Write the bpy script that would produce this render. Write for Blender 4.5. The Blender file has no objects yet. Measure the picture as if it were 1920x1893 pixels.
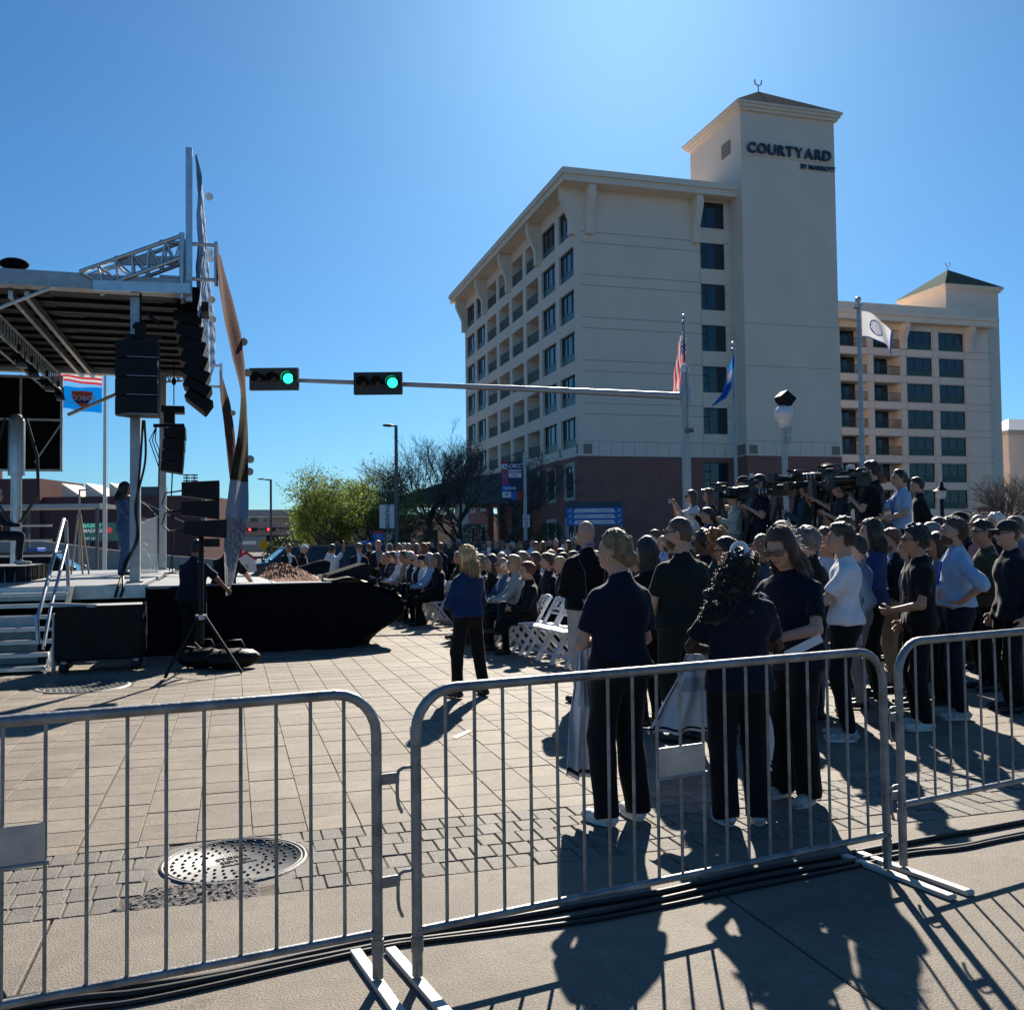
import bpy, bmesh, math, random
import numpy as np
from mathutils import Vector, Matrix
random.seed(7); RNG = np.random.default_rng(7)
PI = math.pi
sc = bpy.context.scene
COL = sc.collection

# ------------------------------------------------------------------ camera, sky, sun, exposure
# world axes follow the street grid: +X runs along the hotel front, +Y away from the camera
YAW, PITCH, ROLL = math.radians(16.4), math.atan(65.5/1790.0), 0.012
cam = bpy.data.cameras.new('camera'); cam_o = bpy.data.objects.new('camera', cam); COL.objects.link(cam_o)
cam.sensor_fit = 'HORIZONTAL'; cam.sensor_width = 36.0; cam.lens = 36.0*1790.0/1920.0
cam.clip_start = 0.05; cam.clip_end = 3000
_f = Vector((math.sin(YAW), math.cos(YAW), 0)); _r = Vector((math.cos(YAW), -math.sin(YAW), 0)); _u = Vector((0, 0, 1))
fw = _f*math.cos(PITCH)+_u*math.sin(PITCH); up = _u*math.cos(PITCH)-_f*math.sin(PITCH)
cxv = _r*math.cos(ROLL)-up*math.sin(ROLL); cyv = up*math.cos(ROLL)+_r*math.sin(ROLL)
cam_o.matrix_world = Matrix(((cxv.x, cyv.x, -fw.x, 0), (cxv.y, cyv.y, -fw.y, 0), (cxv.z, cyv.z, -fw.z, 1.6), (0, 0, 0, 1)))
sc.camera = cam_o
SUN_AZ, SUN_EL = math.radians(24), math.radians(33)
wld = bpy.data.worlds.new('World'); sc.world = wld; wld.use_nodes = True
nt = wld.node_tree; nt.nodes.clear()
sky = nt.nodes.new('ShaderNodeTexSky'); sky.sky_type = 'NISHITA'; sky.sun_disc = False
sky.sun_elevation = SUN_EL; sky.sun_rotation = SUN_AZ; sky.altitude = 350
sky.air_density = 1.0; sky.dust_density = 0.65; sky.ozone_density = 10.0
bg = nt.nodes.new('ShaderNodeBackground'); bg.inputs['Strength'].default_value = 0.053
wo = nt.nodes.new('ShaderNodeOutputWorld')
tn = nt.nodes.new('ShaderNodeVectorMath'); tn.operation = 'MULTIPLY'; tn.inputs[1].default_value = (.64, .97, 1.0)   # clear, slightly cyan air
nt.links.new(sky.outputs[0], tn.inputs[0]); nt.links.new(tn.outputs[0], bg.inputs[0]); nt.links.new(bg.outputs[0], wo.inputs[0])
sl = bpy.data.lights.new('sun', 'SUN'); sl.energy = 5.0; sl.angle = math.radians(0.55); sl.color = (1.0, 0.91, 0.78)
so = bpy.data.objects.new('sun', sl); COL.objects.link(so)
sd = Vector((math.sin(SUN_AZ)*math.cos(SUN_EL), math.cos(SUN_AZ)*math.cos(SUN_EL), math.sin(SUN_EL)))
so.rotation_euler = sd.to_track_quat('Z', 'Y').to_euler(); so.location = sd*60
vs = sc.view_settings; vs.view_transform = 'Standard'; vs.look = 'None'; vs.gamma = 1.0; vs.exposure = 0.92
vs.use_curve_mapping = False
try:
    sc.cycles.max_bounces = 4; sc.cycles.diffuse_bounces = 3; sc.cycles.glossy_bounces = 2; sc.cycles.transparent_max_bounces = 8; sc.cycles.caustics_reflective = False; sc.cycles.caustics_refractive = False
except Exception: pass

# ------------------------------------------------------------------ materials
M = {}
def mat(name, col, rough=.6, metal=0., var=0., vs=6., bump=0., bs=80., spec=.5, isl=0., emis=None, es=1., trans=0., alpha=1., two=None, stretch=None, sheen=0., coat=0.):
    m = bpy.data.materials.new(name); m.use_nodes = True; n = m.node_tree; b = n.nodes['Principled BSDF']; L = n.links.new
    b.inputs['Base Color'].default_value = (*col, 1); b.inputs['Roughness'].default_value = rough; b.inputs['Metallic'].default_value = metal
    b.inputs['Specular IOR Level'].default_value = spec
    if trans: b.inputs['Transmission Weight'].default_value = trans
    if alpha < 1: b.inputs['Alpha'].default_value = alpha
    if sheen: b.inputs['Sheen Weight'].default_value = sheen; b.inputs['Sheen Roughness'].default_value = .35
    if coat: b.inputs['Coat Weight'].default_value = coat; b.inputs['Coat Roughness'].default_value = .08
    if emis: b.inputs['Emission Color'].default_value = (*emis, 1); b.inputs['Emission Strength'].default_value = es
    if var or bump or isl:
        tc = n.nodes.new('ShaderNodeTexCoord'); src = tc.outputs['Object']
        if stretch:
            mp = n.nodes.new('ShaderNodeMapping'); mp.inputs['Scale'].default_value = stretch; L(src, mp.inputs[0]); src = mp.outputs[0]
        out = None
        if var:
            nz = n.nodes.new('ShaderNodeTexNoise'); nz.inputs['Scale'].default_value = vs; nz.inputs['Detail'].default_value = 5; nz.inputs['Roughness'].default_value = .62
            L(src, nz.inputs['Vector'])
            rp = n.nodes.new('ShaderNodeValToRGB'); e = rp.color_ramp.elements
            lo = tuple(max(0, c*(1-var)) for c in col); hi = tuple(min(1, c*(1+var)) for c in col)
            if two: lo, hi = col, two
            e[0].position = .3; e[1].position = .7; e[0].color = (*lo, 1); e[1].color = (*hi, 1)
            L(nz.outputs['Fac'], rp.inputs[0]); out = rp.outputs[0]
        if isl:
            g = n.nodes.new('ShaderNodeNewGeometry'); oi = n.nodes.new('ShaderNodeObjectInfo')
            ad = n.nodes.new('ShaderNodeMath'); ad.operation = 'ADD'; L(g.outputs['Random Per Island'], ad.inputs[0]); L(oi.outputs['Random'], ad.inputs[1])
            fr = n.nodes.new('ShaderNodeMath'); fr.operation = 'FRACT'; L(ad.outputs[0], fr.inputs[0])
            mr = n.nodes.new('ShaderNodeMapRange'); mr.inputs[3].default_value = 1-isl; mr.inputs[4].default_value = 1+isl; L(fr.outputs[0], mr.inputs[0])
            mx = n.nodes.new('ShaderNodeVectorMath'); mx.operation = 'SCALE'
            if out is None: mx.inputs[0].default_value = col
            else: L(out, mx.inputs[0])
            L(mr.outputs[0], mx.inputs['Scale']); out = mx.outputs[0]
        if out is not None: L(out, b.inputs['Base Color'])
        if bump:
            nb = n.nodes.new('ShaderNodeTexNoise'); nb.inputs['Scale'].default_value = bs; nb.inputs['Detail'].default_value = 4; L(src, nb.inputs['Vector'])
            bp = n.nodes.new('ShaderNodeBump'); bp.inputs['Strength'].default_value = bump; bp.inputs['Distance'].default_value = .01
            L(nb.outputs['Fac'], bp.inputs['Height']); L(bp.outputs[0], b.inputs['Normal'])
    M[name] = m; return m
def hx(s):  # sRGB hex -> linear
    v = [int(s[i:i+2], 16)/255 for i in (0, 2, 4)]
    return tuple(c/12.92 if c <= .04045 else ((c+.055)/1.055)**2.4 for c in v)

# ------------------------------------------------------------------ object helpers
def tag(o, label=None, cat=None, group=None, kind=None):
    if label: o['label'] = label
    if cat: o['category'] = cat
    if group: o['group'] = group
    if kind: o['kind'] = kind
    return o
def empty(name, loc=(0, 0, 0), rz=0., label=None, cat=None, group=None):
    o = bpy.data.objects.new(name, None); COL.objects.link(o); o.empty_display_size = .1
    o.location = loc; o.rotation_euler = (0, 0, rz); return tag(o, label, cat, group)
def link(name, me, parent=None, loc=None, rot=None):
    o = bpy.data.objects.new(name, me); COL.objects.link(o); o.parent = parent
    if loc is not None: o.location = loc
    if rot is not None: o.rotation_euler = rot
    return o
class MB:
    """collects boxes, tubes and faces into one mesh"""
    def __init__(s): s.v = []; s.f = []; s.m = []; s.sm = []
    def face(s, pts, mi=0, sm=False):
        i = len(s.v); s.v += [tuple(p) for p in pts]; s.f.append(tuple(range(i, i+len(pts)))); s.m.append(mi); s.sm.append(sm); return s
    def mesh(s, vs, fs, mi=0, sm=False):
        i = len(s.v); s.v += [tuple(p) for p in vs]
        for f in fs: s.f.append(tuple(i+k for k in f)); s.m.append(mi); s.sm.append(sm)
        return s
    def box(s, x0, x1, y0, y1, z0, z1, mi=0, bev=0.):
        if bev:
            b = bev; v = []
            for z, k in ((z0, 0), (z1-b, 0), (z1, b)):
                v += [(x0+k, y0+k, z), (x1-k, y0+k, z), (x1-k, y1-k, z), (x0+k, y1-k, z)]
            f = [(3, 2, 1, 0), (8, 9, 10, 11)]
            for r in (0, 4):
                for j in range(4): f.append((r+j, r+(j+1) % 4, r+4+(j+1) % 4, r+4+j))
            return s.mesh(v, f, mi)
        v = [(x0, y0, z0), (x1, y0, z0), (x1, y1, z0), (x0, y1, z0), (x0, y0, z1), (x1, y0, z1), (x1, y1, z1), (x0, y1, z1)]
        return s.mesh(v, [(3, 2, 1, 0), (4, 5, 6, 7), (0, 1, 5, 4), (1, 2, 6, 5), (2, 3, 7, 6), (3, 0, 4, 7)], mi)
    def obox(s, c, ax, ay, az, mi=0):  # oriented box: centre + half axes
        c, ax, ay, az = map(Vector, (c, ax, ay, az))
        v = [c+ax*i+ay*j+az*k for k in (-1, 1) for i, j in ((-1, -1), (1, -1), (1, 1), (-1, 1))]
        return s.mesh(v, [(3, 2, 1, 0), (4, 5, 6, 7), (0, 1, 5, 4), (1, 2, 6, 5), (2, 3, 7, 6), (3, 0, 4, 7)], mi)
    def bar(s, a, b, w, h=None, mi=0, upv=(0, 0, 1)):  # rectangular bar between two points
        a, b = Vector(a), Vector(b); h = w if h is None else h; d = (b-a); L = d.length; d.normalize(); uv = Vector(upv)
        if abs(d.dot(uv)) > .98: uv = Vector((0, 1, 0))
        sx = d.cross(uv).normalized(); uv = sx.cross(d)
        return s.obox((a+b)/2, d*L/2, sx*w/2, uv*h/2, mi)
    def tube(s, pts, r, n=8, mi=0, cap=True, sm=True):
        pts = [Vector(p) for p in pts]; N = len(pts); rr = r if isinstance(r, (list, tuple)) else [r]*N
        v = []; ref = None
        for i, p in enumerate(pts):
            d = (pts[min(i+1, N-1)]-pts[max(i-1, 0)]).normalized()
            if ref is None: ref = Vector((0, 0, 1)) if abs(d.z) < .9 else Vector((1, 0, 0))
            sx = d.cross(ref)
            if sx.length < 1e-4: sx = d.cross(Vector((0, 1, 0)))
            sx.normalize(); uv = sx.cross(d).normalized(); ref = uv
            for k in range(n):
                a = 2*PI*k/n; v.append(p+(sx*math.cos(a)+uv*math.sin(a))*rr[i])
        f = []
        for i in range(N-1):
            for k in range(n): f.append((i*n+k, i*n+(k+1) % n, (i+1)*n+(k+1) % n, (i+1)*n+k))
        i0 = len(s.f); s.mesh(v, f, mi, sm)
        if cap and n > 2:
            s.mesh(v[:n], [tuple(range(n))[::-1]], mi); s.mesh(v[-n:], [tuple(range(n))], mi)
        return s
    def lathe(s, prof, c=(0, 0, 0), n=16, mi=0, sm=True):  # profile (r,z) about z
        v = []; f = []
        for r, z in prof:
            for k in range(n): a = 2*PI*k/n; v.append((c[0]+r*math.cos(a), c[1]+r*math.sin(a), c[2]+z))
        for i in range(len(prof)-1):
            for k in range(n): f.append((i*n+k, i*n+(k+1) % n, (i+1)*n+(k+1) % n, (i+1)*n+k))
        return s.mesh(v, f, mi, sm)
    def prism(s, poly, a, b, mi=0):  # poly of 3D offsets list, extruded from a to b (vectors)
        a, b = Vector(a), Vector(b); n = len(poly); v = [Vector(p)+a for p in poly]+[Vector(p)+b for p in poly]
        return s.mesh(v, [tuple(range(n))[::-1], tuple(range(n, 2*n))]+[(i, (i+1) % n, n+(i+1) % n, n+i) for i in range(n)], mi)
    def sphere(s, c, r, n=12, m=8, mi=0):
        rx, ry, rz = r if isinstance(r, (tuple, list)) else (r, r, r)
        v = []; f = []
        for j in range(m+1):
            t = PI*j/m
            for k in range(n): a = 2*PI*k/n; v.append((c[0]+rx*math.sin(t)*math.cos(a), c[1]+ry*math.sin(t)*math.sin(a), c[2]-rz*math.cos(t)))
        for j in range(m):
            for k in range(n): f.append((j*n+k, j*n+(k+1) % n, (j+1)*n+(k+1) % n, (j+1)*n+k))
        return s.mesh(v, f, mi, True)
    def me(s, name, mats):
        me = bpy.data.meshes.new(name); me.from_pydata(s.v, [], s.f)
        if not isinstance(mats, (list, tuple)): mats = [mats]
        for m in mats: me.materials.append(M[m] if isinstance(m, str) else m)
        me.polygons.foreach_set('material_index', s.m); me.polygons.foreach_set('use_smooth', s.sm); me.update(); return me
    def build(s, name, mats, parent=None, loc=None, rot=None): return link(name, s.me(name, mats), parent, loc, rot)
def copy_tree(o, parent=None, loc=None, rz=None):
    c = o.copy(); COL.objects.link(c); c.parent = parent
    if loc is not None: c.location = loc
    if rz is not None: c.rotation_euler = (0, 0, rz)
    for ch in list(o.children): copy_tree(ch, c)
    return c
def struct(o): o['kind'] = 'structure'; return o
def text_mesh(s, size, ext=.0, off=0., align='CENTER', shear=0., sx=1.):
    cu = bpy.data.curves.new('t', 'FONT'); cu.body = s; cu.size = size; cu.extrude = ext; cu.offset = off; cu.align_x = align; cu.align_y = 'CENTER'; cu.shear = shear; cu.resolution_u = 3
    o = bpy.data.objects.new('t', cu); COL.objects.link(o)
    dg = bpy.context.evaluated_depsgraph_get(); me = bpy.data.meshes.new_from_object(o.evaluated_get(dg))
    bpy.data.objects.remove(o); bpy.data.curves.remove(cu)
    if sx != 1.:
        for v in me.vertices: v.co.x *= sx
    return me
def text(s, size, m, parent, loc, rot, ext=.004, off=0., name='lettering', align='CENTER', shear=0., sx=1.):
    me = text_mesh(s, size, ext, off, align, shear, sx); me.name = name; me.materials.clear(); me.materials.append(M[m])
    return link(name, me, parent, loc, rot)
# ------------------------------------------------------------------ implicit-surface figures (smooth unions, surface nets)
class Vol:
    def __init__(s, bmin, bmax, h):
        s.h = h; s.o = np.array(bmin, float)-2*h; s.n = np.ceil((np.array(bmax, float)-s.o)/h).astype(int)+3
        s.d = np.full(s.n, 1.0, np.float32); s.l = np.zeros(s.n, np.uint8)
    def blk(s, lo, hi):
        a = np.clip(np.floor((np.array(lo)-s.o)/s.h).astype(int)-2, 0, s.n); b = np.clip(np.ceil((np.array(hi)-s.o)/s.h).astype(int)+3, 0, s.n)
        if (b <= a).any(): return None
        ax = [(s.o[i]+s.h*np.arange(a[i], b[i])).astype(np.float32) for i in range(3)]
        return tuple(slice(a[i], b[i]) for i in range(3)), np.meshgrid(*ax, indexing='ij')
    def union(s, sl, d, k, lab):
        c = s.d[sl]; lb = s.l[sl]; lb[d < c] = lab
        if k > 0:
            t = np.maximum(k-np.abs(c-d), 0)/k; s.d[sl] = np.minimum(c, d)-t*t*k*.25
        else: s.d[sl] = np.minimum(c, d)
    def cone(s, a, b, ra, rb, k=.03, lab=0, flat=None, cut=None):
        """tapered capsule; flat=(axis, ratio) squashes along an axis; cut=[(point, normal)] flat ends"""
        a = np.array(a, np.float32); b = np.array(b, np.float32); R = max(ra, rb)+k+s.h
        r = s.blk(np.minimum(a, b)-R, np.maximum(a, b)+R)
        if r is None: return
        sl, (X, Y, Z) = r
        PX, PY, PZ = X-a[0], Y-a[1], Z-a[2]; D = b-a
        if flat is not None:
            ax, q = np.array(flat[0], np.float32), flat[1]
            t = (PX*ax[0]+PY*ax[1]+PZ*ax[2])*(1/q-1); PX = PX+t*ax[0]; PY = PY+t*ax[1]; PZ = PZ+t*ax[2]
            D = D+ax*(D@ax)*(1/q-1)
        L = float(D@D)+1e-9; h = np.clip((PX*D[0]+PY*D[1]+PZ*D[2])/L, 0, 1)
        d = np.sqrt((PX-h*D[0])**2+(PY-h*D[1])**2+(PZ-h*D[2])**2)-(ra+(rb-ra)*h)
        if cut:
            for p, nn in cut: d = np.maximum(d, (X-p[0])*nn[0]+(Y-p[1])*nn[1]+(Z-p[2])*nn[2])
        s.union(sl, d, k, lab)
    def ell(s, c, r, k=.03, lab=0, R=None, cut=None, sub=False):
        c = np.array(c, np.float32); r = np.array(r, np.float32); m = float(r.max())+k+s.h
        q = s.blk(c-m, c+m)
        if q is None: return
        sl, (X, Y, Z) = q; P = [X-c[0], Y-c[1], Z-c[2]]
        if R is not None: P = [P[0]*R[0][i]+P[1]*R[1][i]+P[2]*R[2][i] for i in range(3)]
        u = np.sqrt((P[0]/r[0])**2+(P[1]/r[1])**2+(P[2]/r[2])**2)+1e-6
        w = np.sqrt((P[0]/r[0]**2)**2+(P[1]/r[1]**2)**2+(P[2]/r[2]**2)**2)+1e-6
        d = u*(u-1)/w
        if cut:
            for p, nn in cut: d = np.maximum(d, (X-p[0])*nn[0]+(Y-p[1])*nn[1]+(Z-p[2])*nn[2])
        if sub:
            cc = s.d[sl]; t = np.maximum(k-np.abs(cc+d), 0)/k; s.d[sl] = np.maximum(cc, -d)+t*t*k*.25
        else: s.union(sl, d, k, lab)
    def plane(s, p, n):
        X, Y, Z = np.meshgrid(*[(s.o[i]+s.h*np.arange(s.n[i])).astype(np.float32) for i in range(3)], indexing='ij', sparse=True)
        s.d = np.maximum(s.d, (X-p[0])*n[0]+(Y-p[1])*n[1]+(Z-p[2])*n[2]).astype(np.float32)
    def net(s):
        d = s.d; sg = d < 0; nx, ny, nz = d.shape
        c = np.zeros((nx-1, ny-1, nz-1), np.uint8)
        for i in (0, 1):
            for j in (0, 1):
                for k in (0, 1): c += sg[i:nx-1+i, j:ny-1+j, k:nz-1+k]
        act = np.argwhere((c > 0) & (c < 8))
        if len(act) == 0: return np.zeros((0, 3)), np.zeros((0, 4), int), np.zeros(0, int)
        idx = np.full(c.shape, -1, np.int32); idx[tuple(act.T)] = np.arange(len(act))
        acc = np.zeros((len(act), 3)); cnt = np.zeros(len(act))
        for ax in range(3):
            o1, o2 = [q for q in range(3) if q != ax]
            for i in (0, 1):
                for j in (0, 1):
                    p = act.copy(); p[:, o1] += i; p[:, o2] += j; q = p.copy(); q[:, ax] += 1
                    da = d[tuple(p.T)]; db = d[tuple(q.T)]; m = (da < 0) != (db < 0)
                    t = da/(da-db+1e-12); e = p.astype(float); e[:, ax] += t
                    acc[m] += e[m]; cnt[m] += 1
        V = s.o+s.h*acc/cnt[:, None]
        F = []
        for ax in range(3):
            o1, o2 = [(1, 2), (2, 0), (0, 1)][ax]
            A = sg.take(range(d.shape[ax]-1), ax); B = sg.take(range(1, d.shape[ax]), ax)
            e = np.argwhere(A != B); e = e[(e[:, o1] > 0) & (e[:, o2] > 0)]
            fl = A[tuple(e.T)]
            def g(a, b):
                q = e.copy(); q[:, o1] -= a; q[:, o2] -= b; ok = np.minimum(q, np.array(c.shape)-1); return idx[tuple(ok.T)]
            Q = np.stack([g(1, 1), g(0, 1), g(0, 0), g(1, 0)], 1); Q[~fl] = Q[~fl][:, ::-1]; F.append(Q)
        F = np.concatenate(F); F = F[(F >= 0).all(1)]
        lab = s.l[tuple(act.T)]
        return V, F, lab
def fnoise(P, sc_, seed):  # cheap smooth noise
    r = np.random.default_rng(seed); o = 0
    for i in range(5):
        w = r.normal(size=3)*sc_; o = o+np.sin(P@w+r.uniform(0, 6.28))
    return o/3.2
def arr_mesh(name, V, F, mats, mi=None, smooth=True):
    me = bpy.data.meshes.new(name); n = len(F)
    me.vertices.add(len(V)); me.vertices.foreach_set('co', np.asarray(V, np.float32).ravel())
    me.loops.add(n*4); me.loops.foreach_set('vertex_index', np.asarray(F, np.int32).ravel())
    me.polygons.add(n); me.polygons.foreach_set('loop_start', np.arange(0, n*4, 4, dtype=np.int32)); me.polygons.foreach_set('loop_total', np.full(n, 4, np.int32))
    if mi is not None: me.polygons.foreach_set('material_index', np.asarray(mi, np.int32))
    me.polygons.foreach_set('use_smooth', np.full(n, smooth))
    for m in mats: me.materials.append(M[m] if isinstance(m, str) else m)
    me.update(calc_edges=True); return me
def vnorm(V, F):
    n = np.cross(V[F[:, 2]]-V[F[:, 0]], V[F[:, 3]]-V[F[:, 1]]); N = np.zeros_like(V)
    for k in range(4): np.add.at(N, F[:, k], n)
    return N/(np.linalg.norm(N, axis=1, keepdims=True)+1e-9)
# ------------------------------------------------------------------ base materials
def ground_mat(name, col, isl):
    m = bpy.data.materials.new(name); m.use_nodes = True; n = m.node_tree; b = n.nodes['Principled BSDF']; L = n.links.new
    ge = n.nodes.new('ShaderNodeNewGeometry'); oi = n.nodes.new('ShaderNodeObjectInfo')
    def nz(sc_, det, lo, hi, p0=.3, p1=.7):
        t = n.nodes.new('ShaderNodeTexNoise'); t.inputs['Scale'].default_value = sc_; t.inputs['Detail'].default_value = det; t.inputs['Roughness'].default_value = .65; L(ge.outputs['Position'], t.inputs['Vector'])
        r = n.nodes.new('ShaderNodeMapRange'); r.inputs[1].default_value = p0; r.inputs[2].default_value = p1; r.inputs[3].default_value = lo; r.inputs[4].default_value = hi; L(t.outputs['Fac'], r.inputs[0]); return t, r.outputs[0]
    def mul(a, c): q = n.nodes.new('ShaderNodeMath'); q.operation = 'MULTIPLY'; L(a, q.inputs[0]); L(c, q.inputs[1]); return q.outputs[0]
    _, big = nz(.9, 6, .74, 1.18); tf_, fine = nz(115, 2, .50, 1.55, .28, .72); _, mid = nz(9, 5, .86, 1.14); _, spots = nz(5.5, 3, .70, 1.0, .30, .36)
    f = mul(mul(big, fine), mul(mid, spots))
    if isl:
        ad = n.nodes.new('ShaderNodeMath'); L(ge.outputs['Random Per Island'], ad.inputs[0]); L(oi.outputs['Random'], ad.inputs[1]); fr = n.nodes.new('ShaderNodeMath'); fr.operation = 'FRACT'; L(ad.outputs[0], fr.inputs[0])
        mr = n.nodes.new('ShaderNodeMapRange'); mr.inputs[3].default_value = 1-isl; mr.inputs[4].default_value = 1+isl; L(fr.outputs[0], mr.inputs[0]); f = mul(f, mr.outputs[0])
    sc2 = n.nodes.new('ShaderNodeVectorMath'); sc2.operation = 'SCALE'; sc2.inputs[0].default_value = col; L(f, sc2.inputs['Scale']); L(sc2.outputs[0], b.inputs['Base Color'])
    b.inputs['Roughness'].default_value = .74; b.inputs['Specular IOR Level'].default_value = .36
    bp = n.nodes.new('ShaderNodeBump'); bp.inputs['Strength'].default_value = .8; bp.inputs['Distance'].default_value = .006; L(tf_.outputs['Fac'], bp.inputs['Height']); L(bp.outputs[0], b.inputs['Normal'])
    M[name] = m
mat('asphalt', (.055, .055, .055), .9, var=.25, vs=3, bump=.3, bs=120)
ground_mat('paver', (.203, .171, .135), .15)
ground_mat('cobble', (.165, .150, .130), .16)
ground_mat('concrete', (.185, .160, .129), .0)
mat('joint', (.115, .097, .074), .95, var=.4, vs=20, bump=.5, bs=200)
mat('aggregate', (.16, .15, .14), .9, var=.6, vs=90, bump=1., bs=120)
mat('iron', (.13, .13, .132), .55, metal=.45, var=.25, vs=12, bump=.2, bs=150)
mat('iron_dark', (.055, .055, .057), .6, metal=.5)
mat('galv', (.24, .25, .26), .5, metal=.7, var=.45, vs=9, bump=.25, bs=45)
mat('galv_plate', (.40, .40, .39), .5, metal=.6, var=.3, vs=5)
mat('foot_paint', (.48, .47, .44), .55, metal=.25, var=.2, vs=10)
mat('rubber', (.012, .012, .013), .55, var=.3, vs=12)
mat('tape_yellow', (.70, .72, .25), .5)
mat('alu', (.55, .57, .58), .35, metal=.8, var=.15, vs=7)
mat('alu_dull', (.42, .44, .45), .5, metal=.55, var=.2, vs=5)
mat('black', (.006, .007, .009), .55, spec=.25, var=.3, vs=10)
mat('black_cloth', (.005, .006, .008), .95, spec=.1, var=.35, vs=5, bump=.3, bs=30)
mat('black_vinyl', (.005, .006, .007), .5, spec=.2, var=.3, vs=5, bump=.25, bs=22)
mat('white_paint', (.78, .78, .76), .45, var=.06, vs=4)
mat('grass', (.08, .11, .035), .9, var=.5, vs=1.5)

# ------------------------------------------------------------------ ground
g = MB(); S = 750
for x0, x1, y0, y1 in ((-S, S, -S, -2.5), (-S, -14, -2.5, 56), (40, S, -2.5, 56), (-S, S, 56, S)):
    g.face([(x0, y0, -.05), (x1, y0, -.05), (x1, y1, -.05), (x0, y1, -.05)])
struct(g.build('ground', 'asphalt'))
# paved plaza: near pieces are real, the far sheet continues the joints in its material
def paved_mat():
    m = bpy.data.materials.new('paving_far'); m.use_nodes = True; n = m.node_tree; b = n.nodes['Principled BSDF']; L = n.links.new
    tc = n.nodes.new('ShaderNodeTexCoord'); br = n.nodes.new('ShaderNodeTexBrick'); br.offset = .5
    mp = n.nodes.new('ShaderNodeMapping'); mp.inputs['Rotation'].default_value = (0, 0, PI/2); L(tc.outputs['Object'], mp.inputs[0]); L(mp.outputs[0], br.inputs['Vector'])
    br.inputs['Scale'].default_value = 1; br.inputs['Brick Width'].default_value = .27; br.inputs['Row Height'].default_value = .295; br.inputs['Mortar Size'].default_value = .006
    br.inputs['Color1'].default_value = (.235, .188, .14, 1); br.inputs['Color2'].default_value = (.21, .168, .125, 1); br.inputs['Mortar'].default_value = (.10, .085, .065, 1)
    L(br.outputs['Color'], b.inputs['Base Color']); b.inputs['Roughness'].default_value = .85
    M['paving_far'] = m
paved_mat()
PX0, PX1, PY0, PY1 = -7.6, 9.6, 5.47, 16.8
fp = MB()
for x0, x1, y0, y1 in ((-14, PX0, PY0, 56), (PX1, 40, PY0, 56), (PX0, PX1, PY1, 56)):
    fp.face([(x0, y0, 0), (x1, y0, 0), (x1, y1, 0), (x0, y1, 0)])
fp.face([(-14, PY0, -.05), (40, PY0, -.05), (40, PY0, 0), (-14, PY0, 0)])
plaza = struct(fp.build('plaza', 'paving_far'))
MB().face([(PX0, PY0, -.007), (PX1, PY0, -.007), (PX1, PY1, -.007), (PX0, PY1, -.007)]).build('joint_bed', 'joint', plaza)
cells = []
ncol = int(round((PX1-PX0)/.2966)); w = (PX1-PX0)/ncol
for i in range(ncol):
    x = PX0+i*w; y = PY0; off = RNG.uniform(.1, .27); y1 = y+off
    while y < PY1-.01:
        y1 = min(y1, PY1); cells.append((x, y, x+w, y1)); y = y1; y1 = y+.268+RNG.uniform(-.012, .012)
def gap(x, lo, hi): return hi if abs((x+.816)) < .1 or abs(x-2.03) < .1 else lo
def paver_box(mb, c, z=0.):
    x0, y0, x1, y1 = c; a, b = gap(x0, .0018, .008), gap(x1, .0018, .005); mb.box(x0+a, x1-b, y0+.0018, y1-.0018, -.03, z, 0, .004)
GRATE = (-1.62, 11.85)
def score(c): x, y = (c[0]+c[2])/2, (c[1]+c[3])/2; d = math.hypot(x, y); az = math.atan2(x, y)-YAW; return d if abs(az) < .5 else d+60
cells = [c for c in cells if math.hypot((c[0]+c[2])/2-GRATE[0], (c[1]+c[3])/2-GRATE[1]) > .5]
cells.sort(key=score)
for c in cells[:300]:
    mb = MB(); dx, dy = c[0], c[1]; a, b = gap(c[0], .0018, .008), gap(c[2], .0018, .005)
    o = MB().box(a, c[2]-c[0]-b, .0018, c[3]-c[1]-.0018, -.03, 0, 0, .003).build('paving_slab', 'paver', plaza, (dx, dy, RNG.uniform(-.003, .001)), (RNG.uniform(-.004, .004), RNG.uniform(-.004, .004), 0))
mb = MB()
for c in cells[300:]: paver_box(mb, c, RNG.uniform(-.003, 0))
tag(mb.build('paving_slabs', 'paver', plaza), kind='stuff')
# cobble band
CY0, CY1 = 4.555, 5.47
band = struct(MB().face([(-14, CY0, -.009), (40, CY0, -.009), (40, CY1, -.009), (-14, CY1, -.009)]).build('cobble_band', 'joint'))
cob = []; nr = 5; rh = (CY1-CY0)/nr
for r in range(nr):
    x = -6+RNG.uniform(0, .1)
    while x < 9:
        wd = .112+RNG.uniform(-.008, .008); cob.append((x, CY0+r*rh, x+wd, CY0+(r+1)*rh)); x += wd
MHX, MHY, MHR = .015, 5.1, .355
def inpatch(x, y): return -.62+(y-4.55)*.9 < x < .16 and 4.5 < y < 4.80
cob = [c for c in cob if math.hypot((c[0]+c[2])/2-MHX, (c[1]+c[3])/2-MHY) > MHR+.035 and not inpatch((c[0]+c[2])/2, (c[1]+c[3])/2)]
cob.sort(key=score)
for c in cob[:300]:
    MB().box(.0035, c[2]-c[0]-.0035, .0035, c[3]-c[1]-.0035, -.03, 0, 0, .004).build('cobble', 'cobble', band, (c[0], c[1], RNG.uniform(-.005, .001)), (RNG.uniform(-.012, .012), RNG.uniform(-.012, .012), RNG.uniform(-.008, .008)))
mb = MB()
for c in cob[300:]: mb.box(c[0]+.005, c[2]-.005, c[1]+.005, c[3]-.005, -.03, RNG.uniform(-.005, 0), 0, .006)
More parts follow.
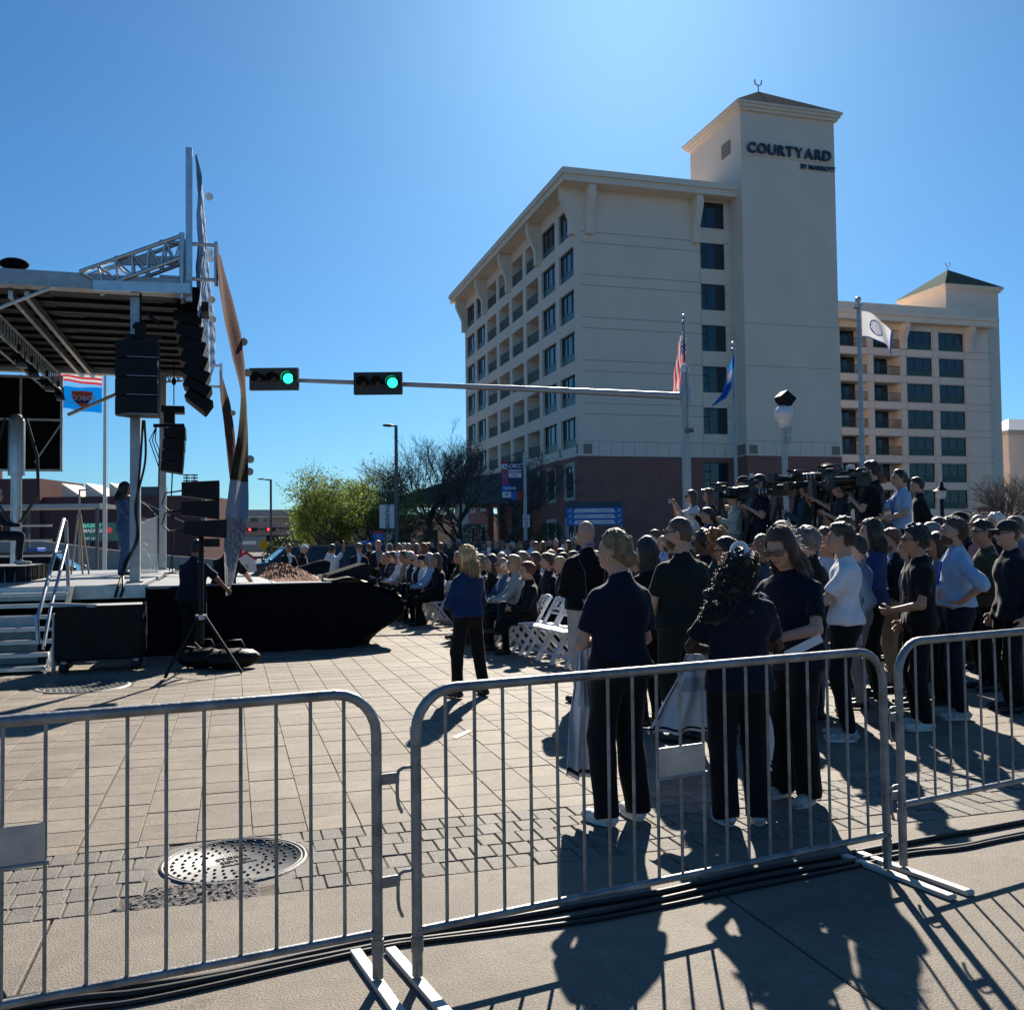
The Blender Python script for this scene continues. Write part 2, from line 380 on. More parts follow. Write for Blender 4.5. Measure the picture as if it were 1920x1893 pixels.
tag(mb.build('cobbles', 'cobble', band), kind='stuff')
# broken aggregate patch beside the manhole
pv = []; pf = []; nx_, ny_ = 60, 24
for j in range(ny_+1):
    for i in range(nx_+1):
        y = 4.50+.34*j/ny_; xl = -.60+(y-4.5)*.75; x = xl+(.14-xl)*i/nx_
        e = min(i, nx_-i, j*1.5, (ny_-j)*1.5)/5; ed = min(1, e)
        pv.append((x+random.uniform(-.006, .006), y+random.uniform(-.006, .006), -.012*(1-ed)+ed*random.uniform(-.006, .009)))
for j in range(ny_):
    for i in range(nx_): a = j*(nx_+1)+i; pf.append((a, a+1, a+nx_+2, a+nx_+1))
mb = MB(); mb.mesh(pv, pf); tag(mb.build('broken_concrete', 'aggregate', band), kind='stuff')
# plain concrete strip in front, cut in slabs
walk = struct(MB().face([(-14, -2.5, -.02), (40, -2.5, -.02), (40, CY0, -.02), (-14, CY0, -.02)]).build('pavement', 'joint'))
xs = [-14, -6.5, -3.6, -.74, 2.12, 4.98, 7.8, 14, 40]
for a, b in zip(xs[:-1], xs[1:]):
    MB().box(.005, b-a-.005, .005, CY0+2.5-.008, -.05, 0, 0, .006).build('concrete_slab', 'concrete', walk, (a, -2.5, 0))
# manhole cover
mh = empty('manhole_cover', (MHX, MHY, 0), .35, 'round cast iron manhole cover set in the cobble band', 'manhole cover')
MB().lathe([(0, -.004), (MHR-.03, -.004), (MHR-.028, .003), (MHR-.02, .003), (MHR-.018, -.012), (MHR-.014, -.012), (MHR-.012, .004), (MHR, .005), (MHR+.012, -.02)], n=56).build('cover_plate', 'iron', mh)
MB().lathe([(MHR+.0125, -.006), (MHR+.05, -.0035), (MHR+.085, -.008)], n=48).build('collar', 'cobble', mh)
st = MB()
for rr, n, sz in ((.30, 36, .011), (.25, 30, .011), (.20, 26, .009), (.155, 22, .009)):
    for k in range(n):
        a = 2*PI*k/n
        if rr > .28 and 25 < k < 33: continue
        st.sphere((rr*math.cos(a), rr*math.sin(a), -.003), (sz, sz*.75, .008), 6, 4)
tag(st.build('studs', 'iron_dark', mh), kind='stuff')
MB().lathe([(.001, -.003), (.026, -.003)], (-.05, -.17, 0), 10).build('pick_hole', 'iron_dark', mh)
for t, x, y, s_, r_ in (('STORM', 0, .045, .05, 0), ('SEWER', 0, -.01, .05, 0), ('CITY', .27, .12, .06, -1.0), ('OKLAHOMA', 0, -.06, .032, 0)):
    text(t, s_, 'iron_dark', mh, (x, y, -.0015), (0, 0, r_), .002)
gr = empty('street_drain_cover', (*GRATE, 0), .2, 'round patterned iron drain cover in the shade by the stairs', 'drain cover')
MB().lathe([(0, -.002), (.46, -.002), (.47, .004), (.5, .004), (.52, -.02)], n=40).build('cover_plate', 'iron', gr)
st = MB()
for i in range(-7, 8):
    for j in range(-7, 8):
        x, y = i*.06, j*.06
        if x*x+y*y < .18: st.box(x-.018, x+.018, y-.018, y+.018, -.003, .005)
tag(st.build('studs', 'iron', gr), kind='stuff')
tp = MB().obox((1.825, 7.745, .0035), (.095, .125, 0), (.02, -.016, 0), (0, 0, .0012)).build('tape_strip', 'tape_yellow')
tag(tp, 'short strip of pale yellow tape stuck on the paving', 'tape')

# ------------------------------------------------------------------ crowd barriers
mat('galv_dark', (.20, .215, .22), .45, metal=.7, var=.25, vs=20)
def barrier(p0, p1, label, zb=.19, zt=1.075, nb=19, plate=True, hook_start=True, zp=.61):
    p0, p1 = Vector((*p0, 0)), Vector((*p1, 0)); L = (p1-p0).length; rz = math.atan2(p1.y-p0.y, p1.x-p0.x)
    b = empty('crowd_barrier', p0, rz, label, 'barrier', 'steel crowd barriers across the front'); r = .155
    arc0 = [(r-r*math.cos(t), 0, zt-.02-r+r*math.sin(t)) for t in np.linspace(0, PI/2, 7)]
    arc1 = [(L-p[0], 0, p[2]) for p in arc0[::-1]]
    MB().tube([(0, 0, .03), (0, 0, zb-.07)]+arc0+arc1+[(L, 0, zb-.07), (L, 0, .03)], .0195, 10).build('frame', 'galv', b)
    MB().tube([(0, 0, zb), (L, 0, zb)], .0155, 8).build('bottom_rail', 'galv', b)
    for x in (0, L):
        MB().tube([(x, 0, zb-.075), (x, 0, zb-.02)], .0225, 10).tube([(x, -.025, zb), (x, .025, zb)], .008, 6).build('sleeve', 'galv', b)
        MB().box(x-.0225, x+.0225, -.36, .30, .004, .022, 0, .003).build('foot', 'foot_paint', b)
    st = L/(nb+1)
    for k in range(nb):
        x = st*(k+1); top = zt-.02
        if x < r: top = zt-.02-r+math.sqrt(max(0, r*r-(r-x)**2))
        if L-x < r: top = zt-.02-r+math.sqrt(max(0, r*r-(r-L+x)**2))
        MB().tube([(x, 0, zb), (x, 0, top)], .0068, 6).build('bar', 'galv', b)
    if plate:
        x0, x1 = st*9, st*11
        MB().box(x0, x1, -.011, -.006, zp, zp+.122).build('sign_plate', 'galv_plate', b)
        MB().tube([(x0-.01, -.008, zp-.004), (x1+.012, -.008, zp-.004)], .0075, 6).build('plate_rail', 'galv', b)
    for z in (.75, .38):
        if hook_start: MB().tube([(-.01, 0, z+.03), (-.05, 0, z+.03), (-.066, 0, z+.022), (-.072, 0, z), (-.072, 0, z-.07), (-.068, 0, z-.1), (-.055, 0, z-.13)], .0065, 6).build('hook', 'galv', b)
        MB().box(L+.015, L+.085, -.004, .004, z-.035, z+.005).build('hook_eye', 'galv', b)
    return b
barrier((-1.87, 3.14), (.505, 3.5), 'galvanised crowd barrier at the left, its left end out of frame', zp=.61)
barrier((.645, 3.475), (2.97, 3.885), 'galvanised crowd barrier in the middle, in front of the woman with a bun')
barrier((3.07, 3.90), (5.43, 4.40), 'galvanised crowd barrier at the right edge with notched bottom rail', zb=.315, zt=1.105, plate=False)
def cable(name, pts, r, label, m='rubber'):
    P = [Vector(p) for p in pts]; out = []
    for i in range(len(P)-1):
        p0, p1, p2, p3 = P[max(i-1, 0)], P[i], P[i+1], P[min(i+2, len(P)-1)]
        for t in np.linspace(0, 1, 7)[:-1]:
            out.append(.5*((2*p1)+(p2-p0)*t+(2*p0-5*p1+4*p2-p3)*t*t+(3*p1-p0-3*p2+p3)*t**3))
    out.append(P[-1]); return tag(MB().tube(out, r, 7).build(name, m), label, 'cable')
c1 = [(-2.2, 3.6), (-.78, 3.76), (-.43, 3.74), (-.07, 3.74), (.25, 3.81), (.58, 3.87), (.76, 3.87), (1.11, 3.91), (1.48, 3.95), (1.85, 3.99), (2.34, 4.09), (2.99, 4.17), (3.34, 4.22), (4.21, 4.33), (6, 4.6)]
c2 = [(-2.2, 3.55), (-.7, 3.70), (-.3, 3.69), (.2, 3.76), (.58, 3.82), (.75, 3.82), (1.08, 3.82), (1.44, 3.84), (1.82, 3.91), (2.29, 4.0), (2.92, 4.07), (3.26, 4.11), (3.57, 4.09), (4.04, 4.16), (6, 4.4)]
cable('power_cable', [(x, y, .014) for x, y in c1], .014, 'thick black cable behind the barrier feet, farthest of the three')
cable('power_cable', [(x, y, .013) for x, y in c2], .013, 'thick black cable under the barriers, between two others')
cable('power_cable', [(x, y-.045+.03*math.sin(x*2.1), .010) for x, y in c2], .010, 'thin black cable under the barriers, nearest the camera')
cable('power_cable', [(-.9, 3.35, .01), (-.82, 3.40, .16), (-.76, 3.42, .23), (-.70, 3.45, .16), (-.69, 3.46, .01)], .008, 'black cable looping up at the bottom left corner')
# ------------------------------------------------------------------ hotel
mat('stucco', (.95, .77, .62), .9, var=.05, vs=.35, bump=.15, bs=40)
mat('stucco_light', (.95, .79, .63), .9, var=.05, vs=.5)
mat('reveal_shade', (.40, .32, .25), .9)  # darker stucco tone, paints the shade inside the wall grooves
mat('stone_trim', (.60, .54, .46), .85, var=.1, vs=3)
mat('frame_green', (.035, .075, .075), .45)
mat('spandrel_green', (.03, .085, .08), .4, var=.1, vs=1)
mat('rail_green', (.03, .07, .07), .4)
mat('door_glass', (.02, .03, .035), .06, spec=.6)
mat('glass', (.015, .035, .055), .05, spec=.9, alpha=.86)
mat('curtain', (.62, .60, .56), .9, var=.12, vs=3, stretch=(4, 4, .2))
mat('room_dark', (.05, .05, .05), .9)  # dark colour stands for the gloom of unlit rooms
mat('roof_green', (.02, .07, .06), .95, var=.15, vs=1., spec=.05)
mat('roof_flat', (.50, .46, .43), .8, var=.08, vs=.6)
mat('roof_white', (.72, .72, .70), .5)
mat('letter_blue', (.045, .075, .13), .4)
mat('vent', (.30, .24, .19), .8)
def brick_mat(name, c1, c2, mo, sc_=1., bw=.21, rh=.07):
    m = bpy.data.materials.new(name); m.use_nodes = True; n = m.node_tree; b = n.nodes['Principled BSDF']; L = n.links.new
    tc = n.nodes.new('ShaderNodeTexCoord'); sp = n.nodes.new('ShaderNodeSeparateXYZ'); L(tc.outputs['Object'], sp.inputs[0])
    ad = n.nodes.new('ShaderNodeMath'); L(sp.outputs[0], ad.inputs[0]); L(sp.outputs[1], ad.inputs[1]); cb = n.nodes.new('ShaderNodeCombineXYZ'); L(ad.outputs[0], cb.inputs[0]); L(sp.outputs[2], cb.inputs[1])
    br = n.nodes.new('ShaderNodeTexBrick'); br.inputs['Scale'].default_value = sc_; br.inputs['Brick Width'].default_value = bw; br.inputs['Row Height'].default_value = rh; br.inputs['Mortar Size'].default_value = .006
    br.inputs['Color1'].default_value = (*c1, 1); br.inputs['Color2'].default_value = (*c2, 1); br.inputs['Mortar'].default_value = (*mo, 1); L(cb.outputs[0], br.inputs['Vector'])
    nz = n.nodes.new('ShaderNodeTexNoise'); nz.inputs['Scale'].default_value = .6; L(tc.outputs['Object'], nz.inputs[0])
    mr = n.nodes.new('ShaderNodeMapRange'); mr.inputs[3].default_value = .8; mr.inputs[4].default_value = 1.2; L(nz.outputs[0], mr.inputs[0])
    mx = n.nodes.new('ShaderNodeVectorMath'); mx.operation = 'SCALE'; L(br.outputs[0], mx.inputs[0]); L(mr.outputs[0], mx.inputs['Scale'])
    L(mx.outputs[0], b.inputs['Base Color']); b.inputs['Roughness'].default_value = .9; M[name] = m
brick_mat('brick', (.36, .135, .10), (.27, .10, .085), (.30, .22, .18))
RT = [24.1-2.87*k for k in range(6)]; OH = 2.0
def window_mesh(w, h=OH, sp=.58, n=3):
    """3-light window, frame and green spandrel; local: x 0..w along wall, y out (negative), z 0..h; returns meshes"""
    f = MB(); t = .06
    f.box(0, w, -.04, .06, 0, sp, 1)
    for z0, z1 in ((sp, sp+t), (h-t, h)): f.box(0, w, -.06, .06, z0+.001, z1-.001)
    for k in range(n+1):
        x = (w-t)*k/n; f.box(x, x+t, -.055, .055, sp+t, h-t)
    p = MB().box(0, (w-t)/n-t-.004, -.005, .005, 0, h-sp-2*t-.004)
    return f.me('window', ['frame_green', 'spandrel_green']), p.me('pane', 'glass'), [( (w-t)*k/n+t+.002, 0, sp+t+.002) for k in range(n)]
def place_window(parent, ms, loc, rz, curt=True):
    f, p, offs = ms; o = link('window', f, parent, loc, (0, 0, rz))
    for q in offs: link('pane', p, o, q)
    return o
def rail_mesh(w, h=.95):
    r = MB(); r.box(0, w, -.03, .03, h-.06, h); r.box(0, w, -.02, .02, .06, .1)
    n = int(w/.14)
    for k in range(n+1): x = w*k/n; r.box(max(0, x-.012), min(w, x+.012), -.012, .012, .1, h-.06)
    return r.me('railing', 'rail_green')
H1 = empty('hotel_building', (22, 59.03, 0), 0, 'tall cream hotel with balconies on its left side and a corner tower', 'building')
HX, HY, HL = 11.4, 31.3, 59.03     # front width up to tower, depth
bays = [(.32+3.9*k, .32+3.9*k+3.1) for k in range(8)]
wl = MB()
zb = 7.1
# left-side lattice: piers and floor bands, 1.9 m deep so that balconies are real recesses
ys = [0]+[v for b in bays for v in b]+[HY]
for k in range(0, len(ys), 2): wl.box(0, 1.9, ys[k], ys[k+1], zb, 25.6)
zs = [25.0]+[v for t in RT for v in (t, t-OH)]
for y0, y1 in bays:
    wl.box(.003, 1.9, y0, y1, RT[0], 25.6)
    for k in range(6):
        zlo = RT[k+1] if k < 5 else zb
        wl.box(.003, 1.9, y0, y1, zlo, RT[k]-OH)
wl.box(1.9, HX+1, .46, HY, zb, 25.6)          # core behind
# front face with one window column
wx0, wx1 = 9.2, 11.05
wl.box(0.002, wx0, -.002, .45, zb, 25.6); wl.box(wx1, HX, -.002, .45, zb, 25.6)
fz = [(24.9-2.87*k, 24.9-2.87*k-1.82) for k in range(6)]
prev = 25.6
for a, b in fz: wl.box(wx0, wx1, 0, .45, a, prev); prev = b
wl.box(wx0, wx1, 0, .45, zb, prev)
wl.build('wall', 'stucco', H1)
rv = MB()  # raised dark strips, groove shade put in as colour
for k in range(6):
    for z in (RT[k]-OH-.0, RT[k]-OH-.72):
        if z < 8: continue
        rv.box(.35, wx0-.002, -.006, -.003, z-.02, z+.02); rv.box(wx1, HX-.01, -.006, -.003, z-.02, z+.02)
for x in np.arange(.6, 11, .85): rv.box(x, x+.025, -.006, -.0035, 7.15, 8.05)
rv.box(.35, HX, -.006, -.0033, 8.06, 8.09); rv.box(wx0-.06, wx0-.03, -.006, -.0034, 8.1, 25)
for k in range(6):
    for i in range(9): y = 0.0 if i == 0 else bays[i-1][1]
rv.build('reveal_shade_lines', 'reveal_shade', H1)
WM = window_mesh(3.1); RM = rail_mesh(3.06); DM = window_mesh(2.2, 2.0, .12, 3)
for k, t in enumerate(RT):
    for i, (y0, y1) in enumerate(bays):
        if i in (0, 1, 6, 7):
            place_window(H1, WM, (.22, y1, t-OH), -PI/2)
            MB().box(.8, .84, y0+.02, y1-.02, t-OH, t).build('curtain', 'curtain' if (i*7+k*3) % 4 else 'room_dark', H1)  # some sheets are no curtain but painted room darkness
        else:
            link('railing', RM, H1, (.12, y1-.02, t-OH), (0, 0, -PI/2))
            place_window(H1, DM, (1.86, y0+2.4, t-OH), -PI/2)
            MB().lathe([(0, .06), (.09, .05), (.1, 0), (0, 0)], (1.84, y0+2.7, t-.35), 8).build('balcony_lamp', 'black', H1)
# front column: casement with three small lights and a wide pane
cf = MB(); w_, h_ = 1.85, 1.82
for x0, x1, z0, z1 in ((0, w_, 0, .05), (0, w_, h_-.05, h_), (0, .05, .05, h_-.05), (w_-.05, w_, .05, h_-.05), (.45, .5, .05, h_-.05), (.05, .45, .58, .62), (.05, .45, 1.18, 1.22)): cf.box(x0, x1, -.03, .05, z0, z1)
cfm = cf.me('window', 'frame_green'); pbig = MB().box(0, 1.28, -.004, .004, 0, 1.7).me('pane', 'glass'); psm = MB().box(0, .38, -.004, .004, 0, .5).me('pane', 'glass')
def casement(parent, x, y, z):
    o = link('window', cfm, parent, (x, y, z)); link('pane', pbig, o, (.51, 0, .06))
    for q in (.06, .64, 1.24): link('pane', psm, o, (.06, 0, q))
    MB().box(.9, 1.75, .25, .29, .05, 1.75).build('curtain', 'curtain', o); MB().box(.06, .5, .3, .33, .05, 1.75).build('curtain', 'curtain', o)
for a, b in fz: casement(H1, wx0, .1, b)
casement(H1, wx0, .1, 4.95)
# brick storeys
bk = MB(); bk.box(0, wx0, 0, .45, 0, zb); bk.box(wx1, HX, 0, .45, 0, zb)
bk.box(wx0, wx1, .001, .45, 6.77, zb); bk.box(wx0, wx1, .001, .45, 0, 4.95)
sw = [(.75, 2.85), (4.65, 6.75), (24.0, 25.9), (27.9, 29.8)]
edges = [.45]+[v for s in sw for v in s]
def bw(y0, y1): bk.box(.002, .5, y0, y1, 0, zb)
bw(.45, .75); bw(2.85, 4.65); bw(6.75, 8.2); bw(23.3, 24.0); bw(25.9, 27.9); bw(29.8, HY)
for y0, y1 in sw:
    bk.box(.004, .5, y0, y1, 6.75, zb); bk.box(.004, .5, y0, y1, 3.05, 4.2); bk.box(.004, .5, y0, y1, 0, .8)
bk.box(3.2, 3.6, 8.2, 23.3, 0, zb-.9); bk.box(.5, HX+1, .46, HY-.01, 0, .1)
for y in (8.2, 12, 15.8, 19.6): bk.box(.003, .55, y, y+.7, 0, zb-.9)
bk.build('brick_base', 'brick', H1)
MB().box(.003, 3.6, 8.2, 23.3, zb-.9, zb).build('lintel_band', 'stucco', H1)
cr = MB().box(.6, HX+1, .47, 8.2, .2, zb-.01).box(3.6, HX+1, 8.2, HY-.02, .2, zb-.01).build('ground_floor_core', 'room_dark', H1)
GW = window_mesh(1.6, 2.1, .5, 2)
for y0, y1 in sw:
    for z0, z1 in ((4.2, 6.75), (.8, 3.05)):
        t = MB(); t.box(-.03, .2, y0, y0+.25, z0, z1); t.box(-.03, .2, y1-.25, y1, z0, z1); t.box(-.032, .2, y0+.25, y1-.25, z1-.25, z1); t.box(-.05, .2, y0+.25, y1-.25, z0, z0+.22)
        t.build('window_surround', 'stone_trim', H1); place_window(H1, GW, (.12, y1-.25, z0+.2), -PI/2)
for (x, y) in ((.06, -.02), (.45, -.03)): pass
MB().box(.35, .95, -.03, .02, 7.25, 7.9).build('vent', 'vent', H1)
for y in (.1, 3.55, 7.45): MB().box(-.02, .03, y, y+.28, 7.25, 7.9).build('vent', 'vent', H1)
# eaves, roof, brackets
o = 1.18
ev = MB(); ev.box(-o, HX, -o, .0, 25.0, 25.42); ev.box(-o, 0, 0, HY+o, 25.0, 25.42); ev.box(0, HX, 0, HY+o, 25.61, 25.7)
ev.box(-o-.14, HX, -o-.14, .05, 25.42, 25.82); ev.box(-o-.14, .05, .05, HY+o+.14, 25.42, 25.82)
ev.build('eave', 'stucco_light', H1)
rf = MB(); a, b = -o+.25, 1.6; zt_ = 26.45
rf.mesh([(a, a, 25.83), (HX, a, 25.83), (HX, b, zt_), (b, b, zt_), (a, HY+o-.3, 25.83), (b, HY-1.5, zt_), (HX, HY-1.5, zt_)], [(0, 1, 2, 3), (0, 3, 5, 4), (3, 2, 6, 5)])
rf.box(b, HX, b, HY-1.5, 25.8, zt_-.01)
rf.build('roof', 'roof_flat', H1)
br_prof = [(0, 21.9), (.38, 21.9), (.38, 22.95), (.98, 24.3), (.98, 24.998), (0, 24.998)]
bl = MB().prism([(-d, 0, z) for d, z in br_prof], (0, -.25, 0), (0, .25, 0)).me('bracket', 'stucco_light')
bf = MB().prism([(0, -d, z) for d, z in br_prof], (-.25, 0, 0), (.25, 0, 0)).me('bracket', 'stucco_light')
for y in (.27, 7.72, 15.52, 23.32, HY-.27): link('bracket', bl, H1, (-.004, y, 0))
for x in (.9, 8.75): link('bracket', bf, H1, (x, -.005, 0))
# corner tower
def finial(parent, x, y, z):
    MB().tube([(x, y, z-.1), (x, y, z+.45)], .04, 6).tube([(x-.28, y, z+.9), (x-.26, y, z+.62), (x, y, z+.45), (x+.26, y, z+.62), (x+.28, y, z+.9)], .05, 6).build('finial', 'alu_dull', parent)
def tower(parent, x0, x1, y0, y1, zt, bz, roofm2=None):
    MB().box(x0, x1, y0, y1, bz, zt).build('tower_wall', 'stucco', parent)
    e = MB()
    for o_, z0, z1 in ((.2, zt, zt+.2), (.34, zt+.2, zt+.4), (.46, zt+.4, zt+.55)): e.box(x0-o_, x1+o_, y0-o_, y1+o_, z0, z1)
    e.build('tower_eave', 'stucco_light', parent)
    a = .45; cx_, cy_ = (x0+x1)/2, (y0+y1)/2; zz = zt+.556
    MB().mesh([(x0-a, y0-a, zz), (x1+a, y0-a, zz), (x1+a, y1+a, zz), (x0-a, y1+a, zz), (cx_, cy_, zz+2.9)], [(0, 1, 4), (1, 2, 4), (2, 3, 4), (3, 0, 4)]).build('tower_roof', 'roof_green', parent)
    finial(parent, cx_, cy_, zz+2.85)
tx0, tx1, ty0, ty1 = 11.402, 18.8, -1.9, 5.5
tower(H1, tx0, tx1, ty0, ty1, 30.75, zb)
MB().box(tx0, tx1, ty0+.002, ty1, 0, zb).build('tower_brick_base', 'brick', H1)
rv = MB()  # tower groove shade drawn as dark strips on the face
for x in np.arange(tx0+.3, tx1-.2, .95): rv.box(x, x+.025, ty0-.004, ty0-.002, 7.15, 8.05)
for z in (8.07, 13.2, 16.1): rv.box(tx0+.02, tx1-.02, ty0-.004, ty0-.0025, z, z+.03)
rv.build('reveal_shade_lines', 'reveal_shade', H1)
for x in (tx0+.15, tx1-.8): MB().box(x-.1, x+.75, ty0-.03, ty0+.01, 7.12, 7.95).build('vent_frame', 'stucco_light', H1); MB().box(x, x+.62, ty0-.05, ty0-.031, 7.22, 7.82).build('vent', 'vent', H1)
MB().box(tx0-.05, tx0-.003, ty0+1.4, ty0+2.6, 28.3, 29.3).build('louvre', 'vent', H1)
MB().box(tx0-.06, tx0-.003, ty0+.2, ty0+1.3, 7.2, 7.9).build('louvre', 'vent', H1)
# sign letters on the tower
word = 'COURTYARD'; ms = [text_mesh(c, 1.0, .09, .016) for c in word]
wds = [max(v.co.x for v in m_.vertices)-min(v.co.x for v in m_.vertices) for m_ in ms]
tot = 6.55; gp = (tot-sum(wds)*.97)/(len(word)-1); x = tx0+.42
for m_, w_ in zip(ms, wds):
    for v in m_.vertices: v.co.x = (v.co.x)*.97
    m_.materials.clear(); m_.materials.append(M['letter_blue'])
    link('letter', m_, H1, (x+w_*.97/2, ty0-.16, 28.15), (PI/2, 0, 0)); x += w_*.97+gp
MB().box(tx0+.35, tx1-.3, ty0-.07, ty0-.01, 27.70, 27.86).build('sign_raceway', 'stucco_light', H1)
text('BY MARRIOTT', .44, 'letter_blue', H1, (tx1-1.42, ty0-.1, 27.28), (PI/2, 0, 0), .04, .012)

# second wing, seen past the tower
H2 = empty('hotel_building', (40, 86, 0), 0, 'cream hotel wing with dark window bands and its own tower, far right', 'building')
b2 = [(21.5-4.13*2, 'b'), (21.5-4.13, 'b'), (21.5, 'b'), (25.65, 'b'), (29.8, 'w'), (34.0, 'w')]; BW = 3.35
R2 = [23.65-2.87*k for k in range(7)]; X1 = 40.6
wl = MB(); ed = [8]+[v for s, _ in b2 for v in (s, s+BW)]+[X1]
for k in range(0, len(ed), 2): wl.box(ed[k], ed[k+1], 0, 1.7, 3.3, 25.4)
for s, _ in b2:
    wl.box(s, s+BW, .003, 1.7, R2[0], 25.4)
    for k in range(7): wl.box(s, s+BW, .003, 1.7, R2[k+1] if k < 6 else 3.3, R2[k]-2.0)
wl.box(8, X1, 1.7, 14, 3.3, 25.4)
wl.build('wall', 'stucco', H2)
rv = MB()  # dark strips standing for shaded grooves on the wing
for k in range(7):
    for z in (R2[k]-2.0-.03, R2[k]-2.0-.8): rv.box(21, 41, -.006, -.003, z-.02, z+.02)
for s, _ in b2[2:]:
    for x in (s-.06, s+BW+.04): rv.box(x, x+.03, -.006, -.0035, 4.5, 24)
rv.build('reveal_shade_lines', 'reveal_shade', H2)
W2 = window_mesh(BW, 2.0, .62, 3); R2m = rail_mesh(BW-.04); D2 = window_mesh(2.9, 2.0, .1, 4)
for k, t in enumerate(R2):
    for s, kd in b2:
        if s < 20: continue
        if kd == 'w':
            place_window(H2, W2, (s, .2, t-2.0), 0); MB().box(s+.03, s+BW-.03, .7, .74, t-1.98, t-.02).build('curtain', 'curtain' if (k+int(s)) % 3 else 'room_dark', H2)  # room_dark sheets paint an unlit room behind the glass
        else:
            link('railing', R2m, H2, (s+.02, .12, t-2.0)); place_window(H2, D2, (s, 1.66, t-2.0), 0)
MB().box(8, X1, -.02, 1.7, 0, 3.29).build('brick_base', 'brick', H2)
ev = MB(); ev.box(8, 40.9, -1.1, .0, 24.3, 24.9); ev.box(8, 41.05, -1.25, .05, 24.9, 25.3); ev.box(8, 39, -.3, 12, 25.42, 26.3); ev.build('eave', 'stucco_light', H2)
for x in (29.35, 37.9): MB().prism([(0, -d, z) for d, z in [(0, 21.6), (.38, 21.6), (.38, 22.6), (.95, 23.8), (.95, 24.298), (0, 24.298)]], (x-.3, -.004, 0), (x+.3, -.004, 0)).build('bracket', 'stucco_light', H2)
tower(H2, 36.9, 44.1, 2.0, 9.4, 29.1, 0)
MB().box(38.6, 41, -.3, 1.99, 0, 4.6).build('annex', 'brick', H2); MB().box(38.5, 41.1, -.4, 1.99, 4.6, 5.6).build('annex_parapet', 'stucco_light', H2)
MB().box(39.6, 40.3, -.45, -.401, 4.75, 5.4).build('vent', 'vent', H2)
H3 = empty('low_building', (96.5, 100, 0), 0, 'low cream building with white metal hip roof at the right edge', 'building')
MB().box(0, 16, 0, 6, 0, 14.6).build('wall', 'stucco', H3)
MB().box(-.4, 16.5, -.4, 6.4, 14.6, 15.0).build('eave', 'stone_trim', H3)
MB().mesh([(-.5, -.5, 15.01), (16.6, -.5, 15.01), (16.6, 6.5, 15.01), (-.5, 6.5, 15.01), (3, 3, 16.9), (13, 3, 16.9)], [(0, 1, 5, 4), (1, 2, 5), (2, 3, 4, 5), (3, 0, 4)]).build('roof', 'roof_white', H3)
MB().box(.1, .6, -.06, -.003, 2, 11).box(0.6, 16, -.06, -.003, 7.6, 7.9).build('pilaster', 'stucco_light', H3)
# ------------------------------------------------------------------ trees
def leaf_mat(name, c1, c2, tr=.5):
    m = bpy.data.materials.new(name); m.use_nodes = True; n = m.node_tree; b = n.nodes['Principled BSDF']; L = n.links.new; out = n.nodes['Material Output']
    g_ = n.nodes.new('ShaderNodeNewGeometry'); rp = n.nodes.new('ShaderNodeValToRGB'); rp.color_ramp.elements[0].color = (*c1, 1); rp.color_ramp.elements[1].color = (*c2, 1); L(g_.outputs['Random Per Island'], rp.inputs[0])
    L(rp.outputs[0], b.inputs['Base Color']); b.inputs['Roughness'].default_value = .6
    t = n.nodes.new('ShaderNodeBsdfTranslucent'); L(rp.outputs[0], t.inputs[0]); mx = n.nodes.new('ShaderNodeMixShader'); mx.inputs[0].default_value = tr
    L(b.outputs[0], mx.inputs[1]); L(t.outputs[0], mx.inputs[2]); L(mx.outputs[0], out.inputs[0]); M[name] = m
leaf_mat('leaf_spring', (.17, .27, .04), (.38, .46, .09), .55); leaf_mat('leaf_dark', (.035, .06, .02), (.08, .12, .035), .3)
leaf_mat('leaf_bronze', (.12, .06, .03), (.22, .12, .05), .4)
mat('bark', (.085, .07, .06), .95, var=.4, vs=4, bump=.6, bs=25); mat('twig', (.15, .13, .115), .95)
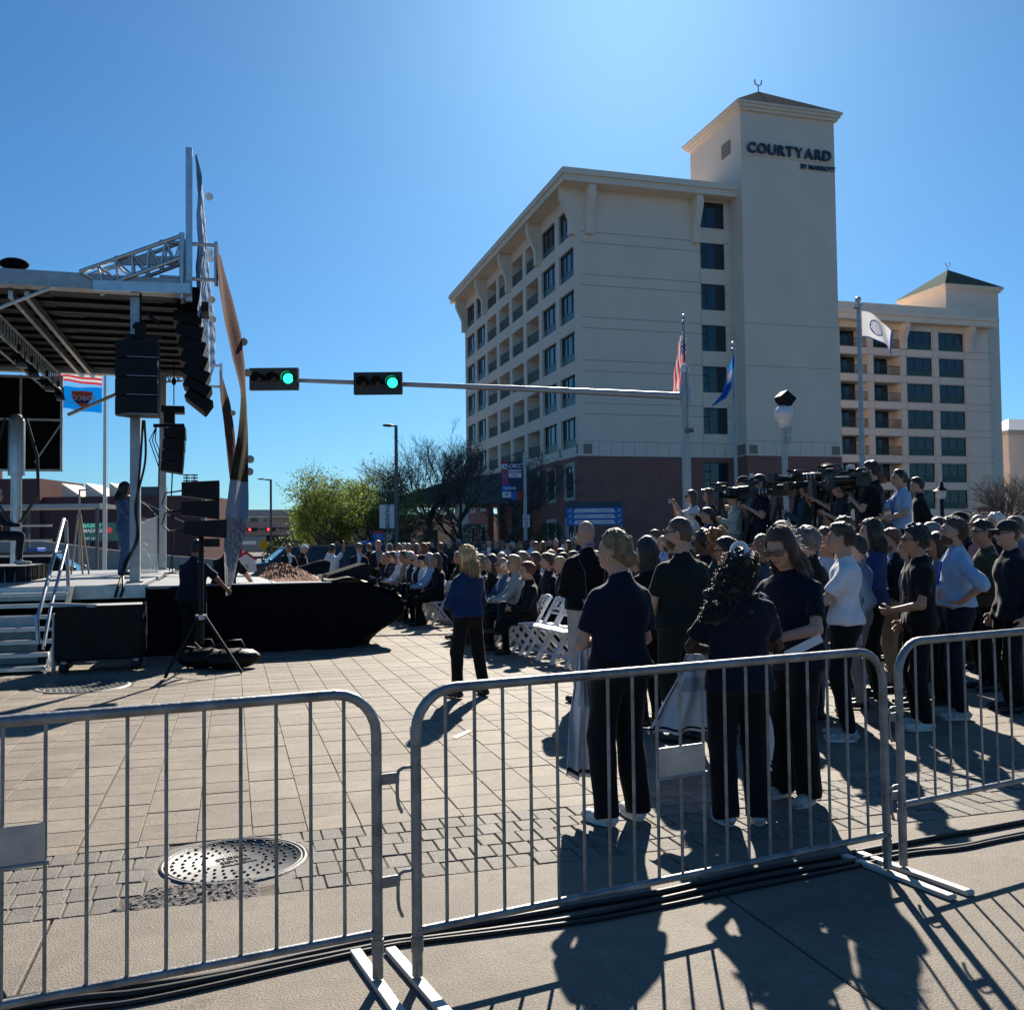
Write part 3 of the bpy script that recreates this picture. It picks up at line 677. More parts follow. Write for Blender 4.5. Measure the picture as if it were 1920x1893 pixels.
def tree(base, h, spread, label, leaves=0, leafm='leaf_spring', seed=1, forks=5, levels=5, name='tree', low=.16, lsize=.06, cat='tree', group='trees beyond the audience', r0=None, leafz=None):
    R = random.Random(seed); T = empty(name, (*base, 0), 0, label, cat, group)
    tk = MB(); tw = MB(); tips = []
    def grow(p, d, L, r, lv):
        n = 3 if lv < 2 else 2; pts = [p]; q = Vector(p); dd = Vector(d)
        for i in range(n):
            dd = (dd+Vector((R.gauss(0, .16), R.gauss(0, .16), R.gauss(0, .08)+.05))).normalized(); q = q+dd*(L/n); pts.append(q.copy())
        (tk if lv < 2 else tw).tube(pts, [r*(1-.45*i/n) for i in range(n+1)], 6 if lv < 2 else 3, cap=False)
        if lv >= levels-2: tips.extend(pts[1:])
        if lv >= levels: return
        kids = forks if lv == 0 else R.choice((3, 4, 4, 5) if lv < levels-1 else (3, 4, 5))
        for k in range(kids):
            t = R.uniform(.35, 1) if k else 1.0
            i = min(int(t*n), n-1); s0 = pts[i].lerp(pts[i+1], t*n-i)
            az = R.uniform(0, 2*PI) if lv else 2*PI*k/kids+R.uniform(-.4, .4)
            side = Vector((math.cos(az), math.sin(az), R.uniform(-.25, .3)))
            nd = (dd*(1.0 if lv else .75)+side*R.uniform(.55, 1.0)*spread).normalized()
            grow(s0, nd, L*R.uniform(.58, .78), r*(.52 if lv else .6), lv+1)
    grow(Vector((0, 0, 0)), Vector((0, 0, 1)), h*(.33 if low < .2 else low), r0 or h*.022, 0)
    tk.build('trunk', 'bark', T)
    zmax = max(t.z for t in tips); s_ = h/zmax if zmax > 0 else 1
    o = tw.build('crown', 'twig', T)
    for ch in T.children: ch.scale = (s_, s_, s_)
    if leaves:
        lf = MB()
        for _ in range(leaves):
            t = R.choice(tips)
            if leafz and R.random() < max(0, (t.z*s_-leafz[0])/(leafz[1]-leafz[0])): continue
            c = t+Vector((R.gauss(0, .16), R.gauss(0, .16), R.gauss(0, .13)))
            a = Vector((R.gauss(0, 1), R.gauss(0, 1), R.gauss(0, 1))).normalized(); b_ = a.orthogonal().normalized(); s1 = lsize*R.uniform(.6, 1.4)
            lf.face([c-a*s1, c+b_*s1*.6, c+a*s1, c-b_*s1*.6])
        l = lf.build('foliage', leafm, o); l['kind'] = 'stuff'
    return T
tree((4.0, 46.6), 4.3, .9, 'low spreading tree in fresh yellow green leaf, leftmost of the trees', 13000, lsize=.045, seed=3, forks=6, r0=.11, low=.14)
tree((5.1, 44.9), 5.6, .95, 'spring green tree with bare upper twigs, behind the dark parked car', 11000, lsize=.045, seed=5, forks=6, r0=.12, leafz=(3.2, 5.6))
tree((6.3, 45.6), 5.4, .9, 'half leafed tree left of the tall street lamp', 7000, lsize=.045, seed=8, forks=6, r0=.12, leafz=(2.6, 5.2))
tree((4.6, 51.5), 3.6, .9, 'small green tree behind the leftmost one', 5000, seed=31, forks=6, r0=.1)
tree((7.9, 50.2), 6.4, .8, 'leafless grey tree right of the tall street lamp', 600, 'leaf_bronze', seed=11, forks=8, r0=.13)
tree((10.0, 49.3), 8.2, .68, 'tallest leafless tree, pointed crown, left of the hotel', 500, 'leaf_bronze', seed=14, forks=7, r0=.14, levels=6)
tree((12.1, 51.0), 7.2, .8, 'leafless tree with tangled twigs against the hotel corner', 500, 'leaf_bronze', seed=19, forks=6, r0=.13)
tree((14.2, 50.0), 6.6, .9, 'leafless tree in front of the hotel balconies', 300, 'leaf_bronze', seed=23, forks=6, r0=.12)
tree((8.6, 55), 6.2, .9, 'dark bronze leafed tree behind the bare ones', 4500, 'leaf_bronze', seed=27, forks=6, r0=.12)
tree((45.5, 47.5), 5.6, .95, 'bare bushy tree at the right edge by the hotel wing', 0, seed=41, forks=7, r0=.12, levels=5)
tree((48.0, 48.5), 6.2, .95, 'second bare tree cut by the right edge of the view', 0, seed=43, forks=7, r0=.12)
def bush(base, r, h, label, m='leaf_dark', n=2500, seed=1):
    R = random.Random(seed); B = empty('bush', (*base, 0), 0, label, 'bush', 'shrubs along the hotel'); st = MB(); lf = MB()
    for k in range(14): a = R.uniform(0, 2*PI); e = (r*.7*math.cos(a), r*.7*math.sin(a), h*R.uniform(.5, .95)); st.tube([(0, 0, 0), (e[0]*.4, e[1]*.4, e[2]*.5), e], [.02, .014, .006], 4)
    st.build('stem', 'bark', B)
    for _ in range(n):
        a = R.uniform(0, 2*PI); z = R.uniform(.05, 1); rr = r*math.sqrt(R.uniform(.15, 1))*math.sqrt(max(.1, 1-(z-.45)**2*2.6)); c = Vector((rr*math.cos(a), rr*math.sin(a), z*h))
        d_ = Vector((R.gauss(0, 1), R.gauss(0, 1), R.gauss(0, 1))).normalized(); e = d_.orthogonal().normalized(); s1 = R.uniform(.04, .09); lf.face([c-d_*s1, c+e*s1*.5, c+d_*s1, c-e*s1*.5])
    lf.build('foliage', m, B)['kind'] = 'stuff'
for i, (x, y, r, h, lb) in enumerate(((14.2, 56.5, 1.3, 2.6, 'dark evergreen shrub nearest the hotel corner'), (17.4, 57, 1.2, 2.3, 'dark shrub under the hotel balconies'), (19.4, 57.4, 1.1, 2.6, 'tall dark shrub beside the brick hotel wall'), (42.5, 46, 2.2, 2.9, 'bare dark hedge shrub behind the lantern'), (46.5, 45, 2.4, 3.2, 'wide dark hedge shrub at the right edge'))): bush((x, y), r, h, lb, seed=i+3)

# ------------------------------------------------------------------ poles, signals, flags
mat('pole_grey', (.36, .39, .41), .45, metal=.5, var=.12, vs=3); mat('pole_dark', (.10, .115, .125), .5, metal=.3)
mat('signal_black', (.012, .013, .014), .45); mat('lens_dark', (.03, .012, .01), .2)
mat('lens_green', (.02, .5, .3), .3, emis=(.02, 1., .45), es=1.6); mat('lens_red', (.5, .02, .02), .3, emis=(1, .05, .03), es=2.0)
mat('gold', (.55, .48, .32), .3, metal=.9)
def lathe_obj(name, prof, m, parent, loc, n=14): return MB().lathe(prof, n=n).build(name, m, parent, loc)
tp = empty('traffic_signal', (11.44, 22.64, -.506), 0, 'traffic signal pole with long mast arm and two green lights', 'traffic signal')
MB().tube([(0, 0, .3), (0, 0, 4.9)], [.098, .078], 14).build('pole', 'pole_grey', tp)
MB().lathe([(.082, 4.9), (.095, 4.93), (.085, 5.0), (.04, 5.06), (0, 5.08)]).build('pole_cap', 'white_paint', tp)
A0, A1 = Vector((0, 0, 4.42)), Vector((-8.2, 2.33, 4.86))
MB().tube([A0, A0.lerp(A1, .4)+Vector((0, 0, .02)), A1], [.072, .056, .038], 12).build('mast_arm', 'pole_grey', tp)
MB().lathe([(.10, 4.22), (.11, 4.3), (.11, 4.55), (.10, 4.62)]).build('arm_clamp', 'pole_grey', tp)
MB().tube([(0, -.115, 3.75), (0, -.13, 4.3), (0, -.11, 5.0)], .018, 6).build('conduit', 'pole_grey', tp)
MB().box(-.07, .07, -.2, -.1, 3.68, 3.76).build('conduit_box', 'pole_dark', tp)
ad = (A1-A0).normalized(); adh = Vector((ad.x, ad.y, 0)).normalized(); nrm = Vector((adh.y, -adh.x, 0))
if nrm.y > 0: nrm = -nrm
def sighead(c, lab):
    rz = math.atan2(-adh.y, -adh.x)
    s = empty('signal_head', c, rz); s.parent = tp; s['label'] = lab
    pr = [(math.copysign(.475-.05+.05*abs(cx_), cx_)*1.0, 0, sz) for cx_, sz in ()]
    MB().box(-.475, .475, -.07, .07, -.215, .215).build('backplate', 'signal_black', s)
    MB().box(-.43, .43, .07, .2, -.17, .17).build('housing', 'signal_black', s)
    for k, x in enumerate((-.29, 0, .29)):
        lm = 'lens_green' if k == 2 else 'lens_dark'
        b_ = MB(); b_.lathe([(0, .03), (.07, .02), (.1, 0)], n=18); me = b_.me('lens', lm); o = link('lens', me, s, (x, -.075, 0), (PI/2, 0, 0))
        v = MB(); n = 14
        for q in range(n):
            a0, a1 = -.35+ (PI+.7)*q/n, -.35+(PI+.7)*(q+1)/n
            v.face([(x+.125*math.cos(a0), -.07, .125*math.sin(a0)), (x+.125*math.cos(a1), -.07, .125*math.sin(a1)), (x+.12*math.cos(a1), -.24, .12*math.sin(a1)), (x+.12*math.cos(a0), -.24, .12*math.sin(a0))])
        v.build('visor', 'signal_black', s)
tp.scale = (1.316, 1.316, 1.316); L_ = (A1-A0).length
for t, lab in ((.715, 'signal head nearer the pole, green lit'), (.955, 'signal head at the end of the arm, green lit')):
    sighead(A0.lerp(A1, t)+Vector((0, 0, -.02))+nrm*.16, lab)
def pole(name, x, y, h, r, label, m='pole_grey', ball=None, group=None):
    P = empty(name, (x, y, 0), 0, label, 'flagpole' if 'flag' in name else 'pole', group)
    MB().tube([(0, 0, 0), (0, 0, h)], [r, r*.6], 12).build('shaft', m, P)
    if ball: MB().sphere((0, 0, h+ball*1.6), ball, 14, 10).tube([(0, 0, h), (0, 0, h+ball*.7)], r*.4, 8).lathe([(r*.9, h-.12), (r*1.5, h-.08), (r*1.5, h-.02), (r*.7, h)]).build('finial', 'gold' if ball > .1 else 'alu', P)
    MB().tube([(r+.03, 0, 1.2), (r*.7+.03, 0, h-.1)], .006, 4).build('halyard', 'white_paint', P)
    return P
mat('flag_red', (.50, .03, .045), .7); mat('flag_white', (.56, .57, .60), .7); mat('flag_navy', (.02, .04, .16), .7)
mat('flag_sky', (.02, .22, .62), .7); mat('flag_thunder', (.0, .17, .58), .7); mat('flag_orange', (.75, .10, .035), .7); mat('flag_tan', (.45, .35, .25), .7)
for k in ('flag_red', 'flag_white', 'flag_navy', 'flag_sky', 'flag_thunder', 'flag_orange', 'flag_tan'):   # thin cloth lets light through
    m = M[k]; n = m.node_tree; b = n.nodes['Principled BSDF']; t = n.nodes.new('ShaderNodeBsdfTranslucent'); t.inputs[0].default_value = b.inputs['Base Color'].default_value
    mx = n.nodes.new('ShaderNodeMixShader'); mx.inputs[0].default_value = .45; n.links.new(b.outputs[0], mx.inputs[1]); n.links.new(t.outputs[0], mx.inputs[2]); n.links.new(mx.outputs[0], n.nodes['Material Output'].inputs[0])
def cloth(fn, pat, mats, nu=52, nv=39):
    b = MB(); V = [fn(i/nu, j/nv) for j in range(nv+1) for i in range(nu+1)]; F = []; 
    for j in range(nv):
        for i in range(nu):
            a = j*(nu+1)+i; F.append((a, a+1, a+nu+2, a+nu+1)); b.m.append(pat((i+.5)/nu, (j+.5)/nv)); b.sm.append(True)
    b.v = [tuple(v) for v in V]; b.f = F; return b.me('cloth', mats)
def us_pat(u, v):   # v=0 bottom
    if u < .4 and v > 6/13:
        i, j = int(u/.4*11), int((v-6/13)/(7/13)*9)
        return 1 if (i+j) % 2 == 0 and (u/.4*11) % 1 > .3 and ((v-6/13)/(7/13)*9) % 1 > .35 else 2
    return 0 if int(v*13) % 2 == 0 else 1
US = ['flag_red', 'flag_white', 'flag_navy']
FP = 'flagpoles standing around the plaza'
def flag(name, fn, pat, mats, loc, label, nu=52, nv=39):
    o = link(name, cloth(fn, pat, mats, nu, nv), None, loc); tag(o, label, 'flag'); return o
pole('flagpole', 15.5, 30.7, 9.35, .075, 'grey flagpole behind the traffic signal pole, silver ball on top', ball=.09, group=FP)
def limp(W, Hh, sway, seed):
    def fn(u, v):   # fly end hangs down beside the pole
        fold = .10*math.sin(u*9+v*5+seed)+.05*math.sin(v*14+u*4)
        x = -.05-(1-v)*.10*(1-u)-u*(.10+.35*sway*u)+(v-.5)*.52*(.3+u)*1.0
        z = -(1-v)*Hh*.42*(1-u*.35)-u*W*.98
        return (x, -fold*(.3+u), z)
    return fn
flag('flag', limp(2.25, 1.75, .2, 0), us_pat, US, (15.47, 30.68, 9.2), 'stars and stripes flag hanging limp above the mast arm')
pole('flagpole', 18.2, 32.0, 8.75, .07, 'slim flagpole beside the hotel tower corner, silver ball on top', ball=.085, group=FP)
flag('flag', limp(1.6, 1.7, 1.2, 2), lambda u, v: 1 if (u-.35)**2*2+(v-.5)**2 < .05 else 0, ['flag_sky', 'flag_tan'], (18.17, 31.98, 8.5), 'sky blue flag drooping from the slim flagpole', 40, 30)
pole('flagpole', 16.42, 22.1, 7.9, .085, 'tall flagpole with a round gold ball, right of the tower', ball=.085, group=FP)
def wave(W, Hh, dirx, droop, amp, ph):
    def fn(u, v):
        y = amp*u*math.sin(7*u+2*v+ph); return (dirx*u*W*.96, y, (v-1)*Hh*(1-.15*u)-droop*u*u+amp*.5*u*math.sin(9*u+ph))
    return fn
def seal(u, v):
    if v < .06 or (u > .95): return 1
    r = math.hypot((u-.45)*1.45, v-.52)
    if r < .30 and (.25 < r or (int(u*31)+int(v*23)) % 3 == 0): return 2
    return 0
w1 = wave(1.05, .72, 1, .55, .1, .6); flag('flag', w1, seal, ['flag_white', 'flag_navy', 'flag_navy'], (16.5, 22.08, 7.72), 'white flag with round dark seal drooping from the tall flagpole', 60, 40)
# left pair of flags seen past the stage roof
pole('flagpole', -5.33, 45.2, 10.6, .09, 'white flagpole behind the stage, left', 'white_paint', ball=.1, group=FP)
flag('flag', wave(2.0, 1.35, -1, .05, .12, 1.2), us_pat, US, (-5.45, 45.18, 9.95), 'stars and stripes flag blowing left behind the stage roof')
wt = wave(1.75, 1.12, -1, .0, .10, .3)
tf = flag('flag', wt, lambda u, v: 0, ['flag_thunder'], (-5.45, 45.15, 8.5), 'bright blue team flag with shield emblem below the striped flag')
def mapped(me, fn, u0, v0, su, sv, mat_, off, parent, name='emblem'):
    for v in me.vertices:
        p = fn(u0+v.co.x*su, v0+v.co.y*sv); v.co = (p[0], p[1]-off-v.co.z*.0, p[2])
    me.materials.clear(); me.materials.append(M[mat_]); link(name, me, parent)
def poly_me(pts, n=10):
    bm = bmesh.new(); f = bm.faces.new([bm.verts.new((x, y, 0)) for x, y in pts]); bmesh.ops.triangulate(bm, faces=bm.faces[:]); bmesh.ops.subdivide_edges(bm, edges=bm.edges[:], cuts=3, use_grid_fill=True)
    me = bpy.data.meshes.new('emblem'); bm.to_mesh(me); bm.free(); return me
sh = [(-.30, .34), (.02, .40), (.34, .36), (.30, .0), (.14, -.28), (.0, -.40), (-.16, -.22), (-.26, .05)]
mapped(poly_me([(x*1.08, y*1.1) for x, y in sh]), wt, .46, .5, .8, .85, 'flag_white', .012, tf)
mapped(poly_me(sh), wt, .46, .5, .8, .85, 'flag_orange', .018, tf)
mapped(poly_me([(-.25, .0), (.31, .06), (.27, -.10), (.16, -.22), (-.16, -.16)]), wt, .46, .5, .8, .85, 'flag_navy', .024, tf)
mapped(text_mesh('OKC', .36, 0, .012), wt, .46, .53, .8, .85, 'flag_white', .032, tf, 'lettering')
mapped(poly_me([(-.46, .12), (-.30, .06), (-.30, -.02)]), wt, .46, .5, .8, .85, 'flag_white', .014, tf); mapped(poly_me([(.24, -.16), (.52, -.34), (.2, -.24)]), wt, .46, .5, .8, .85, 'flag_white', .014, tf)
# globe lamp with covered floodlight
gl = empty('lamp_post', (12.22, 19.25, 0), 0, 'white globe lamp post with a dark hooded floodlight on top', 'lamp post')
MB().tube([(0, 0, 0), (0, 0, 4.15)], [.075, .065], 12).build('post', 'pole_grey', gl)
MB().sphere((0, 0, 4.42), .21, 18, 12).build('globe', 'white_paint', gl)
MB().lathe([(.07, 4.1), (.12, 4.16), (.14, 4.22)]).build('collar', 'white_paint', gl)
MB().box(-.02, .12, -.12, -.07, 3.95, 4.12).box(-.02, .1, -.12, -.07, 3.72, 3.92).build('control_box', 'pole_grey', gl)
MB().prism([(-.17, 0, .16), (.0, 0, .30), (.24, 0, .12), (.10, 0, -.06), (-.06, 0, -.02), (-.15, 0, .06)], (.02, -.14, 4.66), (.02, .14, 4.66)).build('floodlight', 'black_vinyl', gl)
# street lamp with team banner
sp = empty('street_lamp', (6.31, 37.7, 0), 0, 'tall grey street lamp with a white vertical banner, among the trees', 'street lamp')
MB().tube([(0, 0, 0), (0, 0, 6.22)], [.085, .065], 10).build('post', 'pole_dark', sp)
MB().sphere((-.30, .08, 6.22), (.24, .12, .06), 12, 8).box(-.2, .02, .0, .06, 6.17, 6.22).build('lamp_head', 'pole_dark', sp)
mat('banner_white', (.70, .72, .76), .6); mat('banner_navy', (.015, .03, .10), .6); mat('banner_blue', (.02, .16, .52), .6); mat('banner_red', (.52, .035, .05), .6)
MB().box(-.68, -.1, -.015, .015, 2.13, 3.05).build('banner', 'banner_white', sp); MB().box(-.095, -.06, -.016, .016, 2.13, 3.05).build('banner_edge', 'banner_blue', sp)
MB().box(-.7, 0, -.02, .02, 3.06, 3.09).box(-.7, 0, -.02, .02, 2.09, 2.12).build('banner_arm', 'pole_dark', sp)
text('THUNDER', .24, 'banner_navy', sp, (-.38, -.018, 2.59), (PI/2, PI/2, 0), .002, .006, sx=.86)
sl2 = empty('street_lamp', (-.2+2.6, 62, 0), 0, 'small distant street lamp rising above the green tree', 'street lamp')
MB().tube([(0, 0, 0), (0, 0, 5.6)], .07, 8).tube([(0, 0, 5.55), (-.5, .1, 5.62)], .05, 6).build('post', 'pole_dark', sl2); MB().sphere((-.55, .1, 5.62), (.28, .1, .05), 8, 6).build('lamp_head', 'pole_dark', sl2)
# interstate shield sign
ih = empty('road_sign', (6.22, 42, 0), -.25, 'blue and red interstate 40 shield sign in front of the trees', 'road sign')
MB().tube([(0, .03, 0), (0, .03, 2.1)], .03, 6).build('post', 'pole_grey', ih)
prof = [(-.25, .08), (-.27, -.08), (-.2, -.2), (0, -.3), (.2, -.2), (.27, -.08), (.25, .08)]
MB().prism([(x, 0, z) for x, z in prof], (0, 0, 1.88), (0, .02, 1.88)).build('shield', 'banner_blue', ih)
MB().prism([(-.25, 0, .085), (.25, 0, .085), (.22, 0, .2), (.1, 0, .17), (0, 0, .2), (-.1, 0, .17), (-.22, 0, .2)], (0, 0, 1.88), (0, .02, 1.88)).build('shield_top', 'banner_red', ih)
text('40', .26, 'flag_white', ih, (0, -.006, 1.83), (PI/2, 0, 0), .002, .004); MB().box(-.22, .22, 0, .02, 1.3, 1.53).build('direction_plate', 'banner_blue', ih)
# banner pole
bp = empty('banner_pole', (11.80, 38.15, 0), -.05, 'light pole with a colourful patchwork team banner and a no parking sign', 'light pole')
MB().tube([(0, 0, 0), (0, 0, 5.25)], [.08, .07], 10).build('post', 'pole_grey', bp)
MB().box(-1.02, -.1, -.012, .012, 3.27, 4.86).build('banner', 'banner_navy', bp)
def pt(x0, x1, z0, z1, m): MB().box(x0, x1, -.02, -.013, z0, z1).build('banner_patch', m, bp)
pt(-1.0, -.74, 4.55, 4.76, 'banner_white'); pt(-.90, -.78, 4.6, 4.7, 'banner_blue'); pt(-1.0, -.72, 3.9, 4.53, 'banner_red'); pt(-.70, -.15, 4.20, 4.53, 'banner_white'); pt(-1.0, -.6, 3.62, 3.88, 'banner_blue'); pt(-.98, -.6, 3.36, 3.60, 'banner_white'); pt(-.59, -.36, 3.28, 3.60, 'banner_blue'); pt(-.35, -.14, 3.28, 3.60, 'flag_orange'); pt(-1.0, -.74, 4.77, 4.85, 'banner_red')
text('OKC', .26, 'banner_white', bp, (-.43, -.024, 4.68), (PI/2, 0, 0), .002, .006, shear=.3); text('OKLAHOMA', .13, 'banner_navy', bp, (-.43, -.024, 4.43), (PI/2, 0, 0), .002, .003, sx=.8); text('CITY', .12, 'banner_navy', bp, (-.43, -.024, 4.29), (PI/2, 0, 0), .002, .003)
text('OKC', .26, 'banner_blue', bp, (-.86, -.024, 4.21), (PI/2, PI/2, 0), .002, .008, shear=.3); text('THUNDER', .14, 'banner_white', bp, (-.66, -.024, 3.75), (PI/2, 0, 0), .002, .003, sx=.85)
MB().prism([(-.12, 0, 0), (.12, 0, .06), (.02, 0, -.02), (-.02, 0, -.07), (-.04, 0, 0)], (-.79, -.026, 3.49), (-.79, -.022, 3.49)).build('emblem', 'banner_navy', bp)
MB().box(-.13, .17, -.1, -.085, 2.13, 2.65).build('parking_sign', 'banner_white', bp)
for i, (t, s_) in enumerate((('NO', .12), ('PARKING', .075), ('ANY', .08), ('TIME', .08))): text(t, s_, 'banner_red', bp, (.02, -.104, 2.56-.1*i), (PI/2, 0, 0), .002, .002)
MB().box(-.04, .10, -.104, -.101, 2.18, 2.21).build('arrow', 'banner_red', bp)
# wayfinding sign
wf = empty('wayfinding_sign', (12.78, 32.75, 0), -.27, 'blue wayfinding sign with three white arrow strips before the brick wall', 'sign')
for x in (-1.0, .96): MB().box(x, x+.05, -.03, .03, 0, 2.9).build('post', 'pole_grey', wf)
MB().box(-1.03, 1.03, -.05, -.03, 2.1, 2.75).build('panel', 'banner_blue', wf); mat('sign_teal', (.01, .06, .09), .5); MB().box(-1.03, 1.03, -.055, -.028, 2.75, 2.95).build('header', 'sign_teal', wf)
mat('sign_ink', (.05, .07, .1), .6)
for i, (l, r) in enumerate((('Arena', 'Convention Ctr'), ('Bricktown', 'P Parking'), ('Myriad Gardens', 'Bus Station'))):
    z = 2.64-.21*i
    MB().prism([(-.78, 0, -.07), (.78, 0, -.07), (.70, 0, .07), (-.70, 0, .07)], (0, -.062, z), (0, -.051, z)).build('strip', 'banner_white', wf)
    text(l, .075, 'sign_ink', wf, (-.6, -.066, z), (PI/2, 0, 0), .001, align='LEFT'); text(r, .075, 'sign_ink', wf, (.6, -.066, z), (PI/2, 0, 0), .001, align='RIGHT')
    for sx in (-1, 1): a = MB(); a.bar((sx*.9-.04, -.06, z-.035), (sx*.9+.03, -.06, z+.03), .012, .02); a.prism([(-.03, 0, .05), (.05, 0, .05), (.05, 0, -.03)], (sx*.9, -.065, z), (sx*.9, -.053, z)); a.build('arrow', 'banner_white', wf)
# lantern
ln = empty('lantern_post', (14.28, 16.63, 0), 0, 'small black lantern on a post behind the media riser', 'lamp post')
MB().tube([(0, 0, 0), (0, 0, 2.35)], .04, 8).build('post', 'black', ln); MB().lathe([(.07, 2.36), (.1, 2.5), (.1, 2.52)], n=8).build('lamp_glass', 'white_paint', ln); MB().lathe([(.17, 2.52), (.05, 2.6), (.03, 2.7), (0, 2.72)], n=8).build('lamp_hood', 'black', ln)

# ------------------------------------------------------------------ far left: brick hall, overpass, signs
brick_mat('brick_far', (.20, .075, .07), (.16, .06, .055), (.18, .1, .09))
mat('far_concrete', (.40, .38, .34), .9, var=.1, vs=.5); mat('far_grey', (.34, .34, .35), .8)
bb = empty('brick_building', (-19, 95, 0), -.29, 'dark red brick hall with white sawtooth skylights, far left', 'building')
MB().box(0, 17.2, 0, 10, 0, 5.95).build('wall', 'brick_far', bb); MB().box(-2.4, 2.9, -.6, 8, 0, 7.6).build('stair_block', 'brick_far', bb); MB().box(-3.2, -2.41, -.5, 3, 0, 14).build('chimney', 'brick_far', bb)
for k in range(3): MB().prism([(0, 0, 0), (2.0, 0, 0), (0, 0, 1.35)], (3.6+2.2*k, 2, 5.955), (3.6+2.2*k, 6, 5.955)).build('skylight', 'stucco_light', bb)
MB().box(10.2, 12.6, 2, 4, 5.955, 6.9).build('roof_unit', 'pole_dark', bb); MB().box(16.4, 17.3, -.6, 3, 0, 6.15).build('corner_pier', 'brick_far', bb); MB().box(17.35, 17.7, -.7, -.2, 3.2, 6).build('blade_sign', 'far_grey', bb)
tk_ = empty('water_tank', (-21.5, 95, 0), 0, 'pale conical tank on a lattice frame above the brick hall', 'tank')
MB().lathe([(0, 8.7), (1.3, 10.2), (1.3, 11.6), (0, 12.3)]).build('tank', 'far_concrete', tk_); f = MB()
for a in range(8): f.tube([(1.2*math.cos(a*.785), 1.2*math.sin(a*.785), 6.5), (1.2*math.cos(a*.785), 1.2*math.sin(a*.785), 10)], .05, 4)
f.build('frame', 'pole_dark', tk_)
gb = empty('grey_building', (-27.5, 100, 0), -.25, 'low grey building with a few windows at the left edge', 'building'); MB().box(-12, 5, 0, 9, 0, 5.2).build('wall', 'far_grey', gb)
for i in range(4):
    for z in (1.2, 3.4): MB().box(-9+i*3.4, -7.6+i*3.4, -.08, -.02, z, z+1.1).build('window', 'door_glass', gb)
ov = empty('overpass', (2, 113, 0), -.12, 'concrete highway overpass with square piers, far left of centre', 'bridge')
MB().box(-70, 9, -2, 9, 2.45, 3.7).build('girder', 'far_concrete', ov); MB().box(-70, 9, -2.25, -2.003, 3.2, 3.95).build('parapet', 'far_concrete', ov)
MB().tube([(-70, -2.1, 4.5), (9, -2.1, 4.5)], .05, 4).build('guard_rail', 'far_grey', ov)
for x in (-30, -18, -6, 4.4): MB().box(x, x+1.1, 0, 6, 0, 2.45).build('pier', 'far_concrete', ov)
MB().box(7.2, 9, -2.2, 9, 0, 2.44).build('abutment', 'far_concrete', ov)
for x in (-26, -14, -2.5, 3, 6.3): MB().box(x, x+.5, -2.4, -2.26, 3.0, 3.8).build('pilaster', 'far_concrete', ov)
wg = empty('retaining_wall', (-9.6, 62, 0), .0, 'pale sloping concrete retaining wall behind the stage railing', 'wall')
MB().prism([(-12, 0, 0), (9, 0, 0), (9, 0, .6), (4, 0, 1.1), (-4, 0, 2.3), (-12, 0, 2.9)], (0, 0, 0), (0, .5, 0)).build('wall', 'far_concrete', wg)
bs = empty('electronic_billboard', (-9.7, 81, 0), -.25, 'dark electronic billboard with green and white words behind the speaker', 'billboard')
mat('screen', (.012, .02, .022), .4, emis=(.01, .05, .05), es=.5); mat('txt_green', (.1, .6, .4), .5, emis=(.2, .8, .6), es=.25); mat('txt_white', (.7, .7, .7), .5, emis=(.8, .85, .9), es=.15); mat('txt_red', (.6, .05, .08), .5, emis=(.8, .08, .1), es=.2)
MB().box(-1.6, 1.6, 0, .3, 1.9, 3.35).build('screen', 'screen', bs); MB().box(-1.3, -1.1, .1, .25, 0, 1.9).box(1.1, 1.3, .1, .25, 0, 1.9).build('legs', 'pole_dark', bs)
text('BASKET', .42, 'txt_green', bs, (-1.5, -.02, 3.1), (PI/2, 0, 0), .005, .008, align='LEFT'); text('MADNESS', .38, 'txt_white', bs, (-1.5, -.02, 2.7), (PI/2, 0, 0), .005, .008, align='LEFT'); text('EXIT 149', .26, 'txt_white', bs, (-1.5, -.02, 2.1), (PI/2, 0, 0), .005, .004, align='LEFT')
MB().sphere((.55, -.03, 2.75), (.22, .03, .22), 12, 8).build('ball_mark', 'txt_red', bs)
pg = empty('pergola', (-9.6, 49.6, 0), -.3, 'flat grey shelter roof on thin posts behind the stage', 'shelter')
MB().box(-3, 4.3, -1, 1, 3.3, 3.5).build('roof', 'pole_grey', pg)
for x in (-2.4, .8, 4): MB().box(x, x+.12, -.8, -.68, 0, 3.3).build('post', 'pole_dark', pg)
MB().sphere((4.4, -.9, 3.42), .1, 8, 6).build('lamp', 'white_paint', pg)
ls = empty('street_lamp', (-7.3, 52, 0), 0, 'short street lamp standing before the brick hall', 'street lamp'); MB().tube([(0, 0, 0), (0, 0, 4.4)], .05, 6).tube([(0, 0, 4.35), (.5, 0, 4.38)], .05, 6).build('post', 'pole_grey', ls)
for i, x in enumerate((-8.9, -7.4)):
    b_ = empty('stadium_light', (x, 210, 0), 0, ('left' if i == 0 else 'right')+' of two tiny stadium light masts above the stage monitors', 'light mast', 'stadium light masts'); MB().tube([(0, 0, 0), (0, 0, 16)], .12, 5).build('mast', 'pole_dark', b_); m_ = MB()
    for k in range(4): m_.box(-.7, .7, -.1, .1, 14+.6*k, 14.3+.6*k)
    m_.build('lamp_bank', 'pole_dark', b_)
fs = empty('traffic_signal', (5.2, 71.5, 0), 0, 'distant traffic signal arm with two red lights before the overpass', 'traffic signal')
MB().tube([(0, 0, 0), (0, 0, 3.2)], .08, 6).tube([(0, 0, 2.75), (-4.4, 1.2, 2.6)], .05, 6).build('pole', 'pole_dark', fs)
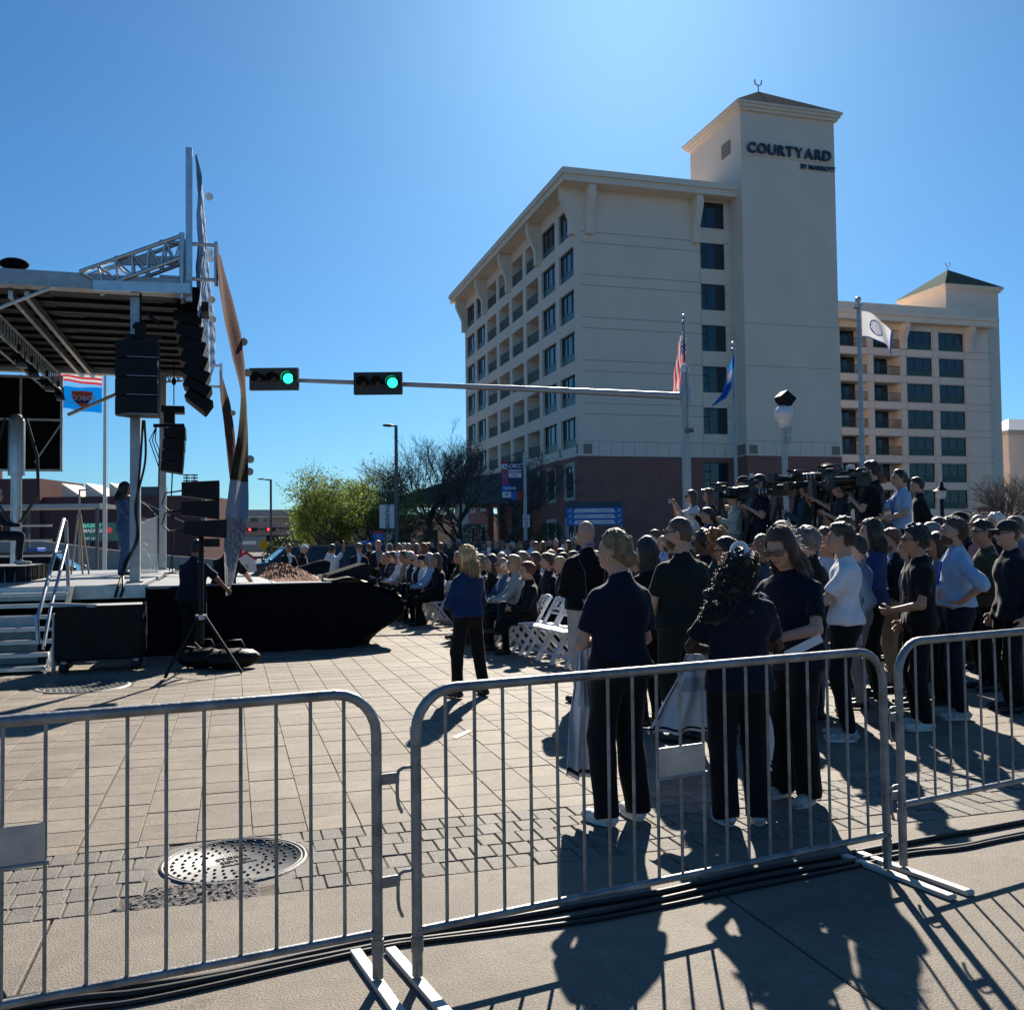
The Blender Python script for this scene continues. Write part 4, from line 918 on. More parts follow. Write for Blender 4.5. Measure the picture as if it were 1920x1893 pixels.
for x in (-3.75, -2.45):
    s = empty('signal_head', (x, -.2*x/3+.1, 2.58), .27); s.parent = fs
    MB().box(-.34, .34, -.06, .06, -.14, .14).build('housing', 'signal_black', s); MB().lathe([(0, .03), (.1, 0)], n=10).build('lens', 'lens_red', s, (-.19, -.07, 0), (PI/2, 0, 0))
fb = empty('far_building', (9, 190, 0), 0, 'pale low buildings on the skyline past the overpass', 'building'); MB().box(-9, 8, 0, 8, 0, 8).box(-16, -9.01, 0, 8, 0, 5.5).build('wall', 'far_concrete', fb)
for k in range(6): MB().box(-8+2.6*k, -6.8+2.6*k, -.1, -.01, 5.4, 6.6).build('window', 'door_glass', fb)
ys_ = empty('warning_sign', (1.6, 50, 0), .4, 'small yellow diamond warning sign beside the overpass', 'road sign'); mat('sign_yellow', (.75, .42, .03), .5)
MB().prism([(-.3, 0, 0), (0, 0, -.3), (.3, 0, 0), (0, 0, .3)], (0, 0, 1.5), (0, .02, 1.5)).build('plate', 'sign_yellow', ys_); MB().tube([(0, .04, 0), (0, .04, 1.4)], .025, 5).build('post', 'pole_grey', ys_)
pc = empty('entrance_canopy', (14.5, 68, 0), 0, 'dark gabled entrance canopy on tan piers left of the hotel', 'canopy')
MB().prism([(-4.5, 0, 0), (7.4, 0, 0), (7.4, 0, 2.6), (1.6, 0, 1.9)], (0, 0, 4.3), (0, 9, 4.3)).build('roof', 'pole_dark', pc)
for x, y in ((-4, .2), (-4, 8), (1.4, .2)): MB().box(x, x+.8, y, y+.8, 0, 4.299).build('pier', 'stucco', pc)

# ------------------------------------------------------------------ vehicles
mat('car_black', (.010, .012, .016), .22, spec=.6, coat=1.); mat('car_navy', (.02, .028, .045), .22, coat=1.); mat('car_white', (.75, .76, .78), .25, coat=1.); mat('car_glass', (.012, .016, .02), .05, spec=.8); mat('tyre', (.015, .015, .015), .85); mat('rim', (.35, .36, .37), .35, metal=.8); mat('headlamp', (.6, .62, .65), .15); mat('taillamp', (.35, .02, .02), .3); mat('bar_blue', (.03, .12, .5), .25)
def car(loc, rz, label, body='car_black', suv=True, bar=False, door=None):
    c = empty('parked_car', (*loc, 0), rz, label, 'car', 'cars parked behind the stage'); L_, W, hb, hr = (4.85, 1.9, .94, 1.5) if suv else (4.75, 1.84, .88, 1.42)
    side = [(-L_/2, .35), (-L_/2, .7), (-L_/2+.08, hb-.04), (-L_*.22, hb), (L_*.22, hb), (L_/2-.5, hb-.1), (L_/2-.06, hb-.3), (L_/2, .5), (L_/2, .33)]
    yv = [-W/2, -W/2+.06, W/2-.06, W/2]; b = MB(); n = len(side); v = []
    for k, y in enumerate(yv):
        for x, z in side: v.append((x*(.985 if k in (0, 3) else 1), y, z-(.05 if k in (0, 3) and z > .6 else 0)))
    fs_ = [tuple(range(n))[::-1], tuple(range(3*n, 4*n))]
    for k in range(3):
        for i in range(n): fs_.append((k*n+i, k*n+(i+1) % n, (k+1)*n+(i+1) % n, (k+1)*n+i))
    b.mesh(v, fs_); b.build('body', body, c)
    xr0, xr1 = (-L_/2+.35, .62) if suv else (-1.15, .35); xb0, xb1 = (-L_/2+.12, 1.25) if suv else (-1.75, 1.05)
    wi = W/2-.24; wo = W/2-.07; v = [(xb0, -wo, hb-.06), (xb1, -wo, hb-.06), (xb1, wo, hb-.06), (xb0, wo, hb-.06), (xr0, -wi, hr-.03), (xr1, -wi, hr-.03), (xr1, wi, hr-.03), (xr0, wi, hr-.03)]
    MB().mesh(v, [(0, 1, 5, 4), (1, 2, 6, 5), (2, 3, 7, 6), (3, 0, 4, 7)]).build('glasshouse', 'car_glass', c)
    MB().box(xr0-.03, xr1+.03, -wi-.02, wi+.02, hr-.032, hr+.012, 0, .02).build('roof', body, c)
    pl_ = MB()
    for sy in (-1, 1):
        for t in (.02, .36, .68, .98):
            pl_.bar((xb0+(xb1-xb0)*t, sy*(wo+.004), hb-.06), (xr0+(xr1-xr0)*t, sy*(wi+.004), hr-.02), .06, .02, upv=(0, 1, 0))
    pl_.build('pillars', body, c)
    for x in (-L_*.31, L_*.31):
        for sy in (-1, 1):
            w_ = MB(); w_.lathe([(.2, .09), (.33, .1), (.355, .06), (.355, -.06), (.33, -.1), (.2, -.09)], n=20); o = w_.build('tyre', 'tyre', c, (x, sy*(W/2-.1), .355), (PI/2, 0, 0))
            MB().lathe([(0, .1), (.06, .1), (.2, .085), (.21, .06)], n=12).build('rim', 'rim', o); MB().lathe([(0, -.1), (.06, -.1), (.2, -.085), (.21, -.06)], n=12).build('rim', 'rim', o)
    for sy in (-1, 1):
        MB().box(L_/2-.16, L_/2+.004, sy*.62-.2, sy*.62+.2, hb-.36, hb-.24).build('headlight', 'headlamp', c); MB().box(-L_/2-.004, -L_/2+.1, sy*.72-.12, sy*.72+.12, .72, hb-.1).build('taillight', 'taillamp', c)
        MB().sphere((.95, sy*(W/2+.06), hb+.06), (.07, .1, .07), 8, 6).build('mirror', body, c)
    if bar: MB().box(-.35, -.05, -.6, .6, hr+.02, hr+.12, 0, .02).build('light_bar', 'bar_blue', c)
    if door: MB().box(-.9, .95, -W/2-.012, -W/2-.003, .42, hb-.14).build('door_panel', door, c)
    return c
car((4.3, 30.2), .05, 'dark blue SUV with a blue light bar behind the standing men', 'car_navy', True, True)
car((8.4, 31.5), .02, 'black SUV partly hidden by the seated audience', 'car_black', True)
car((2.2, 37.2), PI+.1, 'dark sedan in front of the overpass', 'car_navy', False)
car((-5.2, 30.3), .0, 'black patrol car with a roof light bar, seen through the stage railing', 'car_black', False, True, 'car_white')
car((-9.6, 33), .1, 'white car at the left behind the stage', 'car_white', False)
wk = empty('white_kiosk', (.36, 28.1, 0), .1, 'white bell shaped ticket kiosk with red trim, behind the stage deck', 'kiosk')
MB().prism([(-.45, 0, 0), (.45, 0, 0), (.42, 0, .75), (.30, 0, .82), (.26, 0, 1.12), (.0, 0, 1.3), (-.26, 0, 1.12), (-.30, 0, .82), (-.42, 0, .75)], (0, -.3, 0), (0, .3, 0)).build('body', 'car_white', wk)
MB().prism([(.3, 0, 1.1), (.0, 0, 1.31), (-.3, 0, 1.1), (-.3, 0, 1.16), (.0, 0, 1.38), (.3, 0, 1.16)], (0, -.32, 0), (0, .32, 0)).box(-.2, -.08, -.1, .1, 1.2, 1.62).build('red_trim', 'banner_red', wk)
MB().box(-.2, .3, -.2, .2, 1.56, 1.66).build('cap', 'car_white', wk)
MB().box(-.06, .06, -.31, -.302, .2, 1.0).build('hatch', 'far_grey', wk)

mat('hedge_wall', (.30, .24, .18), .9, var=.2, vs=.6)
lw = empty('low_building', (16, 118, 0), -.1, 'long low tan building glimpsed between the bare trees', 'building'); MB().box(-12, 22, 0, 8, 0, 4.6).build('wall', 'hedge_wall', lw); MB().box(-12.3, 22.3, -.3, 8.3, 4.6, 4.9).build('eave', 'pole_dark', lw)
for k in range(9): MB().box(-10+3.4*k, -8.2+3.4*k, -.06, -.01, 1.2, 3).build('window', 'door_glass', lw)
for i, (x, y) in enumerate(((5.5, 57.5), (8.2, 58.5), (11.0, 59), (3.4, 60))): bush((x, y), 1.7, 2.0, ['dark hedge shrub behind the half leafed tree', 'dark hedge shrub behind the grey tree', 'dark hedge shrub left of the canopy pier', 'dark hedge shrub beside the overpass road'][i], seed=20+i, n=1800)
# ------------------------------------------------------------------ mobile stage
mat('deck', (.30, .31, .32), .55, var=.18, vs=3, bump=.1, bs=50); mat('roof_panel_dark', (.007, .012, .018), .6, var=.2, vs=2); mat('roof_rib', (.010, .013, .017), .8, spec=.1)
mat('roof_patch', (.07, .064, .058), .8); mat('scrim_blue', (.30, .44, .62), .9, spec=.1, var=.35, vs=2.5); mat('soil', (.24, .115, .068), .95, var=.45, vs=30, bump=.8, bs=60)
mat('acrylic', (.75, .8, .82), .08, alpha=.22, spec=.6)
SG = empty('mobile_stage', (-1.45, 16.1, 0), 0, 'mobile concert stage with aluminium deck, posts and dark panelled roof', 'stage')
SX, SY = -1.45, 16.1
def P_(mb, name, m): return mb.build(name, m, SG)
def L_(x, y, z): return (x-SX, y-SY, z)
b = MB()
for k in range(5): b = MB().box(-11-SX+2*k*.97, -11-SX+2*k*.97+1.93, -.72, 8.4, .94, 1.0, 0, .004); P_(b, 'deck_panel', 'deck')
P_(MB().box(-11-SX, -1.2-SX, -.74, -.722, .80, .995).box(-11-SX, -1.2-SX, -.75, -.7405, .86, .89).box(-11-SX, -1.2-SX, -.75, -.7405, .96, .985), 'deck_edge', 'alu')
P_(MB().box(-11-SX, -1.2-SX, -.70, -.66, .0, .80), 'deck_skirt', 'black_cloth')
for (x, y, h) in ((-1.45, 16.1, 5.5), (-1.54, 23.8, 5.65)):
    P_(MB().box(x-.075-SX, x+.075-SX, y-.075-SY, y+.075-SY, 1.003, h), 'post', 'alu_dull'); P_(MB().box(x-.12-SX, x+.12-SX, y-.12-SY, y+.12-SY, 1.002, 1.03).box(x-.1-SX, x+.1-SX, y-.17-SY, y-.121-SY, .6, 1.0), 'post_foot', 'alu_dull')
P_(MB().box(-1.49-SX, -1.41-SX, -.08, .08, 5.0, 5.08), 'post_strap', 'black')
# roof: dark panels between ribs, seen from below
ys_ = np.linspace(16.25, 23.75, 12)
for i in range(11):
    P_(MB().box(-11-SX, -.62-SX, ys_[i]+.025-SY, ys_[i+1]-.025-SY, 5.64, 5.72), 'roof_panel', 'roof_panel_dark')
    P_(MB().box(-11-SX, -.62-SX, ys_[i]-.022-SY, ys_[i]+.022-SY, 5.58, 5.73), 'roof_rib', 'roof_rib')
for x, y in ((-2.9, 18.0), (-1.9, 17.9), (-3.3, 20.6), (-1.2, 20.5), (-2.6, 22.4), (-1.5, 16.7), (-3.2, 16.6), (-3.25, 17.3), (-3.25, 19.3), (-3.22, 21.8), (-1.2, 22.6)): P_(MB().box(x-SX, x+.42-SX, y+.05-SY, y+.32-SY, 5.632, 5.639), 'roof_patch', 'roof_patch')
P_(MB().box(-11-SX, -.62-SX, 15.95-SY, 16.24-SY, 5.58, 5.82), 'near_roof_beam', 'alu_dull'); P_(MB().box(-11-SX, -.75-SX, 23.76-SY, 23.98-SY, 5.56, 5.78), 'far_roof_beam', 'alu_dull'); P_(MB().box(-.615-SX, -.5-SX, 16.25-SY, 23.75-SY, 5.5, 5.78), 'front_roof_beam', 'roof_rib')
P_(MB().box(-3.8-SX, -3.4-SX, 15.9-SY, 15.945-SY, 5.62, 5.86), 'beam_plate', 'alu'); P_(MB().sphere((-3.2-SX, 16.1-SY, 5.93), (.22, .12, .1), 10, 6), 'cable_bundle', 'black_cloth')
for x in (-3.28, -3.05): P_(MB().box(x-.035-SX, x+.035-SX, 16.26-SY, 23.74-SY, 5.44, 5.56), 'rail', 'alu')
t = MB(); P0, P1 = (-2.6, 15.93, 5.58), (-5.2, 15.93, 4.3); t.tube([L_(*P0), L_(*P1)], .028, 8); P_(t, 'brace', 'alu')
P_(MB().tube([L_(-3.55, 23.5, 4.55), L_(-1.9, 23.9, 5.45)], .04, 8), 'brace', 'alu_dull')
def truss(pts_a, pts_b, n, name, r=.022, m='alu'):   # two chords with zigzag web
    a0, a1 = map(Vector, pts_a); b0, b1 = map(Vector, pts_b); t = MB(); t.tube([a0, a1], r, 8).tube([b0, b1], r, 8)
    for k in range(n):
        p = a0.lerp(a1, k/n); q = b0.lerp(b1, (k+.5)/n); p2 = a0.lerp(a1, (k+1)/n); t.tube([p, q], r*.55, 5); t.tube([q, p2], r*.55, 5)
    return P_(t, name, m)
for dy in (0, .34): truss((L_(-2.25, 15.93+dy, 5.83), L_(-.74, 15.93+dy, 6.52)), (L_(-2.0, 15.93+dy, 5.58), L_(-.76, 15.93+dy, 6.16)), 6, 'corner_truss', .034)
P_(MB().tube([L_(-.75, 15.93, 5.5), L_(-.75, 15.93, 6.56)], .04, 8), 'truss_end', 'alu'); P_(MB().tube([L_(-.75, 16.27, 5.5), L_(-.75, 16.27, 6.56)], .04, 8), 'truss_end', 'alu')
P_(MB().bar(L_(-2.05, 15.9, 5.62), L_(-.62, 15.9, 5.66), .05, .16), 'lower_beam', 'alu'); P_(MB().bar(L_(-1.75, 16.0, 6.06), L_(-.8, 16.0, 6.12), .05, .14), 'middle_beam', 'alu_dull')
for yy, z1, z2, zz in ((16.12, 6.45, 5.88, 0), (23.8, 5.86, 5.35, 0)):
    f = MB()
    for z in (z1, z2): f.tube([L_(-1.1, yy, z), L_(-.23, yy, z)], .032, 8)
    f.tube([L_(-.23, yy, z2-.1), L_(-.23, yy, z1+.06)], .032, 8); P_(f, 'banner_frame', 'alu')
truss((L_(-1.5, 23.8, 5.78), L_(-.5, 23.8, 5.84)), (L_(-1.5, 23.8, 5.42), L_(-.5, 23.8, 5.52)), 5, 'far_truss', .025)
# lighting truss on the upstage side
for dx in (0, -.3):
    for z in (5.5, 5.16):
        P_(MB().tube([L_(-3.75+dx, 16.3, z), L_(-3.75+dx, 23.7, z)], .026, 6), 'truss_chord', 'alu_dull')
wb = MB()
for k in range(30): y = 16.4+.25*k; wb.tube([L_(-3.75, y, 5.5), L_(-3.75, y+.02, 5.16)], .018, 5)
tag(P_(wb, 'truss_web', 'alu_dull'), kind='stuff')
# raised far side wall
P_(MB().box(-9-SX, -3.74-SX, 24.0-SY, 24.05-SY, 3.3, 5.5), 'side_wall', 'black_cloth')
for z in (3.32, 4.48, 5.46): P_(MB().bar(L_(-9, 23.96, z), L_(-3.72, 23.96, z), .05, .05), 'wall_frame', 'alu_dull')
for x in (-3.75, -4.6): P_(MB().bar(L_(x, 23.95, 3.3), L_(x, 23.95, 5.5), .05, .05), 'wall_frame', 'alu_dull')
P_(MB().bar(L_(-3.75, 23.93, 4.4), L_(-4.3, 23.93, 3.5), .03, .03), 'wall_brace', 'alu_dull')
P_(MB().tube([L_(-4.4, 22.5, 1.0), L_(-4.4, 22.5, 3.1)], .11, 12).tube([L_(-4.4, 22.5, 3.1), L_(-4.4, 22.5, 4.25), L_(-4.4, 22.5, 4.38), L_(-4.4, 22.5, 4.42)], [.17, .17, .12, .02], 12), 'lift_column', 'alu')
for sx in (-1, 1): P_(MB().tube([L_(-4.4+sx*.2, 22.4, 4.3), L_(-4.4+sx*.42, 22.4, 3.5), L_(-4.4+sx*.45, 22.4, 2.7), L_(-4.4+sx*.1, 22.4, 2.1)], .035, 6), 'hose', 'rubber')
def fixture(y, k):
    f = empty('stage_light', (-3.62, y, 5.08), 0, ['stage spotlight on the truss, nearest the camera', 'second stage spotlight along the truss', 'third stage spotlight along the truss', 'stage spotlight on the truss, farthest back'][k], 'spotlight', 'spotlights hung on the upstage truss')
    MB().tube([(0, 0, .1), (0, 0, -.02)], .03, 6).bar((-.1, 0, -.03), (-.1, 0, -.2), .02, .03).bar((.1, 0, -.03), (.1, 0, -.2), .02, .03).build('yoke', 'black', f)
    MB().lathe([(0, -.14), (.07, -.13), (.085, .0), (.085, .16), (.07, .16), (.065, .1), (0, .1)], n=12).build('body', 'black', f, (0, 0, -.18), (PI*.72, .0, .5))
    MB().box(-.09, .09, -.09, .09, -.01, .01).build('barn_door', 'alu_dull', f, (.06, -.1, -.27), (PI*.3, 0, .5))
for k, y in enumerate((18.64, 19.78, 21.35, 22.68)): fixture(y, k)
# header scrim with mast
hm = empty('header_banner', (-.62, 16.1, 5.5), 0, 'rippled blue mesh header banner standing above the stage front', 'banner')
MB().box(-.08, .02, -.06, .06, 0, 2.5).build('mast', 'alu', hm); MB().box(-.05, .03, 7.6, 7.7, -.2, 1.7).build('mast', 'alu_dull', hm)
V = []; F = []; nu, nv = 130, 26
for j in range(nv+1):
    for i in range(nu+1):
        u, v = i/nu, j/nv; y = .05+7.6*u; zt_ = 2.45-.6*u+.0; zb_ = -.1-1.2*u*(1-u)*.5-.25*u
        V.append((.09+.05*math.sin(u*130+v*9)*(.3+.7*math.sin(v*3))+.09*math.sin(v*3.0)*(.5+u)+.02*math.sin(v*17+u*9), y, zb_+(zt_-zb_)*v))
for j in range(nv):
    for i in range(nu): a = j*(nu+1)+i; F.append((a, a+1, a+nu+2, a+nu+1))
MB().mesh(V, F, 0, True).build('fabric', 'scrim_blue', hm)
mat('tab_tan', (.45, .36, .28), .7); mat('tab_white', (.7, .7, .7), .6)
for u, v, m in ((.05, .86, 'tab_white'), (.1, .5, 'tab_white'), (.35, .35, 'tab_tan'), (.5, .3, 'tab_tan'), (.2, .55, 'tab_white')):
    MB().lathe([(0, .01), (.07, .0)], n=12).build('tab', m, hm, (.27, 7.6*u, -.1+2.3*v), (PI/2, 0, .2))
# side banners: photo print strips bowed by the wind, seen almost edge on
mat('ban_rust', (.10, .04, .033), .95, var=.2, vs=2, spec=.05); mat('ban_white', (.28, .31, .38), .9, spec=.05, var=.15, vs=4); mat('ban_dark', (.02, .018, .013), .9, spec=.05, var=.8, vs=8, two=(.06, .045, .02)); mat('ban_crowd', (.03, .034, .045), .9, spec=.05, var=.9, vs=16, two=(.36, .37, .40)); mat('ban_blue', (.12, .17, .25), .5)
def side_banner(y0, prof, label, zl, yb=0.):
    o = empty('side_banner', (prof[0][0], y0, 0), 0, label, 'banner', 'vertical side banners on the stage front'); 
    zz = np.linspace(prof[0][1], prof[-1][1], 60); xs_ = np.interp(-zz, [-p[1] for p in prof], [p[0] for p in prof]); ws = np.interp(-zz, [-p[1] for p in prof], [p[2] for p in prof])
    k = np.ones(7)/7; xs_ = np.convolve(np.pad(xs_, 3, mode='edge'), k, 'valid')
    b = MB()
    for i in range(59):
        for j in range(6):
            q = []
            for ii, jj in ((i, j), (i, j+1), (i+1, j+1), (i+1, j)):
                s = jj/6-.5; q.append((xs_[ii]-prof[0][0]+s*ws[ii]+.02*math.sin(jj*1.1+ii*.15), s*.6+.03*math.sin(ii*.3)-yb*ii/59, zz[ii]))
            zc = zz[i]; mi = [m for z, m in zl if zc >= z][0]
            if mi == 1 and j >= 4: mi = 4
            b.face(q, mi, True)
    b.build('fabric', ['ban_rust', 'ban_white', 'ban_dark', 'ban_crowd', 'ban_blue'], o)
    for z in ((4.85, 2.95, 2.75, 4.35) if y0 < 20 else (4.7,)):
        x = np.interp(-z, [-p[1] for p in prof], [p[0]+p[2]*.5 for p in prof])-prof[0][0]
        MB().lathe([(0, .012), (.06, .006), (.065, 0)], n=14).build('tab', 'tab_tan', o, (x+.03, -.2, z), (PI/2, 0, 0))
    return o
side_banner(16.12, [(-.21, 6.38, .06), (-.10, 5.6, .2), (.02, 5.0, .25), (.12, 4.44, .2), (.21, 3.91, .08), (.20, 3.2, .16), (.13, 2.72, .24), (.08, 2.06, .33), (.0, 1.59, .26), (-.03, 1.2, .16), (-.05, .85, .08)], 'tall bowed side banner nearest the camera, rust brown above and photo print below', ((3.95, 0), (2.6, 2), (2.0, 1), (0, 3)), 1.7)
side_banner(23.8, [(-.25, 5.7, .05), (-.15, 5.0, .22), (-.02, 4.2, .24), (.06, 3.4, .2), (.08, 2.6, .1), (.0, 2.0, .2), (-.05, 1.4, .15)], 'far side banner, rust brown, behind the near one', ((2.5, 0), (0, 1)))
# front extension deck wrapped in black cloth
ex = empty('thrust_stage', (-.6, 14.6, 0), 0, 'low thrust stage wrapped in black cloth with a loose corner flap', 'stage')
for k in range(3): MB().box(-.55+.87*k, .31+.87*k, .0, 5.6, .96, 1.002, 0, .004).build('deck_panel', 'deck', ex)
V = []; F = []; nu, nv = 90, 20
pathp = [(-.58, .02), (.3, -.03), (1.2, -.02), (2.1, .0), (2.62, .12), (2.85, .55), (2.75, 1.1), (2.72, 3), (2.72, 5.5)]
pl = [Vector((*p, 0)) for p in pathp]; dl = [0]
for a, c in zip(pl[:-1], pl[1:]): dl.append(dl[-1]+(c-a).length)
for j in range(nv+1):
    for i in range(nu+1):
        s = dl[-1]*i/nu; x = np.interp(s, dl, [p.x for p in pl]); y = np.interp(s, dl, [p.y for p in pl]); v = j/nv
        bl_ = math.exp(-((s-3.35)/.55)**2); bow = math.sin(PI*min(1, v*.95+.05))
        z = v*(.985-.0*bl_); out = .04*math.sin(s*9+v*2)*(1-v)+.02*math.sin(s*23)*(1-v)
        x += bl_*(.62*math.sin(PI*min(1, v/.92)**1.3)-.30*(1-v)); y += out-.05*(1-v)-bl_*.12*bow
        V.append((x, y, max(.003, z)))
for j in range(nv):
    for i in range(nu): a = j*(nu+1)+i; F.append((a, a+1, a+nu+2, a+nu+1))
MB().mesh(V, F, 0, True).build('cloth_skirt', 'black_cloth', ex)
V = []; F = []   # vinyl flap spilling over the corner
for j in range(13):
    for i in range(15):
        u, v = i/14, j/12; x = 1.95+u*1.28; y = .15+v*1.3; z = 1.03+.03*math.sin(v*9+u*3)-.5*max(0, u-.25)**1.35-.02*math.sin(u*14+v*4)
        V.append((x, y, z))
for j in range(12):
    for i in range(14): a = j*15+i; F.append((a, a+1, a+16, a+15))
MB().mesh(V, F, 0, True).build('corner_flap', 'black_vinyl', ex)
V = []; F = []; nx_, ny_ = 34, 70; rr = random.Random(4)   # soil mound
for j in range(ny_+1):
    for i in range(nx_+1):
        u, v = i/nx_*2-1, j/ny_*2-1; e = max(0, 1-abs(u)**2.2)*max(0, 1-abs(v)**4); V.append((.86+.36*u-.18*v+rr.uniform(-.01, .01), 17.1+2.1*v+rr.uniform(-.015, .015), 1.004+e*(.17+.05*math.sin(v*7+u*3)+rr.uniform(-.035, .035))))
for j in range(ny_):
    for i in range(nx_): a = j*(nx_+1)+i; F.append((a, a+1, a+nx_+2, a+nx_+1))
tag(MB().mesh(V, F).build('soil_mound', 'soil'), 'long mound of reddish brown soil on the thrust stage', 'soil mound')
def wedge(x, y, rz, label):
    o = empty('stage_monitor', (x, y, 1.004), rz, label, 'speaker', 'wedge monitors on the thrust stage')
    MB().prism([(-.33, 0, 0), (.30, 0, 0), (.33, 0, .22), (.25, 0, .25), (-.33, 0, .08)], (0, -.28, 0), (0, .28, 0)).build('cabinet', 'black', o)
    MB().face([(-.32, -.26, .09), (-.32, .26, .09), (.24, .26, .256), (.24, -.26, .256)]).build('grille', 'black_cloth', o)
wedge(1.75, 15.3, .1, 'near wedge monitor at the right end of the thrust stage'); wedge(1.45, 18.6, .1, 'far wedge monitor behind the soil mound')
# stairs
sr = empty('stage_stairs', (-2.24, 13.2, 0), 0, 'aluminium stage stairs with round handrails at the left edge', 'stairs')
N = 7
for k in range(N):
    y = .3*k; z = .98*(k+.6)/N-.05; MB().box(-1.5, -.02, y+.02, y+.3, z, z+.05, 0, .006).build('tread', 'alu', sr)
for x in (0, -1.52): MB().prism([(0, -.03, 0), (0, .12, 0), (0, 2.2, .9), (0, 2.2, 1.0), (0, 2.0, 1.0)], (x-.02, 0, 0), (x+.02, 0, 0)).build('stringer', 'alu', sr)
for x in (-.09, ):
    MB().tube([(x, .05, .36), (x-.02, .07, .70), (x, .12, .76), (x, 1.9, 1.98), (x+.02, 1.98, 1.95), (x+.05, 2.0, 1.0)], .026, 8).build('handrail', 'alu', sr)
    MB().tube([(x+.05, .1, .30), (x+.05, .6, .78), (x+.05, 1.85, 1.6)], .022, 8).build('handrail', 'alu', sr)
MB().tube([(.08, .1, .0), (.08, .12, .68), (.06, .16, .72)], .026, 8).build('handrail_post', 'alu_dull', sr)
MB().box(-1.5, -.3, 1.2, 1.25, .0, .62).build('lattice_panel', 'alu_dull', sr)
# covered road case
rc = empty('road_case', (-1.6, 13.35, 0), .05, 'black vinyl covered equipment case on casters beside the stairs', 'case')
MB().box(-.5, .5, -.32, .32, .16, .80, 0, .02).build('case', 'black_cloth', rc)
V = []; F = []
for j in range(11):
    for i in range(25):
        u, v = i/24, j/10; x = .52 if u > .55 else -.52+1.04*u/.55; y = -.345 if u <= .55 else -.345+.69*(u-.55)/.45
        V.append((x+.02*math.sin(v*8+u*30)*(u > .4), y-.015*math.sin(v*6+u*22), .18+.66*v))
for j in range(10):
    for i in range(24): a = j*25+i; F.append((a, a+1, a+26, a+25))
MB().mesh(V, F, 0, True).build('vinyl_cover', 'black_vinyl', rc)
MB().bar((-.6, -.1, .86), (-.05, -.36, .84), .05, .04).build('lid_edge', 'alu_dull', rc); MB().box(-.4, .48, -.3, .3, .81, .83).build('tray', 'alu_dull', rc)
for x in (-.42, .42):
    for y in (-.26, .26): MB().lathe([(0, -.02), (.06, -.02), (.06, .02), (0, .02)], n=12).build('caster', 'rubber', rc, (x, y, .065), (PI/2, 0, .4)); MB().box(x-.03, x+.03, y-.03, y+.03, .12, .16).build('caster_plate', 'alu_dull', rc)
# line arrays
def cab(w, h, d): # trapezoid cabinet, front at +x wider
    return MB().prism([(-d/2, 0, -h*.36), (d/2, 0, -h/2), (d/2, 0, h/2), (-d/2, 0, h*.36)], (0, -w/2, 0), (0, w/2, 0))
A_ = empty('line_array', (-1.34, 15.55, 5.0), 0, 'big black line array speaker hung in front of the near stage post', 'speaker')
MB().tube([(0, .1, 0), (0, .1, .55)], .02, 6).box(-.08, .08, -.0, .2, -.16, .06).build('hoist', 'black', A_); MB().bar((-.25, 0, -.18), (.32, 0, -.18), .12, .06).build('fly_bar', 'black', A_)
MB().tube([(.1, -.05, .2), (.22, -.05, .1), (.3, -.05, .02)], .03, 6).build('arm', 'black', A_)
for k in range(4):
    z = -.42-.30*k; x = -.0
    c = MB().prism([(-.36, -.12, 0), (-.18, -.3, 0), (.29, -.3, 0), (.29, .3, 0), (-.18, .3, 0), (-.36, .12, 0)], (0, 0, z-.138), (0, 0, z+.138)).build('cabinet', 'black', A_)
    MB().bar((-.17, -.305, z-.14), (.285, -.305, z-.14), .01, .008).build('seam', 'alu_dull', c)
B_ = empty('line_array', (-.66, 17.0, 5.6), 0, 'curved black line array hung at the stage front corner', 'speaker')
MB().box(-.2, .3, -.3, .3, -.1, .06).build('fly_bar', 'black', B_); MB().tube([(0, 0, .05), (0, 0, .35)], .03, 6).build('hoist', 'black', B_)
x, z, an = -.05, -.22, .1
for k in range(7):
    o = cab(.72, .235, .42).build('cabinet', 'black', B_, (x, 0, z), (0, an, 0)); MB().box(.212, .218, -.34, .34, -.1, .1).build('grille', 'black_cloth', o)
    x += .245*math.sin(an)*-1*.2+.045; z -= .243*math.cos(an); an += .085
A_.scale = (.95, .95, .95); A_.location = (-1.34, 15.55, 4.95)
C_ = empty('line_array', (-1.2, 22.0, 4.95), 0, 'small line array hanging on a chain at the far side of the stage', 'speaker')
MB().tube([(0, 0, .65), (0, 0, -.32)], .012, 5).sphere((0, 0, .2), (.05, .05, .09), 8, 6).build('chain', 'black', C_); MB().box(-.25, .22, -.2, .2, -.5, -.36).box(-.2, .02, -.15, .15, -.72, -.52).build('hoist', 'black', C_); MB().bar((-.42, 0, -.78), (.22, 0, -.76), .1, .07).build('fly_bar', 'black', C_)
for k in range(4): MB().prism([(-.22, 0, -.1), (.22+.0*k, 0, -.125), (.22, 0, .125), (-.22, 0, .1)], (0, -.3, 0), (0, .3, 0)).build('cabinet', 'black', C_, (.03-.02*k, 0, -.95-.245*k), (0, .04*k-.02, 0))
for k in range(3): MB().tube([(-.36, 0, -.8), (-.38-.06*k, 0, -1.1), (-.3, 0, -1.3-.2*k), (-.34, 0, -3.8)], .012, 5).build('signal_cable', 'rubber', C_)
